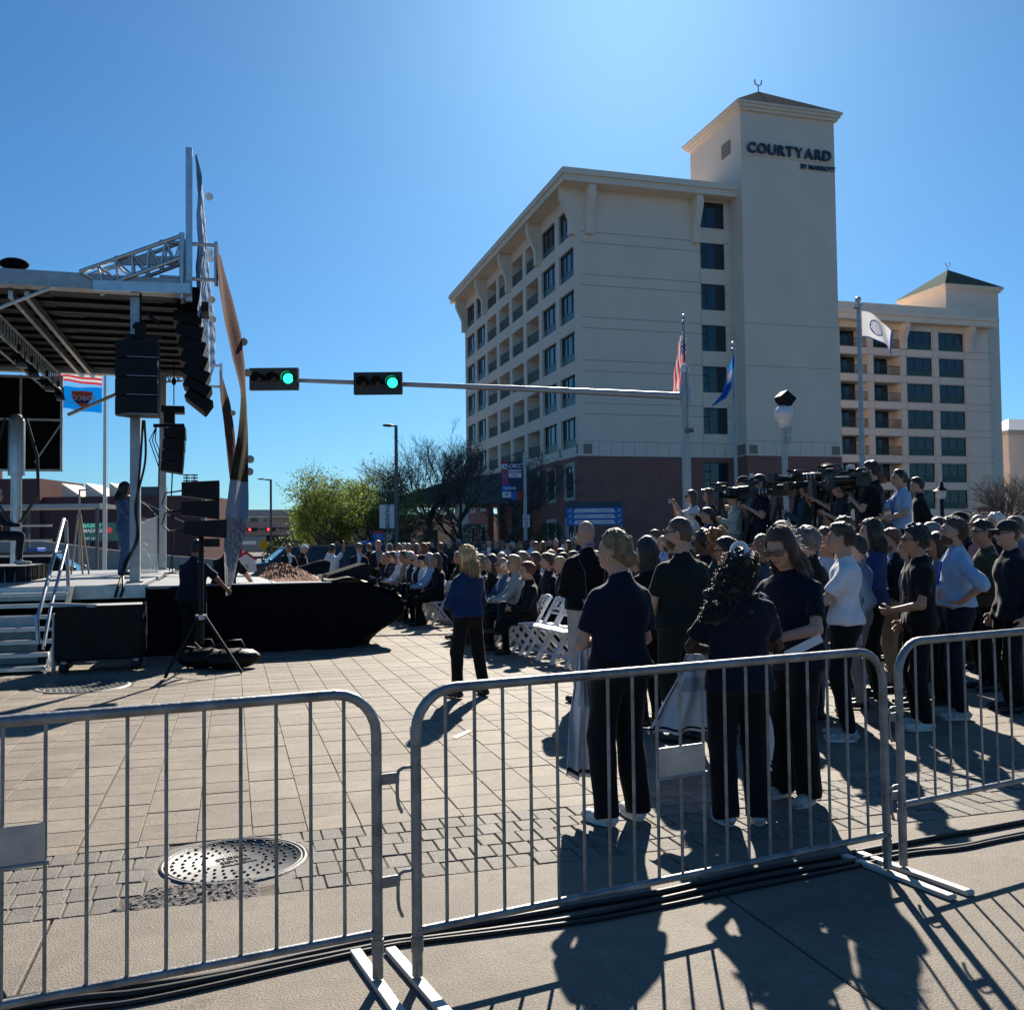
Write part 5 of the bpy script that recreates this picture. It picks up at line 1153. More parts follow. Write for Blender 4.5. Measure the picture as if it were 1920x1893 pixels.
# speaker stand
ss = empty('speaker_stand', (-.36, 12.5, 0), 0, 'black tripod speaker stand in front of the stage corner', 'speaker stand')
MB().tube([(0, 0, .35), (0, 0, 1.85)], .032, 8).build('pole', 'black', ss); MB().tube([(0, 0, .66), (0, 0, .72)], .07, 8).build('collar', 'alu_dull', ss)
for a in (-.5, 1.9, 3.9): MB().tube([(.05*math.cos(a), .05*math.sin(a), .7), (.55*math.cos(a), .55*math.sin(a), .015)], .02, 6).build('leg', 'black', ss); MB().tube([(0, 0, .3), (.28*math.cos(a), .28*math.sin(a), .36)], .01, 5).build('strut', 'black', ss)
sk = empty('monitor_speakers', (-.36, 12.5, 1.76), 0, 'three stacked black speaker cabinets on the tripod stand', 'speaker')
for z, dx, w in ((.02, .06, .5), (.26, 0, .44), (.50, 0, .44)): MB().prism([(-w/2, 0, -.07), (w/2, 0, -.115), (w/2, 0, .115), (-w/2, 0, .09)], (dx, -.25, z), (dx, .25, z)).build('cabinet', 'black', sk)
MB().box(.02, .22, -.2, .2, -.2, -.1).build('bracket', 'black', sk)
for z in (.2, .45): MB().tube([(-.22, 0, z+.05), (-.42, 0, z+.02), (-.46, 0, z-.12), (-.38, 0, z-.2), (-.2, 0, z-.2)], .01, 5).build('signal_cable', 'rubber', sk)
def bag(x, y, rz, sx, label):
    o = empty('sandbag', (x, y, 0), rz, label, 'sandbag', 'black sandbags at the speaker stand'); b = MB(); V = []; F = []
    for j in range(13):
        for i in range(20):
            a = 2*PI*i/20; t = PI*j/12; r = math.sin(t); V.append((sx*math.cos(t)*-1, .17*r*math.cos(a)+.01*math.sin(i*3+j), max(.0, .13+.13*r*math.sin(a)+.012*math.sin(i*2.3+j*1.7))))
    for j in range(12):
        for i in range(20): F.append((j*20+i, j*20+(i+1) % 20, (j+1)*20+(i+1) % 20, (j+1)*20+i))
    b.mesh(V, F, 0, True).build('bag', 'black_vinyl', o); MB().tube([(-.15, 0, .26), (-.1, 0, .36), (.1, 0, .36), (.15, 0, .26)], .015, 5).build('handle', 'black', o)
bag(.02, 12.75, .3, .36, 'bulging black sandbag right of the stand'); bag(-.35, 13.0, -.2, .33, 'second black sandbag behind the stand legs')
# lectern and microphones
lc = empty('lectern', (-1.72, 21.9, 1.0), 0, 'clear acrylic lectern with microphones on the stage', 'lectern')
MB().box(-.2, .18, -.3, -.29, .02, 1.15).box(-.2, .18, .29, .3, .02, 1.15).box(.18, .19, -.3, .3, .02, 1.15).build('panel', 'acrylic', lc); MB().box(-.24, .24, -.34, .34, 0, .02).build('base', 'acrylic', lc)
MB().tube([(.2, -.3, 0), (.2, -.3, 1.2)], .014, 6).build('edge_post', 'alu', lc); MB().bar((-.25, 0, 1.02), (.22, 0, 1.2), .62, .012).build('shelf', 'acrylic', lc)
MB().tube([(.18, -.1, 1.2), (.0, -.1, 1.42), (-.2, -.1, 1.55)], .008, 5).build('gooseneck', 'black', lc); MB().sphere((-.21, -.1, 1.56), (.03, .03, .04), 8, 6).build('microphone', 'black', lc)
mk = empty('microphone_stand', (-1.15, 20.6, 1.0), 0, 'microphone boom stand right of the lectern', 'microphone stand')
MB().tube([(0, 0, 0), (0, 0, 1.18)], .012, 6).build('pole', 'black', mk); MB().tube([(.28, 0, 1.02), (0, 0, 1.16), (-.62, 0, 1.5)], .012, 6).build('boom', 'alu_dull', mk); MB().sphere((.0, 0, 1.16), .045, 8, 6).build('clutch', 'black', mk); MB().lathe([(.16, 0), (.16, .02), (.02, .03)], n=14).build('base', 'black', mk)
for dx, lb in ((0., 'long black cable running up the near stage post'), (.07, 'black cable from the near line array to the deck')):
    cable('signal_cable', [(-1.3+dx*.3, 15.6, 3.5), (-1.36+dx, 15.9, 2.9), (-1.42-dx*.3, 15.98, 2.2), (-1.42+dx*.4, 15.98, 1.7), (-1.56-dx*.5, 15.9, 1.3), (-1.62+dx, 15.34, .98), (-1.66+dx, 15.3, .82)], .018, lb)
cable('signal_cable', [(-1.22, 22.1, 3.5), (-1.26, 22.1, 2.4), (-1.22, 22.1, 1.6), (-1.3, 22.1, 1.01)], .015, 'black cable hanging from the far line array')
# stage railing and riser with pleated skirt
rl = empty('stage_railing', (-5.6, 23.4, 1.0), 0, 'silver stage railing at the back left of the deck', 'railing')
for z in (1.05, .72, .38): MB().tube([(-2, 0, z), (1.75, 0, z)], .03, 6).build('rail', 'alu_dull', rl)
for x in (-2, -.2, .95): MB().tube([(x, 0, 0), (x, 0, 1.05)], .035, 6).build('post', 'alu_dull', rl)
rs = empty('stage_riser', (-4.6, 18.6, 1.0), 0, 'low stage riser with a pleated black skirt, left edge', 'riser'); MB().box(-1.6, 1.25, -1.0, 1.3, .0, .26).build('platform', 'deck', rs); V = []; F = []
for i in range(121): u = i/120; x, y = ((-1.6+2.87*u/.6, -1.03) if u < .6 else (1.27, -1.03+2.33*(u-.6)/.4)); q = .035*math.sin(i*1.9); V += [(x+(q if u >= .6 else 0), y-(q if u < .6 else 0), .26), (x+(q*1.6 if u >= .6 else 0), y-(q*1.6 if u < .6 else 0), .0)]
for i in range(120): F.append((2*i, 2*i+1, 2*i+3, 2*i+2))
MB().mesh(V, F, 0, True).build('skirt', 'black_vinyl', rs)
ss_ = empty('folding_easel', (-3.05, 21.5, 1.0), 0, 'folded light wooden easel leaning on the deck', 'easel'); mat('wood_light', (.36, .27, .18), .7, var=.2, vs=6)
for x0, x1 in ((-.12, 0), (.1, .02), (.22, .04)): MB().bar((x0, 0, 0), (x1, .05, 1.25), .035, .03).build('leg', 'wood_light', ss_)
# ------------------------------------------------------------------ figures
SKIN = {'a': (.52, .30, .21), 'b': (.42, .23, .15), 'c': (.30, .155, .095), 'd': (.13, .065, .04), 'e': (.07, .036, .024)}
for k, c in SKIN.items(): mat('skin_'+k, c, .55, var=.08, vs=18, spec=.35)
HAIR = {'black': (.012, .010, .009), 'dark': (.028, .018, .012), 'brown': (.075, .042, .022), 'auburn': (.14, .052, .022), 'blonde': (.52, .33, .13), 'fair': (.27, .17, .08), 'grey': (.36, .35, .33), 'white': (.62, .61, .58), 'orange': (.33, .12, .03), 'salt': (.16, .15, .145)}
for k, c in HAIR.items(): mat('hair_'+k, c, .42, var=.6, vs=60, bump=.9, bs=160, stretch=(1, 1, .09), sheen=.22, isl=.3)
CL = dict(navy=(.005, .008, .022), black=(.004, .005, .007), royal=(.010, .032, .105), blue=(.012, .04, .15), sky=(.36, .50, .68), white=(.72, .73, .76), grey=(.17, .18, .19), lgrey=(.40, .40, .40), khaki=(.38, .33, .25), green=(.006, .013, .012), red=(.42, .02, .03), teal=(.03, .12, .15), sage=(.35, .40, .34), suit=(.009, .013, .024), suitblue=(.05, .10, .20), plum=(.07, .015, .03), brown=(.07, .04, .025), denim=(.04, .07, .13), tan=(.30, .22, .14), pink=(.50, .22, .24), charcoal=(.03, .033, .037), steel=(.12, .19, .27), slate=(.03, .06, .085), plaid=(.10, .04, .03), olive=(.05, .055, .025))
for k, c in CL.items(): mat('cl_'+k, c, .85, var=.14, vs=7, bump=.35, bs=45, spec=.25, sheen=.16)
mat('cl_check', (.03, .035, .05), .85, var=.9, vs=40, two=(.2, .22, .26)); mat('sunglass', (.008, .008, .009), .12, spec=.7); mat('shoe_white', (.62, .62, .60), .6, var=.15, vs=20); mat('shoe_black', (.012, .012, .013), .5); mat('shoe_grey', (.36, .38, .38), .6, var=.5, vs=30); mat('lanyard', (.02, .08, .42), .6); mat('gold_ear', (.8, .55, .2), .25, metal=1.); mat('lip', (.30, .10, .09), .5)
def nrm_(v): v = np.asarray(v, float); return v/(np.linalg.norm(v)+1e-9)
def rotm(yaw=0, pitch=0, roll=0):   # yaw left +, pitch down +, roll; columns right, forward, up
    cy, sy, cp, sp, cr, sr = math.cos(yaw), math.sin(yaw), math.cos(pitch), math.sin(pitch), math.cos(roll), math.sin(roll)
    Z = np.array([[cy, -sy, 0], [sy, cy, 0], [0, 0, 1]]); X = np.array([[1, 0, 0], [0, cp, sp], [0, -sp, cp]]); Y = np.array([[cr, 0, sr], [0, 1, 0], [-sr, 0, cr]])
    return Z@X@Y
def ik(S, W, l1, l2, pole):
    S, W = np.array(S, float), np.array(W, float); d = W-S; D = np.linalg.norm(d); D2 = min(D, (l1+l2)*.998); W = S+d/D*D2; d = d/D
    a = (l1*l1-l2*l2+D2*D2)/(2*D2); h = math.sqrt(max(0, l1*l1-a*a)); p = np.array(pole, float); p = p-d*(p@d); p = nrm_(p)
    return S+d*a+p*h, W
ARMS = {  # (wrist R, pole R), mirrored for L unless given; coordinates for a 1.75 m figure
 'down': ((.25, .03, .87), (.3, -1, 0)), 'front': ((.07, .24, 1.02), (1, -.6, -.5)), 'crossed': ((-.03, .225, 1.17), (1, -.1, -.75)), 'belly': ((.05, .20, 1.06), (1, -.5, -.6)),
 'hips': ((.20, .02, 1.02), (1, -.7, .1)), 'pocket': ((.22, .07, .90), (.6, -1, 0)), 'phone': ((.10, .34, 1.48), (.8, -.1, -1)), 'up': ((.14, .34, 1.74), (.8, .2, -.6)), 'camera': ((.13, .24, 1.22), (.8, -.3, -1)), 'lap': ((.10, .24, .66), (1, -.6, -.2)), 'clasp': ((.04, .33, .70), (1, -.5, -.2)), 'read': ((.12, .30, 1.06), (1, -.5, -.5)), 'clap': ((.03, .30, 1.22), (1, -.3, -.8)), 'lean': ((.22, .42, 1.0), (.5, -1, .2))}
def person(pos, rz, h=1.72, arms='down', armsL=None, seat=False, shirt='navy', sleeve='short', pants='black', hair='short', hc='dark', skin='a', head=(0, 0, 0), lean=0., stance=.20, wd=1., fid=0, label='', group=None, belly=0., shoes='shoe_black', suit=None, wide=0., beard=False, glasses=None, z0=0., lanyard=False, hem=None, feet=None, jacket=False, cap='navy', twist=0., hipx=0., leg='pl', seed=0, dress=False):
    s = h/1.75; res = {0: .035, 1: .0228, 2: .0142}[fid]/s
    pel = np.array([hipx, 0., .955]); 
    if seat: pel = np.array([0, 0., .56])
    R = rotm(twist, lean, 0); 
    def T(p): return pel+R@(np.array(p, float)-np.array([0, 0, .955]))
    shR, shL = T((.158*wd, -.008, 1.345)), T((-.158*wd, -.008, 1.345)); neck = T((0, -.008, 1.475)); HR = rotm(*head)@rotm(0, lean*.3, 0); Hc = T((0, .012, 1.515))+HR@np.array([0, .012, .105])
    hips = [pel+np.array([.088*wd*q, 0, -.03]) for q in (1, -1)]
    if seat:
        an = [np.array([.11, .40, .085]), np.array([-.11, .38, .085])]
        if leg == 'cross': an[0] = np.array([-.16, .52, .36])
        if leg == 'back': an = [np.array([.12, .26, .085]), np.array([-.10, .42, .085])]
        kp = (0, .6, 1)
    else:
        an = [np.array([stance/2, .0, .085]), np.array([-stance/2, .0, .085])]; kp = (0, 1, 0)
        if feet: an = [np.array([*feet[0], .085]), np.array([*feet[1], .085])]
    L1, L2 = .425, .425; knees = []
    for i in (0, 1):
        k_, a_ = ik(hips[i], an[i], L1, L2, np.array(kp)+np.array([.25*(1 if i == 0 else -1) if seat else .1*(1 if i == 0 else -1), 0, 0])); knees.append(k_); an[i] = a_
    arm = []
    for i, nm in ((0, arms), (1, armsL or arms)):
        q = 1 if i == 0 else -1; w, pl = ARMS[nm]; w = np.array(w)*np.array([q, 1, 1]); pl = np.array(pl)*np.array([q, 1, 1])
        w = w*np.array([wd if abs(w[0]) > .15 else 1, 1, 1])
        if nm == 'crossed' and i == 1: w = w+np.array([0, .03, .05])
        if seat:
            if nm not in ('lap', 'clasp'): w = w-np.array([0, 0, .395])
        else: w = pel-np.array([0, 0, .955])+rotm(twist, lean*.6, 0)@w
        e, w = ik(shR if i == 0 else shL, w, .29, .255, pl); arm.append((shR if i == 0 else shL, e, w))
    fwd = R@np.array([0, 1, 0.]); FL = (R[:, 1], .80); ex = R[:, 0]
    lo = np.array([-.62, -.45, 0.]); hi = np.array([.62, .75, 1.95]); lo[2] = 0
    if seat: hi[2] = 1.55
    def torso(V, g, lab, k=.05):   # g = garment inflation
        for z, x, r, kk in ((.97, .062, .118, k), (1.10, .054, .111, k), (1.25, .068, .121, k)): V.cone(T((-x*wd, 0, z)), T((x*wd, 0, z)), r*(.5+.5*wd)+g, r*(.5+.5*wd)+g, kk, lab, FL)
        V.cone(T((-.095*wd, -.012, 1.352)), T((.095*wd, -.012, 1.352)), .052+g, .052+g, k, lab, (R[:, 1], 1.05)); V.cone(T((0, -.012, 1.36)), T((0, -.006, 1.452)), .098+g, .055+g*.6, .07, lab)
        if belly: V.ell(T((0, .05, 1.07)), (.13*wd, .10+belly, .14), .06, lab)
        if dress and lab: V.ell(T((0, .09, 1.29)), (.13, .06, .07), .05, lab)
    def head_(V, lab):
        def H(x, y, z): return Hc+HR@np.array([x, y, z])
        V.cone(neck-R[:, 2]*.03, H(0, -.015, -.05), .062, .056, .03, lab)
        V.ell(H(0, -.004, .012), (.076, .096, .112), .02, lab, HR); V.ell(H(0, .026, -.055), (.058, .066, .066), .035, lab, HR)
        V.cone(H(0, .092, .008), H(0, .112, -.026), .010, .0165, .016, lab); V.cone(H(-.035, .083, .026), H(.035, .083, .026), .012, .012, .02, lab); V.ell(H(0, .082, -.088), (.022, .016, .018), .02, lab, HR)
        V.cone(H(-.018, .090, -.058), H(.018, .090, -.058), .010, .010, .012, lab)
        for q in (-1, 1):
            V.ell(H(.078*q, -.004, -.006), (.012, .026, .034), .008, lab, HR); V.ell(H(.046*q, .066, -.02), (.026, .026, .024), .02, lab, HR)
            if fid: V.ell(H(.031*q, .099, .008), (.015, .014, .010), .012, lab, HR, sub=True)
    def arms_(V, lab, full=True):
        for S_, E_, W_ in arm: V.cone(S_+(E_-S_)*.12, E_, .030 if sleeve != 'none' else .045, .039, .012, lab); V.cone(E_, W_, .040, .027, .015, lab)
    def hand_frame(i):
        S_, E_, W_ = arm[i]; d = nrm_(W_-E_); q = 1 if i == 0 else -1; inn = nrm_(np.array([-q, .25, .1]))
        n = nrm_(inn-d*(inn@d)); t = np.cross(n, d)*(-q); t = nrm_(t)
        if t[2] < 0 and abs(t[2]) > .5 or (t[1] < 0 and abs(t[1]) > .6): t = -t
        return W_, d, n, t
    def hand(V, i, lab, fine):
        W_, d, n, t = hand_frame(i); pc = W_+d*.055
        V.cone(W_+d*.005, W_+d*.085, .026, .036, .012, lab, (n, .48))
        if not fine: V.cone(W_+d*.085, W_+d*.15+n*.03, .032, .024, .012, lab, (n, .5)); V.cone(W_+d*.03+t*.025, W_+d*.085+t*.05+n*.02, .014, .011, .01, lab); return
        for f, (off, ln, rr) in enumerate(((.030, .072, .0092), (.010, .080, .0096), (-.010, .075, .0092), (-.029, .060, .0082))):
            b0 = W_+d*.085+t*off; m = b0+nrm_(d*.9+n*.42+t*off*2)*ln*.52; e = m+nrm_(d*.45+n*.9)*ln*.5; V.cone(b0, m, rr, rr*.95, .006, lab); V.cone(m, e, rr*.95, rr*.8, .004, lab)
        b0 = W_+d*.025+t*.022; m = b0+nrm_(d*.6+t*.75+n*.3)*.045; e = m+nrm_(d*.85+t*.2+n*.45)*.034; V.cone(b0, m, .0145, .012, .01, lab); V.cone(m, e, .0115, .0095, .004, lab)
    def legs_(V, g, lab, cut=None, flare=0.):
        V.cone(pel+np.array([-.066*wd, 0, -.03]), pel+np.array([.066*wd, 0, -.03]), .112*(.5+.5*wd)+g, .112*(.5+.5*wd)+g, .05, lab, ((0, 1, 0), .88))
        for i in (0, 1):
            V.cone(hips[i], knees[i], .086*(.4+.6*wd)+g, .058*(.6+.4*wd)+g+flare*.4, .045, lab); d = nrm_(an[i]-knees[i])
            e = an[i]+d*(.03 if flare < .02 else .055); V.cone(knees[i], e, .058*(.6+.4*wd)+g+flare*.4, .036+g+flare, .02, lab, None, [(e-d*.012, d)] if cut else None)
    def shoe(V, i, lab):
        a_ = an[i]; d = np.array([0, 1., 0]); d = nrm_(d+np.array([.18 if i == 0 else -.18, 0, 0]))
        if seat and leg == 'cross' and i == 0: V.cone(a_-[0, .02, .03], a_+[0, .17, -.0], .042, .036, .02, lab); return
        z = a_[2]-.085
        V.cone(a_+d*-.035+[0, 0, -.045], a_+d*.165+[0, 0, -.052], .044, .040, .02, lab, ((0, 0, 1), .8), [(np.array([0, 0, z]), np.array([0, 0, -1.]))]); V.cone(a_+[0, 0, -.02], a_+[0, 0, .02]-d*.01, .042, .040, .02, lab)
    def H(x, y, z): return Hc+HR@np.array([x, y, z])
    def scale(V): return V*s
    sm_ = 'cl_'+shirt; pm = 'cl_'+pants
    top = None
    if fid == 2:
        V = Vol(lo, hi, res); torso(V, -.04, 0); head_(V, 0); arms_(V, 0); legs_(V, -.022, 0)
        for i in (0, 1): hand(V, i, 0, False) if False else None
        v, f, l = V.net(); VV = [v]; FF = [f]; n0 = len(v)
        for i in (0, 1):
            W_ = arm[i][2]; d = nrm_(W_-arm[i][1]); c = W_+d*.08; Hh = Vol(c-.16, c+.16, .0052); Hh.cone(W_-d*.06, W_, .030, .027, .0, 0); hand(Hh, i, 0, True); v2, f2, _ = Hh.net(); VV.append(v2); FF.append(f2+n0); n0 += len(v2)
        top = link('person', arr_mesh('person', scale(np.concatenate(VV)), np.concatenate(FF), ['skin_'+skin]))
    elif fid == 1 or fid == 0:
        V = Vol(lo, hi, res); labs = ['skin_'+skin, sm_, pm, shoes, 'cl_'+(suit or 'white')]
        legs_(V, .012, 2, True, wide); 
        for i in (0, 1): shoe(V, i, 3)
        torso(V, .014, 1, .05); head_(V, 0)
        for S_, E_, W_ in arm:
            if sleeve == 'none': V.cone(S_, E_, .045, .038, .03, 0); V.cone(E_, W_, .038, .026, .015, 0)
            elif sleeve == 'short': m_ = S_+(E_-S_)*.72; V.cone(S_, E_, .044, .040, .02, 0); V.cone(S_, m_, .056, .062, .035, 1, None, [(m_-nrm_(E_-S_)*.0, nrm_(E_-S_))]); V.cone(E_, W_, .040, .027, .015, 0)
            else: V.cone(S_, E_, .057, .052, .035, 1); V.cone(E_, W_, .052, .040, .02, 1)
        for i in (0, 1): hand(V, i, 0, False)
        v, f, l = V.net(); fl = l[f[:, 0]].astype(int)
        if suit:   # open jacket front shows the shirt
            c = v[f].mean(1); q = (c-pel)@R; m = (fl == 1) & (q[:, 1] > .04) & (np.abs(q[:, 0]) < .018+.055*np.clip((q[:, 2]-.12)/.4, 0, 1)) & (q[:, 2] > .1); fl[m] = 4
        c = v[f].mean(1); amp = .008 if fid else .006
        N_ = vnorm(v, f); w_ = np.isin(l, (1, 2)); v = v+N_*(w_*fnoise(v*np.array([1, 1, .6]), 22, seed+3)*amp)[:, None]
        top = link('person', arr_mesh('person', scale(v), f, labs, fl))
    top.location = (pos[0], pos[1], z0); top.rotation_euler = (0, 0, rz); tag(top, label, 'person', group)
    def child(name, V, m, amp=0., sc_=22, st=(1, 1, 1), smooth=True):
        v, f, l = V.net()
        if len(f) == 0: return None
        if amp: v = v+vnorm(v, f)*(fnoise(v*np.array(st), sc_, seed+7)*amp+fnoise(v*np.array(st), sc_*2.3, seed+9)*amp*.4)[:, None]
        return link(name, arr_mesh(name, scale(v), f, [m]), top)
    if fid == 2:
        hm_ = hem if hem is not None else .90
        V = Vol(lo+[0, 0, .5 if seat else .75], hi, res); torso(V, .014, 0)
        V.cone(T((-.072*wd, 0, hm_)), T((.072*wd, 0, hm_)), .133*(.5+.5*wd)+.012, .133*(.5+.5*wd)+.012, .06, 0, (R[:, 1], .93))
        for i, (S_, E_, W_) in enumerate(arm):
            if sleeve == 'short': m_ = S_+(E_-S_)*.74; V.cone(S_, S_+(E_-S_)*.95, .055, .066, .035, 0, None, [(m_, nrm_(E_-S_))])
            elif sleeve == 'roll': m_ = E_+(W_-E_)*.12; V.cone(S_, E_, .057, .056, .035, 0); V.cone(E_-(E_-S_)*.2, m_, .058, .056, .02, 0, None, [(m_, nrm_(W_-E_))])
            else: V.cone(S_, E_, .057, .054, .035, 0); V.cone(E_, W_, .055, .042, .02, 0, None, [(W_-nrm_(W_-E_)*.01, nrm_(W_-E_))])
        V.cone(T((0, -.012, 1.42)), T((0, -.004, 1.49)), .084, .066, .012, 0, None, [(T((0, -.01, 1.478)), R@nrm_([0, .42, 1]))])   # collar
        V.plane(T((0, 0, hm_)), -R[:, 2])
        child('shirt', V, sm_, .0092, 17, (1, 1, .55))
        V = Vol(lo, np.array([.6, .7, 1.1]), res); legs_(V, .014, 0, True, wide); V.cone(pel+np.array([-.05*wd, 0, .05]), pel+np.array([.05*wd, 0, .05]), .100*(.5+.5*wd), .100*(.5+.5*wd), .03, 0, ((0, 1, 0), .85))
        child('trousers', V, pm, .0085, 13, (1, 1, .5))
        for i in (0, 1):
            V = Vol(an[i]-[.12, .14, .1], an[i]+[.12, .28, .1], .0105); shoe(V, i, 0); o = child('shoe', V, shoes, .002, 60)
            a_ = an[i]*s
            if shoes != 'shoe_black':
                d = nrm_(np.array([.18 if i == 0 else -.18, 1, 0])); px = np.array([d[1], -d[0], 0]); b = MB(); c0 = a_+d*.065*s; pts = [(c0+d*.125*math.cos(t)*s*1.02+px*.050*math.sin(t)*s) for t in np.linspace(0, 2*PI, 17)[:-1]]
                b.prism([(p[0], p[1], 0) for p in pts], (0, 0, .002), (0, 0, .024)); b.build('sole', 'shoe_white', o)
    # hair
    def hv(): return Vol(Hc-[.26, .26, .42], Hc+[.26, .26, .24], {0: .024, 1: .0165, 2: .010}[fid])
    fpl = [(H(0, .060, .062), HR@nrm_([0, .80, -.60]))]; nap = [(H(0, -.02, -.065), HR@nrm_([0, .35, -1]))]
    def skullcap(V, g=.008, front=fpl, nape=nap): V.ell(H(0, -.008, .016), (.078+g, .100+g, .113+g), .01, 0, HR, front+nape)
    am = {0: .002, 1: .003, 2: .004}[fid]; hmn = 'hair_'+hc; st_ = (1, 1, .35)
    if hair == 'short': V = hv(); skullcap(V, .010); V.ell(H(.0, .02, .085), (.062, .075, .045), .03, 0, HR, fpl); child('hair', V, hmn, am*1.5, 60, st_)
    elif hair == 'buzz': V = hv(); skullcap(V, .005, fpl, [(H(0, -.02, -.05), HR@nrm_([0, .35, -1]))]); child('hair', V, hmn, am*.5, 80)
    elif hair == 'fade': V = hv(); skullcap(V, .004, fpl, [(H(0, -.02, -.06), HR@nrm_([0, .35, -1]))]); V.ell(H(0, -.0, .075), (.074, .092, .062), .02, 0, HR, fpl); child('hair', V, hmn, am*1.4, 60)
    elif hair == 'thin': V = hv(); skullcap(V, .006, [(H(0, -.01, .05), HR@nrm_([0, .45, .9]))]); child('hair', V, hmn, am, 60)
    elif hair in ('bob', 'long', 'vlong'):
        V = hv(); skullcap(V, .014, fpl, []); fc = [(H(0, .035, 0), HR@nrm_([0, 1, -.12]))]; bt = {'bob': -.15, 'long': -.27, 'vlong': -.38}[hair]
        for q in (-1, 1): V.cone(H(.062*q, -.01, .0), H(.075*q, -.02, bt*.8), .034, .036, .03, 0, None, fc)
        V.cone(H(0, -.055, .0), H(0, -.07, bt), .075, .06, .04, 0, (HR[:, 1], .72), [(H(0, 0, bt), HR@np.array([0, 0, -1.]))]); V.ell(H(0, -.035, -.03), (.092, .082, .12), .03, 0, HR, fc)
        child('hair', V, hmn, am*2.0, 42, (1, 1, .18))
    elif hair == 'bun': V = hv(); skullcap(V, .006, fpl, [(H(0, -.02, -.08), HR@nrm_([0, .6, -1]))]); V.ell(H(0, -.098, -.045), (.050, .042, .048), .018, 0, HR); o = child('hair', V, hmn, am*1.6, 55, (.5, 1, 1))
    elif hair == 'pony': V = hv(); skullcap(V, .010, fpl, [(H(0, -.02, -.07), HR@nrm_([0, .5, -1]))]); V.cone(H(0, -.10, .03), H(0, -.145, -.03), .022, .032, .02, 0); V.cone(H(0, -.145, -.03), H(0, -.14, -.22), .032, .014, .02, 0); child('hair', V, hmn, am*1.6, 50, st_)
    elif hair in ('curly', 'afro', 'mop', 'longcurl'):
        V = hv(); rr_ = np.random.default_rng(seed+11); skullcap(V, .012, fpl)
        for _ in range({'curly': 90, 'afro': 150, 'mop': 110, 'longcurl': 520}[hair]):
            a = rr_.normal(size=3); a[2] = abs(a[2])*.9-.25; a = nrm_(a)
            if a[1] > .45 and a[2] < .55: continue
            rad = 1.06 if hair != 'afro' else rr_.uniform(1.05, 1.42); p = H(*(a*np.array([.084, .104, .118])*rad+np.array([0, -.01, .015])))
            if hair == 'longcurl' and rr_.random() < .8: t = rr_.random(); p = H(0, -.07, .07)+R@np.array([rr_.normal()*(.045+.035*t)-.15*t, -.06-.045*t+rr_.normal()*.022, -.02-.40*t])
            V.ell(p, np.full(3, rr_.uniform(.012, .022)), .010, 0)
        child('hair', V, hmn, am*1.8, 70)
    elif hair == 'cap':
        V = hv(); skullcap(V, .006); child('hair', V, hmn, am, 60); V = hv(); V.ell(H(0, -.004, .045), (.089, .108, .092), .005, 0, HR, [(H(0, 0, .028), HR@np.array([0, 0, -1.]))]); V.ell(H(0, .115, .036), (.072, .082, .009), .01, 0, HR); child('cap', V, 'cl_'+cap)
    elif hair == 'hood': V = hv(); V.ell(H(0, -.02, .0), (.108, .125, .145), .02, 0, HR, [(H(0, .055, 0), HR@nrm_([0, 1, .1]))]); V.cone(H(0, -.03, -.1), neck, .1, .1, .04, 0); child('hood', V, sm_)
    if beard: V = hv(); V.ell(H(0, .030, -.066), (.064, .072, .066), .015, 0, HR, [(H(0, 0, -.030), HR@nrm_([0, -.35, 1])), ]); child('beard', V, hmn if hair not in ('cap', 'bald', 'buzz') else 'hair_'+(hc or 'brown'), am, 80)
    if glasses:
        g = MB(); rd = glasses == 'round'; hh, ww = (.026, .027) if rd else (.021, .033)
        if glasses == 'thin': hh, ww = .017, .026
        for q in (-1, 1):
            c = H(.036*q, .108, .010); X, Y, Z = HR[:, 0], HR[:, 1], HR[:, 2]; n = 12; ring = []
            for k in range(n): t = 2*PI*k/n; e = .75 if not rd else 1; ring.append(X*ww*math.copysign(abs(math.cos(t))**e, math.cos(t))+Z*hh*math.copysign(abs(math.sin(t))**e, math.sin(t)))
            if glasses != 'thin': g.prism([tuple(p*s) for p in ring], tuple((c-Y*.003)*s), tuple((c+Y*.002)*s))
            else: g.tube([tuple((c+p)*s) for p in ring]+[tuple((c+ring[0])*s)], .0022, 4, 0, False)
            g.bar(tuple(H(.068*q, .100, .014)*s), tuple(H(.082*q, -.01, .012)*s), .004, .007)
        g.bar(tuple(H(-.01, .110, .014)*s), tuple(H(.01, .110, .014)*s), .004, .004); g.build('glasses', 'sunglass', top)
    if fid and glasses not in ('sun', 'round'):
        g = MB()
        for q in (-1, 1): g.sphere(tuple(H(.031*q, .090, .008)*s), (.0105*s, .0105*s, .0075*s), 8, 6); g.bar(tuple(H(.016*q, .101, .027)*s), tuple(H(.048*q, .090, .029)*s), .006, .006)
        g.build('eyes', 'hair_dark', top)
    if fid: g = MB(); g.bar(tuple(H(-.020, .0985, -.0585)*s), tuple(H(.020, .0985, -.0585)*s), .008, .007); g.build('mouth', 'lip', top)
    if lanyard:
        g = MB()
        for q in (-1, 1): g.bar(tuple(T((.055*q, .02, 1.50))*s), tuple((T((.05*q, .115, 1.36)))*s), .014, .004); g.bar(tuple((T((.05*q, .125, 1.36)))*s), tuple(T((.0, .145+belly, 1.06))*s), .014, .004)
        g.bar(tuple(T((-.06, -.06, 1.515))*s), tuple(T((.06, -.06, 1.515))*s), .014, .012); g.build('lanyard', 'lanyard', top)
    top['_j'] = 0; del top['_j']
    return top, dict(H=lambda x, y, z: H(x, y, z)*s, T=lambda p: T(p)*s, arm=[tuple(q*s for q in a) for a in arm], an=[a*s for a in an], HR=HR, R=R, s=s)
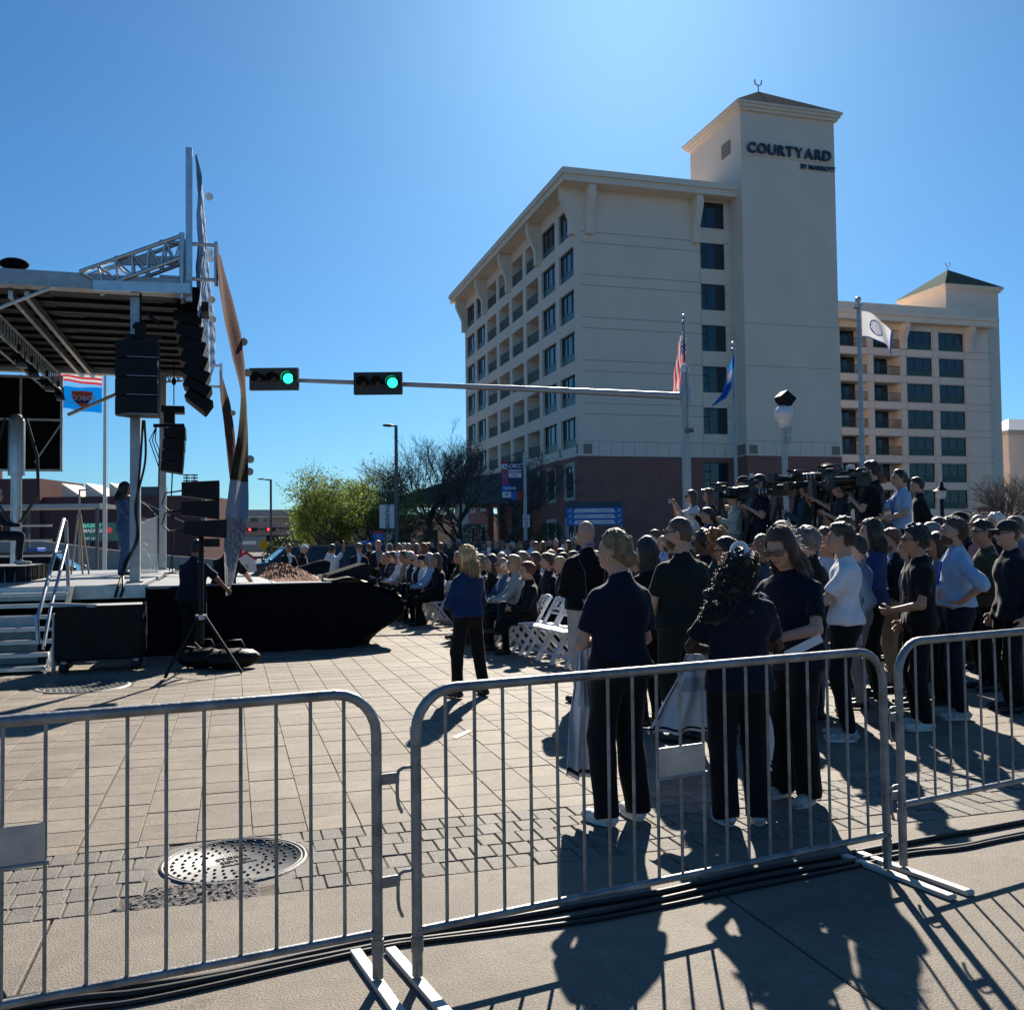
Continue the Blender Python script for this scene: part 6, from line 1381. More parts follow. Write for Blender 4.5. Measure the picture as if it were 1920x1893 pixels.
PEOPLE = [
((2.34, 9.58), 0.384, 1.55, 0.0, dict(arms='belly', hair='bob', hc='blonde', shirt='royal', sleeve='long', pants='black', fid=2, feet=((0.19, -0.04), (-0.15, 0.02)), hem=0.93, head=(0.35, 0.05, 0), wd=0.98, wide=0.012, label='blonde woman in a blue long sleeved top standing alone on the paving', group='people standing behind the barriers', seed=0)),
((3.36, 8.81), 0.209, 1.786, 0.0, dict(arms='belly', hair='bald', hc='brown', shirt='black', sleeve='long', pants='lgrey', fid=2, hem=0.9, head=(-0.15, 0, 0), wd=1.197, lanyard=True, label='bald man in a black jacket and pale trousers, back to the camera', group='people standing behind the barriers', seed=1)),
((2.12, 5.07), 0.244, 1.654, 0.0, dict(arms='front', armsL='belly', hair='bun', hc='fair', shirt='navy', pants='black', shoes='shoe_white', fid=2, hem=0.86, head=(0.5, 0.0, 0), wd=1.03, wide=0.028, dress=True, stance=0.22, label='woman with a fair hair bun and navy polo, back to the camera', group='people standing behind the barriers', seed=2)),
((3.42, 6.88), 0.279, 1.765, 0.0, dict(arms='front', hair='buzz', hc='brown', beard=True, glasses='thin', shirt='green', pants='green', fid=2, hem=0.88, head=(0.62, 0, 0), wd=1.26, belly=0.03, label='bearded man with glasses and cropped hair in dark green, back to the camera', group='people standing behind the barriers', seed=3)),
((2.74, 4.82), -0.244, 1.55, 0.0, dict(arms='read', hair='longcurl', hc='black', skin='e', shirt='navy', pants='black', shoes='shoe_grey', fid=2, hem=0.84, head=(-0.35, 0.45, 0.1), wd=1.12, wide=0.03, dress=True, belly=0.02, label='woman with long black curls and a white scrunchie, back to the camera', group='people standing behind the barriers', seed=4)),
((3.3, 5.16), 1.955, 1.679, 0.0, dict(arms='read', hair='vlong', hc='brown', skin='a', shirt='navy', pants='black', shoes='shoe_grey', fid=2, hem=0.84, head=(0.12, 0.45, 0.05), wd=1.16, wide=0.03, dress=True, belly=0.02, glasses='sun', lean=0.06, label='long haired woman in dark sunglasses and navy polo looking down', group='people standing behind the barriers', seed=5)),
((5.14, 7.46), 2.793, 1.679, 0.0, dict(arms='crossed', hair='short', hc='brown', shirt='sky', sleeve='long', pants='grey', shoes='shoe_white', fid=2, hem=0.82, head=(0.3, -0.02, 0.05), glasses='round', label='man in round sunglasses and light blue shirt facing the camera', group='people standing behind the barriers', wd=1.092, seed=6)),
((4.67, 6.54), 1.012, 1.707, 0.0, dict(arms='crossed', hair='fade', hc='brown', shirt='white', pants='black', shoes='shoe_grey', fid=2, hem=0.93, head=(-0.1, 0, 0), wd=1.092, label='man in a white polo with folded arms and a badge on his hip', group='people standing behind the barriers', seed=7)),
((6.19, 8.18), 1.082, 1.767, 0.0, dict(arms='belly', hair='bob', hc='dark', shirt='blue', sleeve='long', pants='black', fid=2, hem=0.9, head=(0.1, 0, 0), wd=0.95, label='dark haired woman in a deep blue blouse behind the white polo man', group='people standing behind the barriers', seed=8)),
((5.5, 6.7), 1.187, 1.681, 0.0, dict(arms='pocket', armsL='front', hair='mop', hc='black', skin='b', shirt='black', pants='black', shoes='shoe_white', fid=2, hem=0.88, head=(0.0, 0.0, 0), glasses='thin', wd=1.071, label='young man with thick black hair and glasses in a black polo', group='people standing behind the barriers', seed=9)),
((6.12, 6.98), 1.082, 1.758, 0.0, dict(arms='hips', armsL='hips', hair='short', hc='brown', beard=True, shirt='sky', sleeve='roll', pants='navy', shoes='shoe_grey', fid=2, hem=0.97, head=(0.1, -0.12, 0), wd=1.218, belly=0.02, lanyard=True, label='bearded man in a light blue shirt with rolled sleeves, hand on hip', group='people standing behind the barriers', seed=10)),
((6.81, 7.07), 1.222, 1.73, 0.0, dict(arms='down', hair='cap', hc='brown', cap='charcoal', shirt='suit', sleeve='long', pants='black', fid=2, hem=0.84, head=(0.05, 0, 0), glasses='sun', wd=1.26, belly=0.0, label='man in a dark cap and navy jacket at the right edge', group='people standing behind the barriers', seed=11)),
((7.49, 8.11), 1.257, 1.75, 0.0, dict(arms='belly', hair='short', hc='black', skin='b', shirt='olive', sleeve='long', pants='black', fid=2, hem=0.86, head=(0.05, 0, 0), glasses='thin', beard=False, wd=1.103, label='man with glasses in a dark olive jacket beside the capped man', group='people standing behind the barriers', seed=12)),
((3.43, 7.54), 0.436, 1.612, 0.0, dict(arms='belly', hair='vlong', hc='black', shirt='black', sleeve='long', label='woman with very long black hair behind the woman with the bun', fid=1, group='people standing behind the barriers', seed=13)),
((4.27, 8.75), 0.524, 1.695, 0.0, dict(hair='mop', hc='black', beard=True, shirt='plaid', sleeve='long', label='dark haired man in a plaid jacket behind the bearded man', fid=1, group='people standing behind the barriers', wd=1.092, seed=14)),
((4.48, 8.48), 0.611, 1.673, 0.0, dict(hair='mop', hc='black', skin='d', shirt='black', label='man with black hair right of the bearded man', fid=1, group='people standing behind the barriers', wd=1.092, seed=15)),
((4.35, 8.0), 0.524, 1.661, 0.0, dict(hair='afro', hc='orange', skin='d', shirt='charcoal', sleeve='long', label='person with an orange tinted puff of curls', fid=1, group='people standing behind the barriers', wd=1.092, seed=16)),
((3.95, 7.08), 1.047, 1.602, 0.0, dict(hair='short', hc='black', skin='b', glasses='thin', shirt='black', label='short man with black hair and glasses behind the curly haired woman', fid=1, group='people standing behind the barriers', wd=1.092, seed=17)),
((4.87, 8.06), 0.698, 1.617, 0.0, dict(hair='bob', hc='fair', shirt='slate', sleeve='long', label='fair haired woman behind the sunglasses woman', fid=1, group='people standing behind the barriers', seed=18)),
((5.45, 8.61), 0.611, 1.757, 0.0, dict(hair='short', hc='auburn', shirt='charcoal', sleeve='long', label='auburn haired man just behind the sunglasses woman', fid=1, group='people standing behind the barriers', wd=1.092, seed=19)),
((4.82, 7.24), 0.524, 1.678, 0.0, dict(hair='curly', hc='salt', shirt='black', sleeve='long', label='person with greying curls left of the round sunglasses man', fid=1, group='people standing behind the barriers', wd=1.092, seed=20)),
((6.29, 8.78), 0.873, 1.801, 0.0, dict(hair='mop', hc='brown', shirt='charcoal', sleeve='long', label='tousle haired man behind the white polo man', fid=1, group='people standing behind the barriers', wd=1.092, seed=21)),
((5.67, 7.72), 0.96, 1.609, 0.0, dict(hair='short', hc='black', shirt='steel', sleeve='long', pants='grey', label='person in a long steel blue shirt behind the white polo man', fid=1, group='people standing behind the barriers', wd=1.092, seed=22)),
((6.59, 8.38), 1.222, 1.673, 0.0, dict(arms='belly', hair='short', hc='auburn', beard=True, shirt='suit', sleeve='long', suit='sky', pants='khaki', lanyard=True, label='bearded man in a navy blazer with khaki trousers and lanyard', fid=1, group='people standing behind the barriers', wd=1.092, seed=23)),
((8.07, 10.34), 1.047, 1.759, 0.0, dict(hair='long', hc='brown', shirt='tan', sleeve='long', label='brown haired woman behind the blazer man', fid=1, group='people standing behind the barriers', seed=24)),
((6.15, 7.58), 1.222, 1.6, 0.0, dict(hair='long', hc='dark', shirt='khaki', sleeve='long', pants='brown', label='woman with a pale scarf half hidden by the black polo man', fid=1, group='people standing behind the barriers', seed=25)),
((7.49, 8.85), 1.134, 1.739, 0.0, dict(hair='short', hc='salt', shirt='suit', sleeve='long', label='grey haired man between the black polo and the blue shirt', fid=1, group='people standing behind the barriers', wd=1.092, seed=26)),
((8.28, 9.66), 1.134, 1.81, 0.0, dict(hair='short', hc='dark', skin='b', shirt='slate', sleeve='long', label='dark haired man in slate behind the bearded blue shirt man', fid=1, group='people standing behind the barriers', wd=1.092, seed=27)),
((6.33, 7.42), 1.222, 1.622, 0.0, dict(hair='bob', hc='black', skin='c', shirt='steel', sleeve='long', label='woman with a black bob in a patterned steel top', fid=1, group='people standing behind the barriers', seed=28)),
((8.65, 9.75), 1.309, 1.882, 0.0, dict(hair='cap', cap='black', hc='black', skin='d', shirt='black', sleeve='long', label='man in a black knit cap behind the crowd', fid=1, group='people standing behind the barriers', wd=1.092, seed=29)),
((8.43, 9.19), 1.309, 1.842, 0.0, dict(hair='thin', hc='fair', shirt='pink', sleeve='long', glasses='thin', label='balding man in a checked pinkish shirt, right', fid=1, group='people standing behind the barriers', wd=1.092, seed=30)),
((9.38, 9.95), 1.396, 1.864, 0.0, dict(hair='curly', hc='white', shirt='charcoal', sleeve='long', label='white haired person behind the capped man', fid=1, group='people standing behind the barriers', wd=1.092, seed=31)),
((9.15, 9.4), 1.396, 1.812, 0.0, dict(hair='short', hc='brown', shirt='grey', sleeve='long', label='man in grey cut by the right edge of the view', fid=1, group='people standing behind the barriers', wd=1.092, seed=32)),
((8.46, 11.06), 1.222, 1.891, 0.0, dict(hair='short', hc='black', shirt='black', sleeve='long', label='dark haired man half hidden behind the blue blouse', fid=1, group='people standing behind the barriers', wd=1.092, seed=33)),
((6.83, 14.67), 1.484, 1.738, 0.0, dict(hair='short', hc='brown', glasses='sun', shirt='suit', sleeve='long', suit='white', label='man in sunglasses and suit left of the plaid jacket', fid=1, group='people standing behind the barriers', wd=1.092, seed=34)),
((6.31, 13.27), 1.484, 1.648, 0.0, dict(hair='thin', hc='white', shirt='sky', sleeve='long', lanyard=True, label='white haired man in a pale blue shirt with lanyard', fid=1, group='people standing behind the barriers', wd=1.092, seed=35)),
((6.0, 13.05), 1.484, 1.595, 0.0, dict(hair='short', hc='grey', shirt='suitblue', sleeve='long', suit='white', label='grey haired man in a blue suit near the plaid jacket', fid=1, group='people standing behind the barriers', wd=1.092, seed=36)),
((-2.05, 20.2), -1.536, 1.834, 1.0, dict(arms='read', hair='long', hc='black', skin='c', shirt='suitblue', sleeve='long', pants='suitblue', fid=2, hem=0.8, head=(0, 0.12, 0), wd=0.95, wide=0.03, dress=True, label='woman in a blue trouser suit speaking on the stage', group='people on and beside the stage', seed=37)),
((-0.52, 13.95), -0.611, 1.671, 0.0, dict(arms='lean', hair='short', hc='black', skin='c', shirt='navy', pants='black', fid=2, hem=0.86, head=(-0.2, 0.25, 0), wd=1.208, lean=0.12, label='stage hand in navy reaching for the banner, behind the speaker stand', group='people on and beside the stage', seed=38)),
((-0.12, 15.0), -0.524, 1.72, 0.0, dict(arms='lean', hair='short', hc='brown', shirt='black', fid=1, lean=0.3, head=(-0.2, 0.4, 0), label='second stage hand bending behind the first', group='people on and beside the stage', wd=1.092, seed=39)),
((-4.05, 18.9), -1.396, 1.78, 1.26, dict(seat=True, arms='clasp', hair='short', hc='grey', shirt='suit', sleeve='long', suit='white', pants='suit', fid=1, shoes='shoe_grey', label='suited man seated on the stage riser at the left edge', group='people on and beside the stage', wd=1.092, seed=40)),
((-2.12, 26.19), 2.094, 1.62, 0.0, dict(hair='short', hc='brown', shirt='slate', sleeve='long', fid=0, label='person standing behind the clear lectern, beyond the stage', group='people standing beyond the audience', wd=1.092, seed=41)),
((1.37, 24.63), -2.618, 1.582, 0.0, dict(arms='front', hair='thin', hc='grey', skin='c', shirt='suit', sleeve='long', suit='white', pants='suit', label='man in a dark suit and open white shirt, leftmost beyond the thrust stage', fid=1, group='people standing beyond the audience', wd=1.092, seed=42)),
((1.73, 24.53), -1.92, 1.55, 0.0, dict(arms='front', hair='cap', cap='white', hc='grey', shirt='black', sleeve='long', label='man in a white cap and black jacket beyond the thrust stage', fid=1, group='people standing beyond the audience', wd=1.092, seed=43)),
((2.27, 22.8), -0.698, 1.55, 0.0, dict(arms='up', hair='fade', hc='dark', skin='c', shirt='white', pants='black', label='man in a white tee raising a phone with both hands', fid=1, group='people standing beyond the audience', wd=1.092, seed=44)),
((2.82, 22.12), 3.054, 1.569, 0.0, dict(arms='front', hair='short', hc='dark', glasses='sun', shirt='suit', sleeve='long', suit='white', lanyard=True, label='man in a navy suit with sunglasses and lanyard right of the white tee', fid=1, group='people standing beyond the audience', wd=1.092, seed=45)),
((3.47, 23.49), 2.967, 1.628, 0.0, dict(arms='front', hair='short', hc='fair', shirt='suit', sleeve='long', suit='steel', label='tall man in a dark suit and tie below the interstate sign', fid=1, group='people standing beyond the audience', wd=1.092, seed=46)),
((3.81, 23.92), 3.24, 1.55, 0.0, dict(arms='crossed', hair='hood', hc='auburn', skin='d', shirt='lgrey', sleeve='long', fid=0, label='person in a pale hood standing left of the street lamp base', group='people standing beyond the audience', wd=1.092, seed=47)),
((3.95, 23.36), 2.838, 1.55, 0.0, dict(arms='clap', hair='long', hc='dark', skin='a', shirt='black', sleeve='long', glasses='sun', fid=0, label='woman with long dark hair and sunglasses standing left of the street lamp base', group='people standing beyond the audience', seed=48)),
((4.52, 25.79), 1.166, 1.55, 0.0, dict(arms='front', hair='short', hc='grey', skin='b', shirt='charcoal', sleeve='long', fid=0, label='man in charcoal standing left of the street lamp base', group='people standing beyond the audience', wd=1.092, seed=49)),
((4.1, 22.79), 2.97, 1.55, 0.0, dict(arms='down', hair='long', hc='brown', skin='a', shirt='red', sleeve='long', glasses='sun', fid=0, label='woman in red with sunglasses standing under the street lamp', group='people standing beyond the audience', seed=50)),
((4.65, 24.71), 2.491, 1.55, 0.0, dict(arms='belly', hair='long', hc='grey', skin='d', shirt='red', sleeve='long', fid=0, label='woman in a red top standing under the street lamp', group='people standing beyond the audience', seed=51)),
((4.56, 23.18), 1.123, 1.55, 0.0, dict(arms='belly', hair='long', hc='auburn', skin='b', shirt='grey', sleeve='long', fid=0, label='auburn haired woman in grey standing under the street lamp', group='people standing beyond the audience', seed=52)),
((5.25, 26.1), 2.271, 1.55, 0.0, dict(arms='down', hair='short', hc='auburn', skin='d', shirt='suit', sleeve='long', suit='white', fid=0, label='auburn haired man in a suit standing by the trees left of the hotel', group='people standing beyond the audience', wd=1.092, seed=53)),
((5.87, 28.52), 2.053, 1.649, 0.0, dict(arms='belly', hair='short', hc='dark', skin='a', shirt='black', sleeve='long', fid=0, label='tall dark haired man standing by the trees left of the hotel far back', group='people standing beyond the audience', wd=1.092, seed=54)),
((5.05, 23.55), 0.349, 1.55, 0.0, dict(arms='crossed', hair='short', hc='brown', skin='c', shirt='navy', sleeve='long', fid=0, label='man seen from behind in navy standing by the trees left of the hotel', group='people standing beyond the audience', wd=1.092, seed=55)),
((6.13, 27.4), 3.452, 1.61, 0.0, dict(arms='belly', hair='short', hc='grey', skin='a', shirt='charcoal', sleeve='long', fid=0, label='tall man in charcoal standing beneath the bare trees far back', group='people standing beyond the audience', wd=1.092, seed=56)),
((5.85, 24.36), 2.776, 1.55, 0.0, dict(arms='crossed', hair='bob', hc='dark', skin='a', shirt='brown', sleeve='long', fid=0, label='woman with curly dark hair standing in the back rows by the trees', group='people standing beyond the audience', seed=57)),
((6.28, 25.28), 3.268, 1.55, 0.0, dict(arms='front', hair='long', hc='black', skin='b', shirt='olive', sleeve='long', glasses='sun', fid=0, label='woman in olive with sunglasses standing in the back rows by the trees', group='people standing beyond the audience', seed=58)),
((6.74, 25.14), 2.682, 1.654, 0.0, dict(arms='clap', hair='short', hc='dark', skin='a', shirt='suit', sleeve='long', suit='white', fid=0, label='man in a dark suit and white shirt standing near the canopy pier', group='people standing beyond the audience', wd=1.092, seed=59)),
((7.63, 29.05), 2.655, 1.55, 0.0, dict(arms='crossed', hair='short', hc='black', skin='b', shirt='teal', sleeve='long', fid=0, label='man in teal standing near the canopy pier far back', group='people standing beyond the audience', wd=1.092, seed=60)),
((7.5, 25.96), 3.46, 1.612, 0.0, dict(arms='belly', hair='cap', hc='fair', skin='a', shirt='lgrey', sleeve='long', fid=0, label='person in a white cap standing below the patchwork banner', group='people standing beyond the audience', wd=1.092, seed=61)),
((7.08, 24.0), 1.066, 1.55, 0.0, dict(arms='camera', hair='short', hc='grey', skin='d', shirt='black', sleeve='long', fid=0, label='man holding up a camera standing below the patchwork banner', group='people standing beyond the audience', wd=1.092, seed=62)),
((7.83, 25.86), 3.297, 1.55, 0.0, dict(arms='crossed', hair='bob', hc='fair', skin='b', shirt='teal', sleeve='long', fid=0, label='woman in teal standing below the patchwork banner', group='people standing beyond the audience', seed=63)),
((7.7, 24.33), 3.435, 1.646, 0.0, dict(arms='belly', hair='buzz', hc='dark', skin='a', shirt='sky', sleeve='long', fid=0, label='man in a sky blue shirt standing beside the no parking sign', group='people standing beyond the audience', wd=1.092, seed=64)),
((7.35, 22.87), 2.702, 1.55, 0.0, dict(arms='down', hair='short', hc='brown', skin='b', shirt='grey', sleeve='long', glasses='sun', fid=0, label='man with sunglasses in grey standing beside the no parking sign', group='people standing beyond the audience', wd=1.092, seed=65)),
((7.35, 22.35), 3.183, 1.55, 0.0, dict(arms='down', hair='bob', hc='fair', skin='d', shirt='charcoal', sleeve='long', fid=0, label='fair haired woman in charcoal standing below the wayfinding sign', group='people standing beyond the audience', seed=66)),
((8.6, 25.63), 3.424, 1.651, 0.0, dict(arms='crossed', hair='short', hc='black', skin='a', shirt='black', sleeve='long', fid=0, label='bearded man in black standing below the wayfinding sign', group='people standing beyond the audience', wd=1.092, seed=67)),
((7.99, 23.2), 2.712, 1.623, 0.0, dict(arms='crossed', hair='thin', hc='brown', skin='a', shirt='red', sleeve='long', fid=0, label='woman in red with hands to her face standing below the wayfinding sign', group='people standing beyond the audience', wd=1.092, seed=68)),
((7.8, 21.7), 1.618, 1.569, 0.0, dict(arms='crossed', hair='bob', hc='dark', skin='a', shirt='slate', sleeve='long', fid=0, label='dark haired woman in slate standing left of the bald man', group='people standing beyond the audience', seed=69)),
((9.27, 25.43), 3.245, 1.655, 0.0, dict(arms='crossed', hair='curly', hc='grey', skin='c', shirt='tan', sleeve='long', fid=0, label='curly haired person in tan standing left of the bald man', group='people standing beyond the audience', wd=1.092, seed=70)),
((8.73, 23.51), 1.216, 1.693, 0.0, dict(arms='crossed', hair='short', hc='white', skin='a', shirt='navy', sleeve='long', fid=0, label='white haired person in navy standing left of the bald man', group='people standing beyond the audience', wd=1.092, seed=71)),
((7.77, 20.66), 2.765, 1.63, 0.0, dict(arms='clap', hair='short', hc='dark', skin='a', shirt='black', sleeve='long', glasses='sun', fid=0, label='man with sunglasses in black standing close to the brick wall', group='people standing beyond the audience', wd=1.092, seed=72)),
((6.86, 29.27), 2.575, 1.642, 0.0, dict(arms='clap', hair='short', hc='grey', skin='c', shirt='brown', sleeve='long', fid=0, label='man in brown standing beneath the bare trees far back', group='people standing beyond the audience', wd=1.092, seed=73)),
((7.45, 27.02), 3.388, 1.55, 0.0, dict(arms='belly', hair='short', hc='fair', skin='a', shirt='denim', sleeve='long', fid=0, label='man in denim standing near the canopy pier far back', group='people standing beyond the audience', wd=1.092, seed=74)),
((8.43, 29.86), 1.184, 1.589, 0.0, dict(arms='crossed', hair='bob', hc='fair', skin='c', shirt='pink', sleeve='long', fid=0, label='woman in pink standing near the canopy pier far back', group='people standing beyond the audience', seed=75)),
((3.74, 27.07), 0.349, 1.55, 0.0, dict(arms='belly', hair='short', hc='auburn', skin='a', shirt='black', sleeve='long', fid=0, label='man in black behind the suited pair standing behind the suited pair', group='people standing beyond the audience', wd=1.092, seed=76)),
((5.69, 30.66), 2.341, 1.626, 0.0, dict(arms='down', hair='short', hc='brown', skin='b', shirt='slate', sleeve='long', fid=0, label='man in slate standing under the street lamp far back', group='people standing beyond the audience', wd=1.092, seed=77)),
((8.87, 28.68), 3.49, 1.583, 0.0, dict(arms='belly', hair='short', hc='black', skin='d', shirt='olive', sleeve='long', fid=0, label='man in olive standing beside the no parking sign far back', group='people standing beyond the audience', wd=1.092, seed=78)),
((9.66, 27.4), 2.865, 1.699, 0.0, dict(arms='clap', hair='short', hc='dark', skin='c', shirt='suit', sleeve='long', suit='white', fid=0, label='man in a dark suit standing left of the bald man far back', group='people standing beyond the audience', wd=1.092, seed=79)),
((4.05, 12.95), 1.485, 1.66, 0.0, dict(seat=True, arms='lap', hair='mop', hc='auburn', skin='a', shirt='black', sleeve='long', pants='black', fid=1, leg='cross', cap='navy', head=(0.06452828900014079, 0, 0), label='woman with short reddish blond hair in black, first seat of the front row', group='audience seated on white chairs', wd=1.092, seed=80)),
((4.02, 13.51), 1.428, 1.786, 0.0, dict(seat=True, arms='clasp', hair='pony', hc='blonde', skin='a', shirt='sage', sleeve='long', pants='black', fid=1, leg='pl', cap='navy', head=(0.11943773983419365, 0, 0), label='blonde woman in a pale green jacket, second seat of the front row', group='audience seated on white chairs', seed=81)),
((4.0, 14.07), 1.491, 1.73, 0.0, dict(seat=True, arms='clasp', hair='thin', hc='white', skin='b', shirt='suitblue', sleeve='long', suit='white', pants='navy', fid=1, leg='cross', glasses='thin', cap='navy', head=(-0.00469145305221827, 0, 0), label='balding man with glasses in a blue suit, third seat of the front row', group='audience seated on white chairs', wd=1.092, seed=82)),
((3.97, 14.63), 1.638, 1.769, 0.0, dict(seat=True, arms='lap', hair='long', hc='dark', skin='a', shirt='black', sleeve='long', pants='black', fid=1, leg='back', cap='navy', head=(0.17510790287184055, 0, 0), label='dark haired woman in black, fourth seat of the front row', group='audience seated on white chairs', seed=83)),
((3.94, 15.19), 1.59, 1.768, 0.0, dict(seat=True, arms='clasp', hair='short', hc='fair', skin='a', shirt='suit', sleeve='long', suit='white', pants='black', fid=1, leg='pl', cap='navy', head=(0.0272011171710492, 0, 0), label='fair haired man in a suit, fifth seat of the front row', group='audience seated on white chairs', wd=1.092, seed=84)),
((3.8, 17.99), 1.63, 1.754, 0.0, dict(seat=True, arms='lap', hair='long', hc='auburn', skin='a', shirt='black', sleeve='long', pants='black', fid=1, leg='back', cap='navy', head=(0.23490989939079912, 0, 0), label='woman with long auburn hair in a black cardigan, tenth seat of the front row', group='audience seated on white chairs', seed=85)),
((3.77, 18.55), 1.558, 1.751, 0.0, dict(seat=True, arms='clasp', hair='bob', hc='grey', skin='b', shirt='sky', sleeve='long', pants='black', fid=1, leg='cross', cap='navy', head=(0.09144681223333592, 0, 0), label='grey haired woman in a pale blue shirt, eleventh seat of the front row', group='audience seated on white chairs', seed=86)),
((3.74, 19.11), 1.473, 1.706, 0.0, dict(seat=True, arms='lap', hair='cap', hc='brown', skin='a', shirt='white', sleeve='long', pants='black', fid=1, leg='cross', cap='navy', head=(0.02175957780969494, 0, 0), label='person in a navy cap and white shirt, twelfth seat of the front row', group='audience seated on white chairs', wd=1.092, seed=87)),
((3.72, 19.67), 1.658, 1.708, 0.0, dict(seat=True, arms='lap', hair='thin', hc='white', skin='a', shirt='suit', sleeve='long', suit='white', pants='black', fid=1, leg='back', glasses='sun', cap='navy', head=(0.22281663116073494, 0, 0), label='bald man in sunglasses and dark suit, thirteenth seat of the front row', group='audience seated on white chairs', wd=1.092, seed=88)),
((3.69, 20.23), 1.588, 1.782, 0.0, dict(seat=True, arms='lap', hair='short', hc='grey', skin='a', shirt='suit', sleeve='long', suit='white', pants='black', fid=1, leg='pl', glasses='sun', cap='navy', head=(0.08134880065657474, 0, 0), label='grey haired man in sunglasses, fourteenth seat of the front row', group='audience seated on white chairs', wd=1.092, seed=89)),
((3.66, 20.79), 1.452, 1.797, 0.0, dict(seat=True, arms='lap', hair='short', hc='brown', skin='b', shirt='tan', sleeve='long', pants='black', fid=1, leg='back', cap='navy', head=(-0.0009996306747276362, 0, 0), label='man in a tan jacket, fifteenth seat of the front row', group='audience seated on white chairs', wd=1.092, seed=90)),
((3.63, 21.35), 1.6, 1.761, 0.0, dict(seat=True, arms='clasp', hair='bob', hc='white', skin='b', shirt='white', sleeve='long', pants='black', fid=1, leg='pl', glasses='sun', cap='navy', head=(0.005933133276611394, 0, 0), label='white haired woman in sunglasses, sixteenth seat of the front row', group='audience seated on white chairs', seed=91)),
((3.6, 21.91), 1.574, 1.768, 0.0, dict(seat=True, arms='clasp', hair='short', hc='dark', skin='a', shirt='charcoal', sleeve='long', pants='black', fid=1, leg='back', glasses='sun', cap='navy', head=(-0.04399192627327985, 0, 0), label='dark haired man in sunglasses, seventeenth seat of the front row', group='audience seated on white chairs', wd=1.092, seed=92)),
((3.58, 22.47), 1.447, 1.747, 0.0, dict(seat=True, arms='clasp', hair='short', hc='salt', skin='a', shirt='suit', sleeve='long', suit='white', pants='black', fid=1, leg='cross', cap='navy', head=(0.24526393760036616, 0, 0), label='man with greying hair in a suit, eighteenth seat of the front row', group='audience seated on white chairs', wd=1.092, seed=93)),
((3.55, 23.03), 1.645, 1.683, 0.0, dict(seat=True, arms='clasp', hair='bob', hc='blonde', skin='a', shirt='navy', sleeve='long', pants='black', fid=1, leg='pl', cap='navy', head=(0.23879317949370685, 0, 0), label='blonde woman in navy, nineteenth seat of the front row', group='audience seated on white chairs', seed=94)),
((3.52, 23.59), 1.406, 1.687, 0.0, dict(seat=True, arms='lap', hair='short', hc='black', skin='a', shirt='suit', sleeve='long', suit='white', pants='black', fid=1, leg='cross', cap='navy', head=(0.033104597642148986, 0, 0), label='black haired man in a suit, twentieth seat of the front row', group='audience seated on white chairs', wd=1.092, seed=95)),
((3.49, 24.15), 1.463, 1.743, 0.0, dict(seat=True, arms='lap', hair='short', hc='grey', skin='a', shirt='suit', sleeve='long', suit='white', pants='black', fid=1, leg='pl', cap='navy', head=(0.02268213400156427, 0, 0), label='man in a suit, last seat of the front row', group='audience seated on white chairs', wd=1.092, seed=96)),
((4.98, 12.87), 1.698, 1.661, 0.0, dict(seat=True, arms='lap', hair='buzz', hc='brown', skin='a', shirt='suit', sleeve='long', suit='white', fid=0, head=(0.2786224009218608, 0.03248993971969645, 0), label='crop haired person in dark suit, first seat of the second row', group='audience seated on white chairs', wd=1.092, seed=97)),
((4.95, 13.44), 1.575, 1.701, 0.0, dict(seat=True, arms='lap', hair='short', hc='dark', skin='a', shirt='suit', sleeve='long', suit='white', fid=0, head=(0.1911131998710025, 0.012865289012986558, 0), label='dark haired person in dark suit, second seat of the second row', group='audience seated on white chairs', wd=1.092, seed=98)),
((4.92, 14.01), 1.368, 1.724, 0.0, dict(seat=True, arms='lap', hair='fade', hc='blonde', skin='a', shirt='navy', sleeve='long', fid=0, head=(0.03831548307999055, 0.093581888674748, 0), label='short haired person in navy, third seat of the second row', group='audience seated on white chairs', wd=1.092, seed=99)),
((4.89, 14.58), 1.615, 1.788, 0.0, dict(seat=True, arms='lap', hair='short', hc='brown', skin='a', shirt='navy', sleeve='long', fid=0, head=(-0.2352489963499807, 0.03487180201315447, 0), label='brown haired person in navy, fourth seat of the second row', group='audience seated on white chairs', wd=1.092, seed=100)),
((4.86, 15.15), 1.567, 1.798, 0.0, dict(seat=True, arms='lap', hair='bob', hc='brown', skin='a', shirt='black', sleeve='long', fid=0, head=(-0.040989723905859476, -0.016049620330247802, 0), glasses='sun', label='brown bobbed person in black, fifth seat of the second row', group='audience seated on white chairs', seed=101)),
((4.83, 15.72), 1.583, 1.804, 0.0, dict(seat=True, arms='lap', hair='long', hc='fair', skin='a', shirt='teal', sleeve='long', fid=0, head=(0.14461573353848112, -0.004879594412104601, 0), glasses='sun', label='long haired person in teal, sixth seat of the second row', group='audience seated on white chairs', seed=102)),
((4.81, 16.29), 1.432, 1.729, 0.0, dict(seat=True, arms='lap', hair='bob', hc='dark', skin='a', shirt='navy', sleeve='long', fid=0, head=(-0.285735046318683, 0.04900882686118031, 0), label='dark bobbed person in navy, seventh seat of the second row', group='audience seated on white chairs', seed=103)),
((4.78, 16.86), 1.696, 1.781, 0.0, dict(seat=True, arms='lap', hair='thin', hc='black', skin='a', shirt='suit', sleeve='long', suit='white', fid=0, head=(-0.011822043958762407, 0.03404730924269664, 0), glasses='sun', label='balding person in dark suit, eighth seat of the second row', group='audience seated on white chairs', wd=1.092, seed=104)),
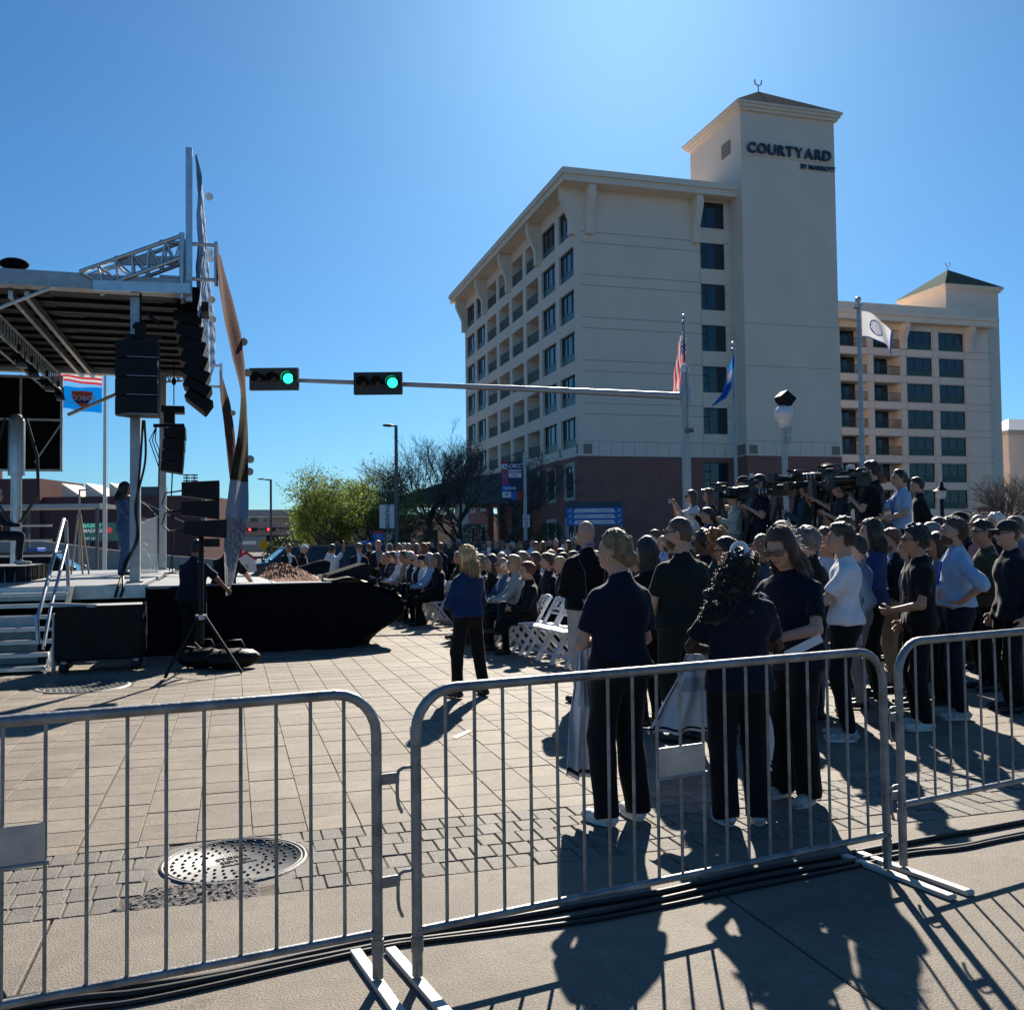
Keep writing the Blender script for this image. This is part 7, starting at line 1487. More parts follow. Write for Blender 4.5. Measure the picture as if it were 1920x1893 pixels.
((4.75, 17.43), 1.704, 1.728, 0.0, dict(seat=True, arms='lap', hair='short', hc='salt', skin='c', shirt='charcoal', sleeve='long', fid=0, head=(0.29329512247023853, -0.006021761716607253, 0), label='greying person in charcoal, ninth seat of the second row', group='audience seated on white chairs', wd=1.092, seed=105)),
((4.72, 18.0), 1.722, 1.795, 0.0, dict(seat=True, arms='lap', hair='fade', hc='salt', skin='a', shirt='black', sleeve='long', fid=0, head=(-0.2902963410598099, -0.031095147914413635, 0), glasses='sun', label='short haired person in black, tenth seat of the second row', group='audience seated on white chairs', wd=1.092, seed=106)),
((4.69, 18.57), 1.305, 1.772, 0.0, dict(seat=True, arms='lap', hair='mop', hc='grey', skin='a', shirt='navy', sleeve='long', fid=0, head=(-0.08337637030290904, 0.06175257766169083, 0), label='tousled grey haired person in navy, eleventh seat of the second row', group='audience seated on white chairs', wd=1.092, seed=107)),
((4.66, 19.14), 1.627, 1.74, 0.0, dict(seat=True, arms='lap', hair='short', hc='dark', skin='a', shirt='navy', sleeve='long', fid=0, head=(0.23276434550026343, 0.03183884306756331, 0), glasses='sun', label='dark haired person in navy, twelfth seat of the second row', group='audience seated on white chairs', wd=1.092, seed=108)),
((4.63, 19.71), 1.757, 1.764, 0.0, dict(seat=True, arms='lap', hair='mop', hc='fair', skin='c', shirt='black', sleeve='long', fid=0, head=(-0.01087256286132543, 0.08675729689136193, 0), label='tousled fair haired person in black, thirteenth seat of the second row', group='audience seated on white chairs', wd=1.092, seed=109)),
((5.9, 12.75), 1.731, 1.77, 0.0, dict(seat=True, arms='lap', hair='short', hc='dark', skin='a', shirt='teal', sleeve='long', fid=0, head=(0.19801412414698327, -0.040091858092341434, 0), label='dark haired person in teal, first seat of the third row', group='audience seated on white chairs', wd=1.092, seed=110)),
((5.87, 13.32), 1.522, 1.757, 0.0, dict(seat=True, arms='lap', hair='mop', hc='fair', skin='a', shirt='navy', sleeve='long', fid=0, head=(-0.21438949332185359, 0.021761891650296114, 0), label='tousled fair haired person in navy, second seat of the third row', group='audience seated on white chairs', wd=1.092, seed=111)),
((5.85, 13.89), 1.578, 1.668, 0.0, dict(seat=True, arms='lap', hair='bob', hc='salt', skin='d', shirt='slate', sleeve='long', fid=0, head=(-0.27086755304745147, 0.05989514056222804, 0), glasses='sun', label='salt bobbed person in slate, third seat of the third row', group='audience seated on white chairs', seed=112)),
((5.82, 14.46), 1.454, 1.81, 0.0, dict(seat=True, arms='lap', hair='short', hc='dark', skin='a', shirt='black', sleeve='long', fid=0, head=(0.2872115942926911, 0.09975017168215476, 0), label='dark haired person in black, fourth seat of the third row', group='audience seated on white chairs', wd=1.092, seed=113)),
((5.79, 15.03), 1.592, 1.662, 0.0, dict(seat=True, arms='lap', hair='short', hc='dark', skin='d', shirt='teal', sleeve='long', fid=0, head=(0.27134700765232395, 0.056866504879496835, 0), glasses='sun', label='dark haired person in teal, fifth seat of the third row', group='audience seated on white chairs', wd=1.092, seed=114)),
((5.76, 15.6), 1.381, 1.719, 0.0, dict(seat=True, arms='lap', hair='cap', hc='black', skin='a', shirt='red', sleeve='long', fid=0, head=(-0.051638250937810215, -0.025823016017048138, 0), label='capped person in red, sixth seat of the third row', group='audience seated on white chairs', wd=1.092, seed=115)),
((5.73, 16.17), 1.656, 1.759, 0.0, dict(seat=True, arms='lap', hair='fade', hc='dark', skin='a', shirt='suit', sleeve='long', suit='white', fid=0, head=(-0.2654632527927906, 0.036288356168218794, 0), label='short haired person in dark suit, seventh seat of the third row', group='audience seated on white chairs', wd=1.092, seed=116)),
((5.7, 16.74), 1.445, 1.718, 0.0, dict(seat=True, arms='lap', hair='short', hc='brown', skin='b', shirt='suit', sleeve='long', suit='white', fid=0, head=(-0.006333734886736775, 0.003010434588646152, 0), label='brown haired person in dark suit, eighth seat of the third row', group='audience seated on white chairs', wd=1.092, seed=117)),
((5.67, 17.31), 1.569, 1.693, 0.0, dict(seat=True, arms='lap', hair='short', hc='dark', skin='c', shirt='white', sleeve='long', fid=0, head=(0.00350646208332428, 0.08656338111531468, 0), label='dark haired person in white, ninth seat of the third row', group='audience seated on white chairs', wd=1.092, seed=118)),
((5.65, 17.88), 1.407, 1.651, 0.0, dict(seat=True, arms='lap', hair='short', hc='brown', skin='d', shirt='navy', sleeve='long', fid=0, head=(0.15034716852057967, 0.0275493558217991, 0), glasses='sun', label='brown haired person in navy, tenth seat of the third row', group='audience seated on white chairs', wd=1.092, seed=119)),
((5.62, 18.45), 1.379, 1.773, 0.0, dict(seat=True, arms='lap', hair='bob', hc='black', skin='c', shirt='grey', sleeve='long', fid=0, head=(-0.2887852341457587, 0.0012406372486539335, 0), label='black bobbed person in grey, eleventh seat of the third row', group='audience seated on white chairs', seed=120)),
((5.59, 19.02), 1.582, 1.662, 0.0, dict(seat=True, arms='lap', hair='short', hc='dark', skin='a', shirt='teal', sleeve='long', fid=0, head=(-0.06608873213711391, 0.01939533145778022, 0), label='dark haired person in teal, twelfth seat of the third row', group='audience seated on white chairs', wd=1.092, seed=121)),
((5.56, 19.59), 1.48, 1.738, 0.0, dict(seat=True, arms='lap', hair='fade', hc='dark', skin='d', shirt='suit', sleeve='long', suit='white', fid=0, head=(-0.20951936269721616, 0.0928062197893874, 0), label='short haired person in dark suit, thirteenth seat of the third row', group='audience seated on white chairs', wd=1.092, seed=122)),
((6.82, 12.87), 1.737, 1.655, 0.0, dict(seat=True, arms='lap', hair='cap', hc='black', skin='a', shirt='suit', sleeve='long', suit='white', fid=0, head=(0.19235770945921932, -0.029035216530982906, 0), label='capped person in dark suit, first seat of the fourth row', group='audience seated on white chairs', wd=1.092, seed=123)),
((6.79, 13.44), 1.591, 1.7, 0.0, dict(seat=True, arms='lap', hair='short', hc='grey', skin='a', shirt='navy', sleeve='long', fid=0, head=(0.1776248993832526, 0.006720832887767328, 0), label='grey haired person in navy, second seat of the fourth row', group='audience seated on white chairs', wd=1.092, seed=124)),
((6.76, 14.01), 1.503, 1.785, 0.0, dict(seat=True, arms='lap', hair='pony', hc='grey', skin='d', shirt='navy', sleeve='long', fid=0, head=(-0.08266892946887966, -0.044547411509647826, 0), label='ponytailed person in navy, third seat of the fourth row', group='audience seated on white chairs', seed=125)),
((6.73, 14.58), 1.339, 1.711, 0.0, dict(seat=True, arms='lap', hair='cap', hc='black', skin='a', shirt='suit', sleeve='long', suit='white', fid=0, head=(-0.18819495498057823, -0.020660245374456303, 0), label='capped person in dark suit, fourth seat of the fourth row', group='audience seated on white chairs', wd=1.092, seed=126)),
((6.7, 15.15), 1.5, 1.703, 0.0, dict(seat=True, arms='lap', hair='pony', hc='salt', skin='a', shirt='tan', sleeve='long', fid=0, head=(0.2338661310133598, 0.042919807048567155, 0), label='ponytailed person in tan, fifth seat of the fourth row', group='audience seated on white chairs', seed=127)),
((6.67, 15.72), 1.611, 1.674, 0.0, dict(seat=True, arms='lap', hair='buzz', hc='salt', skin='a', shirt='suit', sleeve='long', suit='white', fid=0, head=(-0.07521954386353258, 0.007848622130881777, 0), label='crop haired person in dark suit, sixth seat of the fourth row', group='audience seated on white chairs', wd=1.092, seed=128)),
((6.65, 16.29), 1.692, 1.66, 0.0, dict(seat=True, arms='lap', hair='fade', hc='brown', skin='d', shirt='navy', sleeve='long', fid=0, head=(-0.12776822147375635, -0.014724830873512035, 0), label='short haired person in navy, seventh seat of the fourth row', group='audience seated on white chairs', wd=1.092, seed=129)),
((6.62, 16.86), 1.446, 1.775, 0.0, dict(seat=True, arms='lap', hair='bob', hc='dark', skin='a', shirt='red', sleeve='long', fid=0, head=(0.11262854943458356, 0.051072061199685506, 0), label='dark bobbed person in red, eighth seat of the fourth row', group='audience seated on white chairs', seed=130)),
((6.59, 17.43), 1.434, 1.76, 0.0, dict(seat=True, arms='lap', hair='short', hc='brown', skin='c', shirt='tan', sleeve='long', fid=0, head=(-0.1560305994929463, 0.09903972353401998, 0), glasses='sun', label='brown haired person in tan, ninth seat of the fourth row', group='audience seated on white chairs', wd=1.092, seed=131)),
((6.56, 18.0), 1.593, 1.758, 0.0, dict(seat=True, arms='lap', hair='mop', hc='dark', skin='c', shirt='charcoal', sleeve='long', fid=0, head=(-0.08144813471797885, -0.003224102946583686, 0), label='tousled dark haired person in charcoal, tenth seat of the fourth row', group='audience seated on white chairs', wd=1.092, seed=132)),
((6.53, 18.57), 1.52, 1.819, 0.0, dict(seat=True, arms='lap', hair='short', hc='black', skin='d', shirt='white', sleeve='long', fid=0, head=(-0.15568010430494486, 0.05082795755055053, 0), label='black haired person in white, eleventh seat of the fourth row', group='audience seated on white chairs', wd=1.092, seed=133)),
((6.5, 19.14), 1.424, 1.771, 0.0, dict(seat=True, arms='lap', hair='mop', hc='blonde', skin='a', shirt='suitblue', sleeve='long', suit='white', fid=0, head=(-0.263479884923843, 0.06688949728160416, 0), label='tousled blonde haired person in blue suit, twelfth seat of the fourth row', group='audience seated on white chairs', wd=1.092, seed=134)),
((7.74, 12.75), 1.701, 1.79, 0.0, dict(seat=True, arms='lap', hair='short', hc='dark', skin='b', shirt='slate', sleeve='long', fid=0, head=(-0.08999201980454621, -0.03592780077844558, 0), glasses='sun', label='dark haired person in slate, first seat of the fifth row', group='audience seated on white chairs', wd=1.092, seed=135)),
((7.71, 13.32), 1.625, 1.725, 0.0, dict(seat=True, arms='lap', hair='short', hc='salt', skin='c', shirt='red', sleeve='long', fid=0, head=(-0.26972535477242754, 0.00959783693576051, 0), glasses='sun', label='greying person in red, second seat of the fifth row', group='audience seated on white chairs', wd=1.092, seed=136)),
((7.69, 13.89), 1.317, 1.695, 0.0, dict(seat=True, arms='lap', hair='long', hc='black', skin='a', shirt='grey', sleeve='long', fid=0, head=(0.2700814201159389, -0.02082542011955406, 0), label='long haired person in grey, third seat of the fifth row', group='audience seated on white chairs', seed=137)),
((7.66, 14.46), 1.333, 1.736, 0.0, dict(seat=True, arms='lap', hair='long', hc='blonde', skin='a', shirt='charcoal', sleeve='long', fid=0, head=(0.17447944927802866, -0.0369771224909234, 0), label='long haired person in charcoal, fourth seat of the fifth row', group='audience seated on white chairs', seed=138)),
((7.63, 15.03), 1.396, 1.794, 0.0, dict(seat=True, arms='lap', hair='mop', hc='brown', skin='a', shirt='suit', sleeve='long', suit='white', fid=0, head=(-0.03527306673094743, 0.0036420876009837094, 0), label='tousled brown haired person in dark suit, fifth seat of the fifth row', group='audience seated on white chairs', wd=1.092, seed=139)),
((7.6, 15.6), 1.298, 1.664, 0.0, dict(seat=True, arms='lap', hair='fade', hc='fair', skin='d', shirt='black', sleeve='long', fid=0, head=(-0.11543341716257358, 0.017356293154704105, 0), label='short haired person in black, sixth seat of the fifth row', group='audience seated on white chairs', wd=1.092, seed=140)),
((7.57, 16.17), 1.528, 1.665, 0.0, dict(seat=True, arms='lap', hair='fade', hc='black', skin='d', shirt='suit', sleeve='long', suit='white', fid=0, head=(0.1634429779506364, 0.0729156517266455, 0), label='short haired person in dark suit, seventh seat of the fifth row', group='audience seated on white chairs', wd=1.092, seed=141)),
((7.54, 16.74), 1.632, 1.725, 0.0, dict(seat=True, arms='lap', hair='fade', hc='brown', skin='d', shirt='suit', sleeve='long', suit='white', fid=0, head=(-0.04280993356807694, 0.036547420173472345, 0), glasses='sun', label='short haired person in dark suit, eighth seat of the fifth row', group='audience seated on white chairs', wd=1.092, seed=142)),
((7.51, 17.31), 1.635, 1.685, 0.0, dict(seat=True, arms='lap', hair='buzz', hc='dark', skin='d', shirt='white', sleeve='long', fid=0, head=(-0.12838901333812025, 0.006064401066522909, 0), glasses='sun', label='crop haired person in white, ninth seat of the fifth row', group='audience seated on white chairs', wd=1.092, seed=143)),
((7.49, 17.88), 1.563, 1.775, 0.0, dict(seat=True, arms='lap', hair='bob', hc='fair', skin='a', shirt='suitblue', sleeve='long', suit='white', fid=0, head=(0.09245886925005464, 0.06395780645110821, 0), label='fair bobbed person in blue suit, tenth seat of the fifth row', group='audience seated on white chairs', seed=144)),
((7.46, 18.45), 1.673, 1.764, 0.0, dict(seat=True, arms='lap', hair='short', hc='salt', skin='a', shirt='teal', sleeve='long', fid=0, head=(0.13681211045621489, 0.055176509277070296, 0), glasses='sun', label='greying person in teal, eleventh seat of the fifth row', group='audience seated on white chairs', wd=1.092, seed=145)),
((8.66, 12.87), 1.441, 1.698, 0.0, dict(seat=True, arms='lap', hair='fade', hc='fair', skin='a', shirt='suit', sleeve='long', suit='white', fid=0, head=(-0.14244479165500892, 0.051384488109365606, 0), glasses='sun', label='short haired person in dark suit, first seat of the sixth row', group='audience seated on white chairs', wd=1.092, seed=146)),
((8.63, 13.44), 1.305, 1.773, 0.0, dict(seat=True, arms='lap', hair='fade', hc='dark', skin='a', shirt='tan', sleeve='long', fid=0, head=(-0.26962165846138864, -0.03048226927242364, 0), label='short haired person in tan, second seat of the sixth row', group='audience seated on white chairs', wd=1.092, seed=147)),
((8.6, 14.01), 1.501, 1.682, 0.0, dict(seat=True, arms='lap', hair='mop', hc='black', skin='a', shirt='suit', sleeve='long', suit='white', fid=0, head=(-0.17928897441757305, 0.0037365164746857235, 0), glasses='sun', label='tousled black haired person in dark suit, third seat of the sixth row', group='audience seated on white chairs', wd=1.092, seed=148)),
((8.57, 14.58), 1.423, 1.817, 0.0, dict(seat=True, arms='lap', hair='short', hc='brown', skin='b', shirt='white', sleeve='long', fid=0, head=(-0.19728274659558595, 0.05641514973048088, 0), label='brown haired person in white, fourth seat of the sixth row', group='audience seated on white chairs', wd=1.092, seed=149)),
((8.54, 15.15), 1.509, 1.7, 0.0, dict(seat=True, arms='lap', hair='long', hc='fair', skin='a', shirt='suit', sleeve='long', suit='white', fid=0, head=(-0.023401725607096302, 0.015123174531228911, 0), label='long haired person in dark suit, fifth seat of the sixth row', group='audience seated on white chairs', seed=150)),
((8.51, 15.72), 1.532, 1.725, 0.0, dict(seat=True, arms='lap', hair='short', hc='blonde', skin='a', shirt='slate', sleeve='long', fid=0, head=(-0.2378621706655073, 0.07213882973474374, 0), label='blonde haired person in slate, sixth seat of the sixth row', group='audience seated on white chairs', wd=1.092, seed=151)),
((8.49, 16.29), 1.574, 1.646, 0.0, dict(seat=True, arms='lap', hair='short', hc='dark', skin='a', shirt='suit', sleeve='long', suit='white', fid=0, head=(0.12303407139385875, 0.003143016687837813, 0), label='dark haired person in dark suit, seventh seat of the sixth row', group='audience seated on white chairs', wd=1.092, seed=152)),
((8.46, 16.86), 1.566, 1.676, 0.0, dict(seat=True, arms='lap', hair='thin', hc='black', skin='a', shirt='teal', sleeve='long', fid=0, head=(0.1587399546105271, 0.06778664206142525, 0), label='balding person in teal, eighth seat of the sixth row', group='audience seated on white chairs', wd=1.092, seed=153)),
((8.43, 17.43), 1.322, 1.804, 0.0, dict(seat=True, arms='lap', hair='pony', hc='black', skin='a', shirt='teal', sleeve='long', fid=0, head=(-0.059485573995827934, -0.028541877333641625, 0), label='ponytailed person in teal, ninth seat of the sixth row', group='audience seated on white chairs', seed=154)),
((8.4, 18.0), 1.486, 1.657, 0.0, dict(seat=True, arms='lap', hair='long', hc='salt', skin='d', shirt='suit', sleeve='long', suit='white', fid=0, head=(0.13061506426981606, 0.08502725316681807, 0), glasses='sun', label='long haired person in dark suit, tenth seat of the sixth row', group='audience seated on white chairs', seed=155)),
((9.58, 12.75), 1.552, 1.725, 0.0, dict(seat=True, arms='lap', hair='buzz', hc='grey', skin='a', shirt='black', sleeve='long', fid=0, head=(0.18022239446184873, 0.006465301687273578, 0), glasses='sun', label='crop haired person in black, first seat of the seventh row', group='audience seated on white chairs', wd=1.092, seed=156)),
((9.55, 13.32), 1.689, 1.752, 0.0, dict(seat=True, arms='lap', hair='mop', hc='auburn', skin='a', shirt='black', sleeve='long', fid=0, head=(-0.10965342665644251, -0.04594260274219382, 0), label='tousled auburn haired person in black, second seat of the seventh row', group='audience seated on white chairs', wd=1.092, seed=157)),
((9.53, 13.89), 1.629, 1.738, 0.0, dict(seat=True, arms='lap', hair='fade', hc='fair', skin='a', shirt='grey', sleeve='long', fid=0, head=(0.2894324308080128, 0.07232923274418065, 0), label='short haired person in grey, third seat of the seventh row', group='audience seated on white chairs', wd=1.092, seed=158)),
((9.5, 14.46), 1.682, 1.737, 0.0, dict(seat=True, arms='lap', hair='pony', hc='auburn', skin='a', shirt='suit', sleeve='long', suit='white', fid=0, head=(0.2749863069961482, -0.04697635954678615, 0), label='ponytailed person in dark suit, fourth seat of the seventh row', group='audience seated on white chairs', seed=159)),
((9.47, 15.03), 1.334, 1.654, 0.0, dict(seat=True, arms='lap', hair='thin', hc='black', skin='a', shirt='navy', sleeve='long', fid=0, head=(0.06641051432667472, 0.07943913648979294, 0), label='balding person in navy, fifth seat of the seventh row', group='audience seated on white chairs', wd=1.092, seed=160)),
((9.44, 15.6), 1.746, 1.643, 0.0, dict(seat=True, arms='lap', hair='thin', hc='fair', skin='a', shirt='red', sleeve='long', fid=0, head=(-0.25678018910679884, 0.06300902190245433, 0), label='balding person in red, sixth seat of the seventh row', group='audience seated on white chairs', wd=1.092, seed=161)),
((9.41, 16.17), 1.747, 1.784, 0.0, dict(seat=True, arms='lap', hair='bob', hc='black', skin='b', shirt='white', sleeve='long', fid=0, head=(0.06658855480837256, -0.018688189816004917, 0), label='black bobbed person in white, seventh seat of the seventh row', group='audience seated on white chairs', seed=162)),
((9.38, 16.74), 1.557, 1.815, 0.0, dict(seat=True, arms='lap', hair='short', hc='dark', skin='a', shirt='navy', sleeve='long', fid=0, head=(0.28144026250970394, 0.0506734412798661, 0), label='dark haired person in navy, eighth seat of the seventh row', group='audience seated on white chairs', wd=1.092, seed=163)),
((9.35, 17.31), 1.623, 1.677, 0.0, dict(seat=True, arms='lap', hair='fade', hc='blonde', skin='a', shirt='red', sleeve='long', fid=0, head=(-0.06800144020818122, -0.03366431015381206, 0), label='short haired person in red, ninth seat of the seventh row', group='audience seated on white chairs', wd=1.092, seed=164)),
((7.97, 15.56), 1.309, 1.658, 0.8, dict(arms='phone', hair='long', hc='brown', shirt='white', sleeve='short', pants='khaki', fid=1, glasses='sun', label='woman in white photographing with her phone at the left end of the riser', group='camera crew on the media riser', seed=165)),
((7.98, 14.93), 1.222, 1.652, 0.8, dict(arms='camera', hair='long', hc='brown', shirt='black', sleeve='long', suit='sky', fid=1, label='woman in a black jacket behind a small camera on the riser', group='camera crew on the media riser', seed=166)),
((6.53, 12.25), 1.309, 1.575, 0.45, dict(arms='camera', hair='short', hc='black', skin='b', shirt='royal', sleeve='long', fid=1, label='dark haired photographer in blue crouching below the riser', group='camera crew on the media riser', wd=1.092, seed=167)),
((8.15, 14.04), 1.309, 1.81, 0.8, dict(arms='camera', hair='cap', cap='charcoal', hc='brown', shirt='grey', sleeve='long', fid=1, label='cameraman in a cap behind the first row of cameras', group='camera crew on the media riser', wd=1.092, seed=168)),
((7.89, 13.92), 1.309, 1.613, 0.75, dict(arms='camera', hair='short', hc='grey', shirt='sage', sleeve='long', pants='grey', fid=1, label='cameraman in a pale jacket at the leftmost big camera', group='camera crew on the media riser', wd=1.092, seed=169)),
((8.09, 13.43), 1.361, 1.793, 0.8, dict(arms='camera', hair='short', hc='black', shirt='navy', pants='navy', wd=1.208, fid=1, label='cameraman in a navy tee with headphones', group='camera crew on the media riser', seed=170)),
((8.27, 12.55), 1.047, 1.636, 0.8, dict(arms='camera', hair='short', hc='brown', shirt='slate', sleeve='long', fid=1, label='camera operator with a strap behind the tripods', group='camera crew on the media riser', wd=1.092, seed=171)),
((8.4, 12.09), 1.396, 1.815, 0.85, dict(arms='camera', hair='cap', cap='black', hc='brown', shirt='black', pants='khaki', wd=1.26, fid=1, label='cameraman in a black cap and tee with khaki trousers', group='camera crew on the media riser', seed=172)),
((8.2, 11.53), 1.222, 1.586, 0.8, dict(arms='camera', hair='short', hc='dark', shirt='charcoal', fid=1, label='camera operator bending to a viewfinder', group='camera crew on the media riser', wd=1.092, seed=173)),
((8.32, 10.97), 0.733, 1.76, 0.85, dict(arms='down', armsL='camera', hair='short', hc='dark', shirt='black', pants='black', fid=2, hem=0.84, wd=1.208, label='man in a black polo standing tall on the riser', group='camera crew on the media riser', seed=174)),
((8.54, 10.7), 1.396, 1.626, 0.85, dict(arms='lean', armsL='read', hair='pony', hc='dark', shirt='sky', pants='black', fid=2, hem=0.9, wd=0.95, dress=True, lanyard=True, label='woman with a ponytail and pale blue top holding the riser rail', group='camera crew on the media riser', seed=175)),
((11.05, 13.4), 1.047, 1.819, 0.75, dict(hair='short', hc='dark', shirt='green', sleeve='long', fid=0, label='man in dark green behind the ponytail woman', group='camera crew on the media riser', wd=1.092, seed=176)),
]
PJ = {}
for _p, _rz, _h, _z, _k in PEOPLE: PJ[_k["label"]] = (*person(_p, _rz, h=_h, z0=_z, **_k), _p, _rz, _z)
CAM_SPOTS = [(8.27, 15.06, 2.42, 1.35, 1, 'at the left end, small with a long lens'), (8.01, 13.88, 2.43, 1.35, 0, 'beside the cameraman in the pale jacket'), (8.02, 13.46, 2.46, 1.35, 2, 'second from the left with a white light'), (8.21, 13.09, 2.46, 1.35, 1, 'with pale rings on its lens'), (8.21, 12.57, 2.47, 1.35, 0, 'in the middle of the line'), (8.29, 12.23, 2.52, 1.35, 0, 'under the capped cameraman'), (8.24, 11.83, 2.52, 1.35, 1, 'nearest the capped cameraman lens ringed'), (8.26, 11.51, 2.46, 1.35, 0, 'third from the right end'), (8.21, 11.22, 2.44, 1.35, 2, 'second from the right end'), (8.19, 11.02, 2.40, 1.35, 0, 'at the right end beside the tall man'), ]
# ------------------------------------------------------------------ chairs
mat('chair_white', (.74, .74, .74), .4, var=.05, vs=5)
def make_chair():
    c = empty('folding_chair', (0, 0, 0), 0); w = .22
    for q in (-1, 1):
        MB().bar((q*w, .20, .0), (q*w, -.26, .80), .028, .042, upv=(0, 1, 0)).build('front_leg', 'chair_white', c)
        MB().bar((q*(w-.03), -.24, .0), (q*(w-.03), .13, .44), .026, .036, upv=(0, 1, 0)).build('rear_leg', 'chair_white', c)
    MB().box(-w+.015, w-.015, -.18, .21, .425, .455, 0, .008).build('seat', 'chair_white', c)
    b = MB(); n = 9
    for k in range(n): x = -w+.02+(2*w-.04)*(k+.5)/n; top = .80+.022*math.cos((k-4)/4*1.35); b.obox((x, -.245-.012, top-.035), ((w*2-.04)/n/2, 0, 0), (0, .011, 0), (0, -.02, .036))
    b.build('back_panel', 'chair_white', c)
    for z, y in ((.66, -.186), (.60, -.152)): MB().bar((-w, y-.0, z), (w, y, z), .02, .03).build('back_slat', 'chair_white', c)
    for q in (-1, 1): MB().bar((q*.10, -.235, .745), (q*.10, -.165, .64), .03, .02, upv=(1, 0, 0)).build('back_upright', 'chair_white', c)
    MB().bar((-w, .13, .12), (w, .13, .12), .022, .03).build('stretcher', 'chair_white', c); MB().bar((-w+.03, -.17, .09), (w-.03, -.17, .09), .022, .03).build('stretcher', 'chair_white', c)
    return c
CH0 = make_chair(); first = True
CG = 'white folding chairs for the audience'
def put_chair(x, y, rz, label):
    global first
    o = CH0 if first else copy_tree(CH0); first = False
    o.location = (x, y, 0); o.rotation_euler = (0, 0, rz); tag(o, label, 'chair', CG)
for _p, _rz, _h, _z, _k in PEOPLE:
    if _k.get('seat') and _z == 0: put_chair(_p[0], _p[1], _rz, 'white folding chair,'+_k['label'].split(',')[1].replace('seat', 'in')+' from the near end' if 0 else 'occupied white folding chair,'+_k['label'].split(',')[1].replace(' seat of', ' from the near end in'))
for i, (x, y, a) in enumerate(((4.08, 12.36, 90), (4.10, 11.86, 91), (4.13, 11.40, 93), (5.0, 12.1, 88), (5.02, 11.55, 92), (5.9, 12.0, 90))):
    put_chair(x, y, math.radians(a), ['empty white folding chair beside the woman in black', 'empty white folding chair, middle of the near three', 'empty white folding chair nearest the camera, end of the front row', 'empty white folding chair at the end of the second row', 'empty white folding chair behind the bald man', 'empty white folding chair at the end of the third row'][i])
# ------------------------------------------------------------------ things the front group wears and holds
def wp(label, p):   # figure-local point -> world
    t, J, pos, rz, z = PJ[label]; c, s = math.cos(rz), math.sin(rz); return Vector((pos[0]+p[0]*c-p[1]*s, pos[1]+p[0]*s+p[1]*c, z+p[2]))
def key(s): return [k for k in PJ if s in k][0]
K3, K5, K6, K8, K2, KB = key('fair hair bun'), key('white scrunchie'), key('looking down'), key('badge on his hip'), key('bald man in a black jacket'), key('blue shirt with rolled')
t, J = PJ[K3][:2]
for q in (-1, 1): MB().tube([tuple(J['H'](.088*q+.012*math.cos(a)*0, -.005+.014*math.cos(a), -.05+.017*math.sin(a))) for a in np.linspace(0, 2*PI, 11)], .0035, 5).build('earring', 'gold_ear', t)
t, J = PJ[K5][:2]; b = MB(); rr = random.Random(3)
for k in range(26):
    a = 2*PI*k/26; c = J['H'](.055*math.cos(a)*.8, -.115-.0*math.sin(a), .075+.05*math.sin(a)); b.sphere(tuple(c), (.014, .014, .015), 7, 5)
b.build('scrunchie', 'cl_white', t)
b = MB()
for k in range(1100):   # loose springy curls on the outline
    tt = rr.random()**.8; ang = rr.uniform(-1.9, 1.9); c0 = J['H'](0, -.07, .07)+J['R']@(np.array([math.sin(ang)*(.07+.045*tt)-.15*tt, -.07-.05*tt-abs(math.cos(ang))*.03, .02-.43*tt])*J['s']); d = (J['HR']@np.array([math.sin(ang), -.5*abs(math.cos(ang)), -.35])); L = rr.uniform(.02, .055); ph = rr.uniform(0, 6); pts = []
    for i in range(7): w = i/6; pts.append(tuple(c0+d*L*w+np.array([.007*math.cos(ph+w*9), .007*math.sin(ph+w*9), .006*math.sin(ph+w*7)])))
    b.tube(pts, .002, 3, 0, False)
tag(b.build('loose_curls', 'hair_black', t), kind='stuff')
def strands(label, m, n, L, seed, zr=(-.1, .12), r=.0012):
    t, J = PJ[label][:2]; rr = random.Random(seed); b = MB()
    for k in range(n):
        a = rr.uniform(0, 2*PI); z = rr.uniform(*zr); rad = math.sqrt(max(.05, 1-(z/.125)**2)) if z > 0 else 1
        if math.sin(a) > .35 and z < .07: continue
        p0 = np.array([.088*rad*math.cos(a), .108*rad*math.sin(a)-.008, z+.01]); d = np.array([math.cos(a)+rr.gauss(0, .5), math.sin(a)-.5, rr.uniform(-.6, .9)]); d /= np.linalg.norm(d); l = L*rr.uniform(.4, 1)
        b.tube([tuple(J['H'](*p0)), tuple(J['H'](*(p0+d*l*.5+[0, 0, .004]))), tuple(J['H'](*(p0+d*l+[0, -.01, -l*.3])))], r, 3, 0, False)
    tag(b.build('loose_strands', m, t), kind='stuff')
strands(K6, 'hair_brown', 170, .07, 5); strands(K3, 'hair_fair', 24, .02, 6); strands(key('blonde woman in a blue'), 'hair_blonde', 140, .05, 7, (-.14, .12)); strands(key('greying curls'), 'hair_grey', 120, .04, 8); strands(key('tousle haired'), 'hair_brown', 90, .03, 9); strands(key('thick black hair'), 'hair_black', 110, .035, 10); strands(key('deep blue blouse'), 'hair_brown', 90, .04, 11)
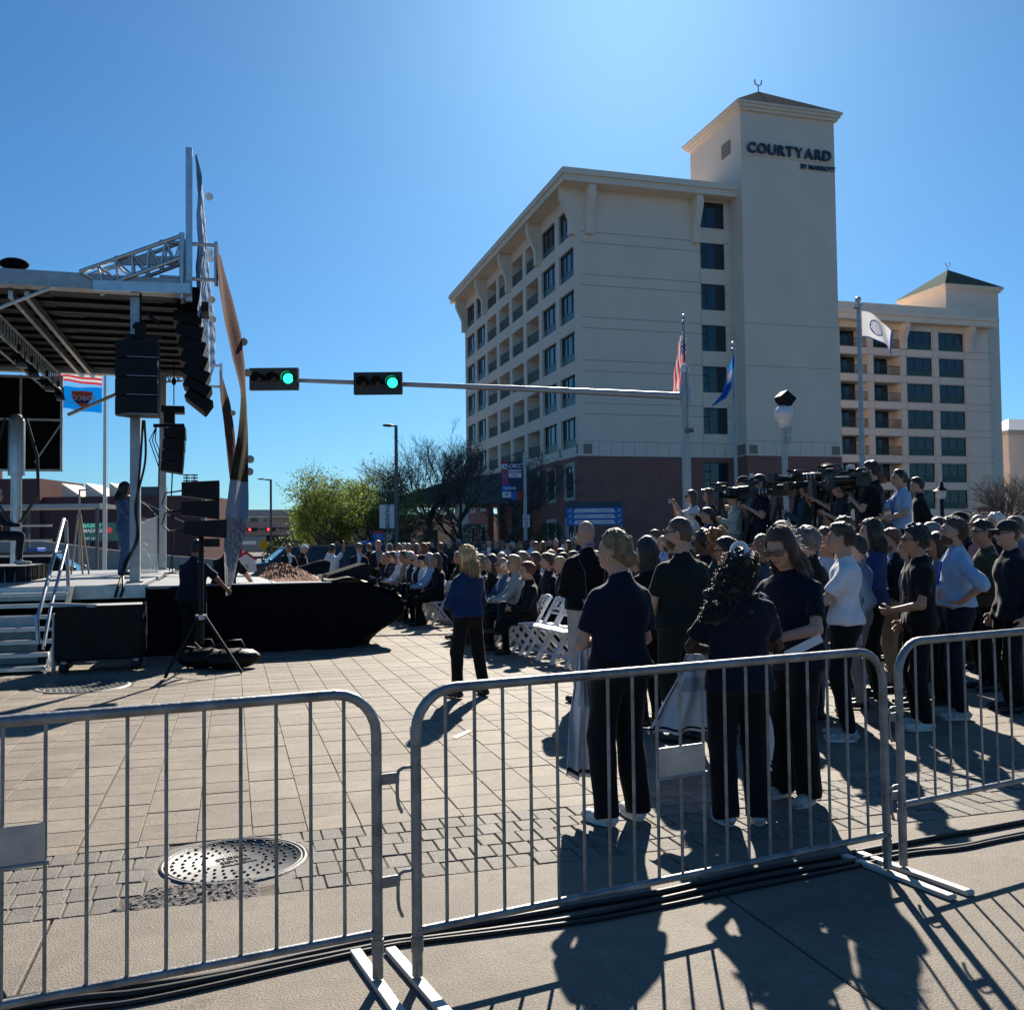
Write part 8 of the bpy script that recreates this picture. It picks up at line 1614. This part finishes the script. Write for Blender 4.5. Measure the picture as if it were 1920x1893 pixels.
def combed(label, kind, m, n, seed, r=.0021):   # strands lying over the moulded hair
    t, J = PJ[label][:2]; rr = random.Random(seed); b = MB(); A = np.array([.089, .112, .127])*(.955 if kind == 'bun' else 1); O = np.array([0, -.008, .016])
    def surf(d, g=1.0): d = np.asarray(d, float); d = d/np.linalg.norm(d); return O+d*A*g
    for k in range(n):
        g = rr.uniform(.985, 1.035)
        if kind == 'down':
            s_ = rr.choice((-1, 1)); a = rr.uniform(-1.55, .95); d0 = np.array([s_*.12, .55*math.sin(a)+.05, 1.0]); d1 = np.array([s_*math.cos(a)*.9, math.sin(a) if a < .5 else .42, .25]); d2 = np.array([s_*math.cos(a), min(math.sin(a), .40), -.35]); L = rr.uniform(.12, .24)
            p2 = surf(d2, g*1.05); pts = [surf(d0, g), surf((d0+d1)/2+[0, 0, .25], g), surf(d1, g), p2, p2+np.array([s_*.012+rr.gauss(0, .006), -.02+rr.gauss(0, .008), -L*.5]), p2+np.array([s_*.004+rr.gauss(0, .012), -.035+rr.gauss(0, .014), -L])]
        elif kind == 'bun':
            a = rr.uniform(-PI, PI); e = np.array([rr.gauss(0, .012), -.118+rr.gauss(0, .004), -.045+rr.gauss(0, .012)]); d0 = np.array([math.sin(a)*.95, .55*math.cos(a) if math.cos(a) > 0 else .25*math.cos(a), .75 if math.cos(a) > 0 else -.35]); d1 = (d0/np.linalg.norm(d0)+np.array([0, -1, -.2]))
            pts = [surf(d0, g), surf(d0*.75+d1*.25, g*1.0), surf(d0*.4+d1*.6, g*1.01), surf(d1+np.array([0, -.5, -.1]), g), e]
        else:
            a = rr.uniform(-PI, PI); z = rr.uniform(-.25, 1.); d0 = np.array([math.sin(a), math.cos(a), z*1.2])
            if math.cos(a) > .1 and z < .45: continue
            f_ = np.array([rr.gauss(0, .12), -.28+rr.gauss(0, .1), rr.uniform(-.1, .2) if z > .4 else -.35]); pts = [surf(d0, g*.99), surf(d0+f_*.6, g*1.01), surf(d0+f_*1.2, g*rr.uniform(1.0, 1.06))]
        b.tube([tuple(J['H'](*p)) for p in pts], [r]*(len(pts)-1)+[r*.4], 3, 0, False)
    tag(b.build('hair_strands', m, t), kind='stuff')
combed(K3, 'bun', 'hair_fair', 520, 1); combed(K6, 'down', 'hair_brown', 620, 2); combed(key('blonde woman in a blue'), 'down', 'hair_blonde', 560, 3); combed(key('deep blue blouse'), 'down', 'hair_dark', 350, 4); combed(key('speaking on the stage'), 'down', 'hair_black', 250, 5)
for i_, (q_, m_) in enumerate((('round sunglasses', 'brown'), ('badge on his hip', 'brown'), ('thick black hair', 'black'), ('blue shirt with rolled', 'brown'), ('dark olive jacket', 'black'), ('man in a black polo standing tall', 'dark'), ('tousle haired', 'brown'), ('greying curls', 'salt'), ('short man with black hair', 'black'))): combed(key(q_), 'short', 'hair_'+m_, 420, 20+i_, .0018)
for kk, off in ((K6, -.09), ):   # chest logo
    t, J = PJ[kk][:2]; p = J['T']((.085, .145, 1.30)); MB().prism([(-.035, 0, -.006), (.04, 0, .018), (.03, 0, .026), (-.01, 0, .012)], tuple(p), tuple(p+np.array([0, .004, 0]))).prism([(-.03, 0, -.022), (.0, 0, .0), (.012, 0, -.004)], tuple(p), tuple(p+np.array([0, .004, 0]))).build('chest_logo', 'cl_white', t)
t, J = PJ[K8][:2]; T_ = J['T']; p = T_((.155, -.10, .90)); 
bd = MB(); bd.box(-.032, .032, -.004, .004, -.17, -.08); bd.build('badge', 'cl_white', t, tuple(p), (0, 0, .9)); MB().box(-.035, .035, -.003, .003, -.175, -.15).build('badge_edge', 'cl_red', t, tuple(p), (0, 0, .9)); MB().lathe([(0, .006), (.018, .004), (.02, 0)], n=12).build('badge_reel', 'lanyard', t, tuple(p+np.array([0, 0, -.02])), (PI/2, 0, .9)); MB().bar((0, 0, -.03), (0, 0, -.08), .006, .003).build('badge_cord', 'cl_white', t, tuple(p), (0, 0, .9))
t, J = PJ[KB][:2]; b = MB(); ring = [J['T']((.158*math.cos(a)*1.12, .118*math.sin(a), .975)) for a in np.linspace(0, 2*PI, 25)]; b.tube([tuple(r_) for r_ in ring], .018, 5, 0, False); b.build('belt', 'cl_brown', t)
# jacket piping of the bald man
t, J = PJ[K2][:2]; T_ = J['T']
for q in (-1, 1): MB().tube([tuple(T_((q*.15, -.075, 1.38))), tuple(T_((q*.115, -.125, 1.27))), tuple(T_((q*.10, -.124, 1.1))), tuple(T_((q*.11, -.124, .95)))], .003, 4).build('piping', 'cl_grey', t)
# white rally towels and papers
mat('towel', (.70, .70, .76), .8, var=.06, vs=4, bump=.2, bs=60); mat('towel_edge', (.01, .012, .03), .8); mat('towel_print', (.42, .44, .48), .8); mat('paper', (.74, .74, .74), .7)
def towel(top, side, length, width, label, seed, ph=0., flare=.35):
    top, side = Vector(top), Vector(side).normalized(); nrm2 = side.cross(Vector((0, 0, 1))); V = []; F = []; mi = []; nu, nv = 26, 34; R_ = random.Random(seed)
    for j in range(nv+1):
        for i in range(nu+1):
            u, v = i/nu-.5, j/nv; wv = width*(.30+.70*v**.8); p = top+side*(u*wv+flare*length*v*v*.5)+Vector((0, 0, -length*v*(1-.10*abs(u))))+nrm2*(.035*math.sin(u*16+ph+v*2.5)*(.3+v)+.02*math.sin(v*9+u*5)); V.append(p)
    for j in range(nv):
        for i in range(nu):
            a = j*(nu+1)+i; F.append((a, a+1, a+nu+2, a+nu+1)); mi.append(1 if (i in (1, nu-2) or j == nv-2) else (2 if 9 < j < 16 and 5 < i < 21 else 0))
    b = MB(); b.v = [tuple(v) for v in V]; b.f = F; b.m = mi; b.sm = [True]*len(F); o = b.build('rally_towel', ['towel', 'towel_edge', 'towel_print']); s = o.modifiers.new('thick', 'SOLIDIFY'); s.thickness = .004
    return tag(o, label, 'towel', 'white rally towels held by the front group')
hL = wp(K3, PJ[K3][1]['arm'][1][2])
towel(hL+Vector((-.05, .02, -.0)), (-1, .1, 0), .80, .20, 'white rally towel hanging left of the woman with the bun', 1, 0., .08)
a5 = wp(K5, PJ[K5][1]['arm'][1][2]); towel(a5+Vector((-.08, -.02, -.02)), (-1, .25, 0), .46, .42, 'white rally towel spread left of the curly haired woman', 2, 1.3, .5)
a6 = wp(K5, PJ[K5][1]['arm'][0][2]); towel(a6+Vector((.10, .0, .0)), (.6, .6, 0), .72, .28, 'folded white rally towel between the two women in polos', 3, 2.2, .05)
def paper(c, d1, d2, label, n=4):
    o = MB().obox(c, d1, d2, Vector(d1).cross(Vector(d2)).normalized()*.004).build('paper', 'paper'); tag(o, label, 'paper', 'folded papers held by the front group')
paper(a6+Vector((.12, -.06, -.06)), (.012, .0, .13), (.022, -.01, -.004), 'white rolled paper held upright by the curly haired woman'); p6 = wp(K6, PJ[K6][1]['arm'][1][2]); paper(p6+Vector((.12, -.10, -.04)), (.10, -.03, .05), (.01, -.004, -.022), 'white folded paper held by the sunglasses woman')
# raised phone
kph = key('raising a phone'); pp = (wp(kph, PJ[kph][1]['arm'][0][2])+wp(kph, PJ[kph][1]['arm'][1][2]))/2
tag(MB().box(-.07, .07, -.005, .005, -.04, .04).build('phone', 'black', None, pp+Vector((.04, .04, .12)), (.0, 0, -.6)), 'phone held up by the man in the white tee', 'phone')
kph = key('photographing with her phone'); pp = (wp(kph, PJ[kph][1]['arm'][0][2])+wp(kph, PJ[kph][1]['arm'][1][2]))/2
tag(MB().box(-.07, .07, -.005, .005, -.04, .04).build('phone', 'pole_grey', None, pp+Vector((-.1, .0, .06)), (.0, 0, 1.4)), 'phone held up by the woman in white on the riser', 'phone')

# ------------------------------------------------------------------ media riser, cameras
mat('cam_black', (.012, .013, .014), .32, spec=.5, var=.3, vs=20); mat('cam_glass', (.02, .025, .04), .05, spec=.8); mat('cam_ring', (.45, .45, .46), .35, metal=.6)
def riser(a, b_, wdt, z, label):
    a, b_ = Vector((*a, 0)), Vector((*b_, 0)); rz = math.atan2(b_.y-a.y, b_.x-a.x); L = (b_-a).length; o = empty('media_riser', a, rz, label, 'platform')
    MB().box(0, L, 0, wdt, z-.06, z).build('deck', 'black', o); MB().box(0, L, -.02, .0, 0, z-.061).build('skirt', 'black_cloth', o); MB().box(L, L+.02, 0, wdt, 0, z-.061).build('skirt', 'black_cloth', o)
    for k in range(int(L/1.2)+1):
        for y in (.05, wdt-.05): MB().tube([(k*1.2+.04, y, 0), (k*1.2+.04, y, z-.06)], .025, 6).build('leg', 'alu_dull', o)
    for x0, x1 in ((L-1.5, L-.75), (L-.70, L-.02)): r = .07; MB().tube([(x0, -.0, z), (x0, 0, z+.62), (x0+.03, 0, z+.68), (x0+.08, 0, z+.7), (x1-.08, 0, z+.7), (x1-.03, 0, z+.68), (x1, 0, z+.62), (x1, 0, z)], .022, 8).build('guard_rail', 'cam_black', o)
    return o
riser((9.6, 14.5), (13.55, 9.6), 3.0, .8, 'black media riser with a low guard rail behind the standing crowd')
def make_camera(kind):
    c = empty('video_camera', (0, 0, 0), 0)   # lens points to +y
    MB().box(-.07, .07, -.24, .14, -.08, .10, 0, .012).build('body', 'cam_black', c); MB().box(-.05, .05, -.36, -.245, -.06, .07).build('battery', 'cam_black', c)
    l = MB(); l.tube([(0, .14, .01), (0, .2, .01), (0, .42, .01), (0, .43, .01)], [.05, .055, .06, .058], 12); lo = l.build('lens', 'cam_black', c)
    if kind != 1: MB().tube([(0, .43, .01), (0, .52, .01)], [.062, .085], 10).box(-.09, .09, .50, .58, -.06, .08).build('lens_hood', 'cam_black', lo)
    else:
        for y in (.24, .30, .36): MB().tube([(0, y, .01), (0, y+.022, .01)], .064, 12).build('lens_ring', 'cam_ring', lo)
    MB().tube([(0, .12, .1), (0, .12, .16), (0, .05, .18), (0, -.15, .18), (0, -.2, .1)], .016, 6).build('handle', 'cam_black', c)
    MB().box(-.16, -.08, .06, .2, .06, .13).tube([(-.12, .06, .095), (-.12, -.05, .095)], .03, 8).build('viewfinder', 'cam_black', c)
    MB().tube([(.06, .02, .16), (.06, .2, .17)], .02, 8).build('microphone', 'black_cloth', c)
    if kind == 2: MB().box(-.06, .06, .02, .09, .2, .28).build('light', 'paper', c)
    MB().tube([(.05, -.15, -.1), (.14, -.45, -.2)], .012, 6).build('pan_handle', 'cam_black', c)
    return c
def make_tripod(h):
    t = empty('tripod', (0, 0, 0), 0); MB().lathe([(.05, h), (.06, h-.03), (.05, h-.12), (.02, h-.14)], n=10).build('head', 'cam_black', t)
    for k in range(3): a = 2*PI*k/3+.5; MB().tube([(.03*math.cos(a), .03*math.sin(a), h-.1), (.2*math.cos(a), .2*math.sin(a), h*.5), (.38*math.cos(a), .38*math.sin(a), .01)], [.022, .02, .013], 6).tube([(.05*math.cos(a)+.02, .05*math.sin(a), h-.12), (.22*math.cos(a)+.02, .22*math.sin(a), h*.5)], .012, 5).build('leg', 'cam_black', t)
    MB().tube([(.2*math.cos(.5+2*PI*k/3), .2*math.sin(.5+2*PI*k/3), h*.45) for k in (0, 1, 2, 0)], .008, 5).build('spreader', 'alu_dull', t)
    return t
CAMS = [make_camera(k) for k in range(3)]; TRI = make_tripod(1.25); usedc = [False]*3; usedt = False
CD = CAM_SPOTS
for i, (x, y, z, rz, kd, lb) in enumerate(CD):
    c = CAMS[kd] if not usedc[kd] else copy_tree(CAMS[kd]); usedc[kd] = True; z += (-.02, -.18, -.08, -.16, -.03, -.14, -.06, -.18, -.1, -.05)[i]; c.location = (x, y, z); c.rotation_euler = (-.03+.1*math.sin(i*2.1), 0, rz+.35*math.sin(i*1.7+.5)); c.scale = (.85, .85, .85); tag(c, 'video camera '+lb, 'video camera', 'news cameras on tripods along the riser')
    t = TRI if not usedt else copy_tree(TRI); usedt = True; t.location = (x, y, .8); t.rotation_euler = (0, 0, rz+i*.4); t.scale = (1, 1, (z-.8-.08)/1.25); tag(t, 'black tripod under the camera '+lb, 'tripod', 'tripods along the riser')
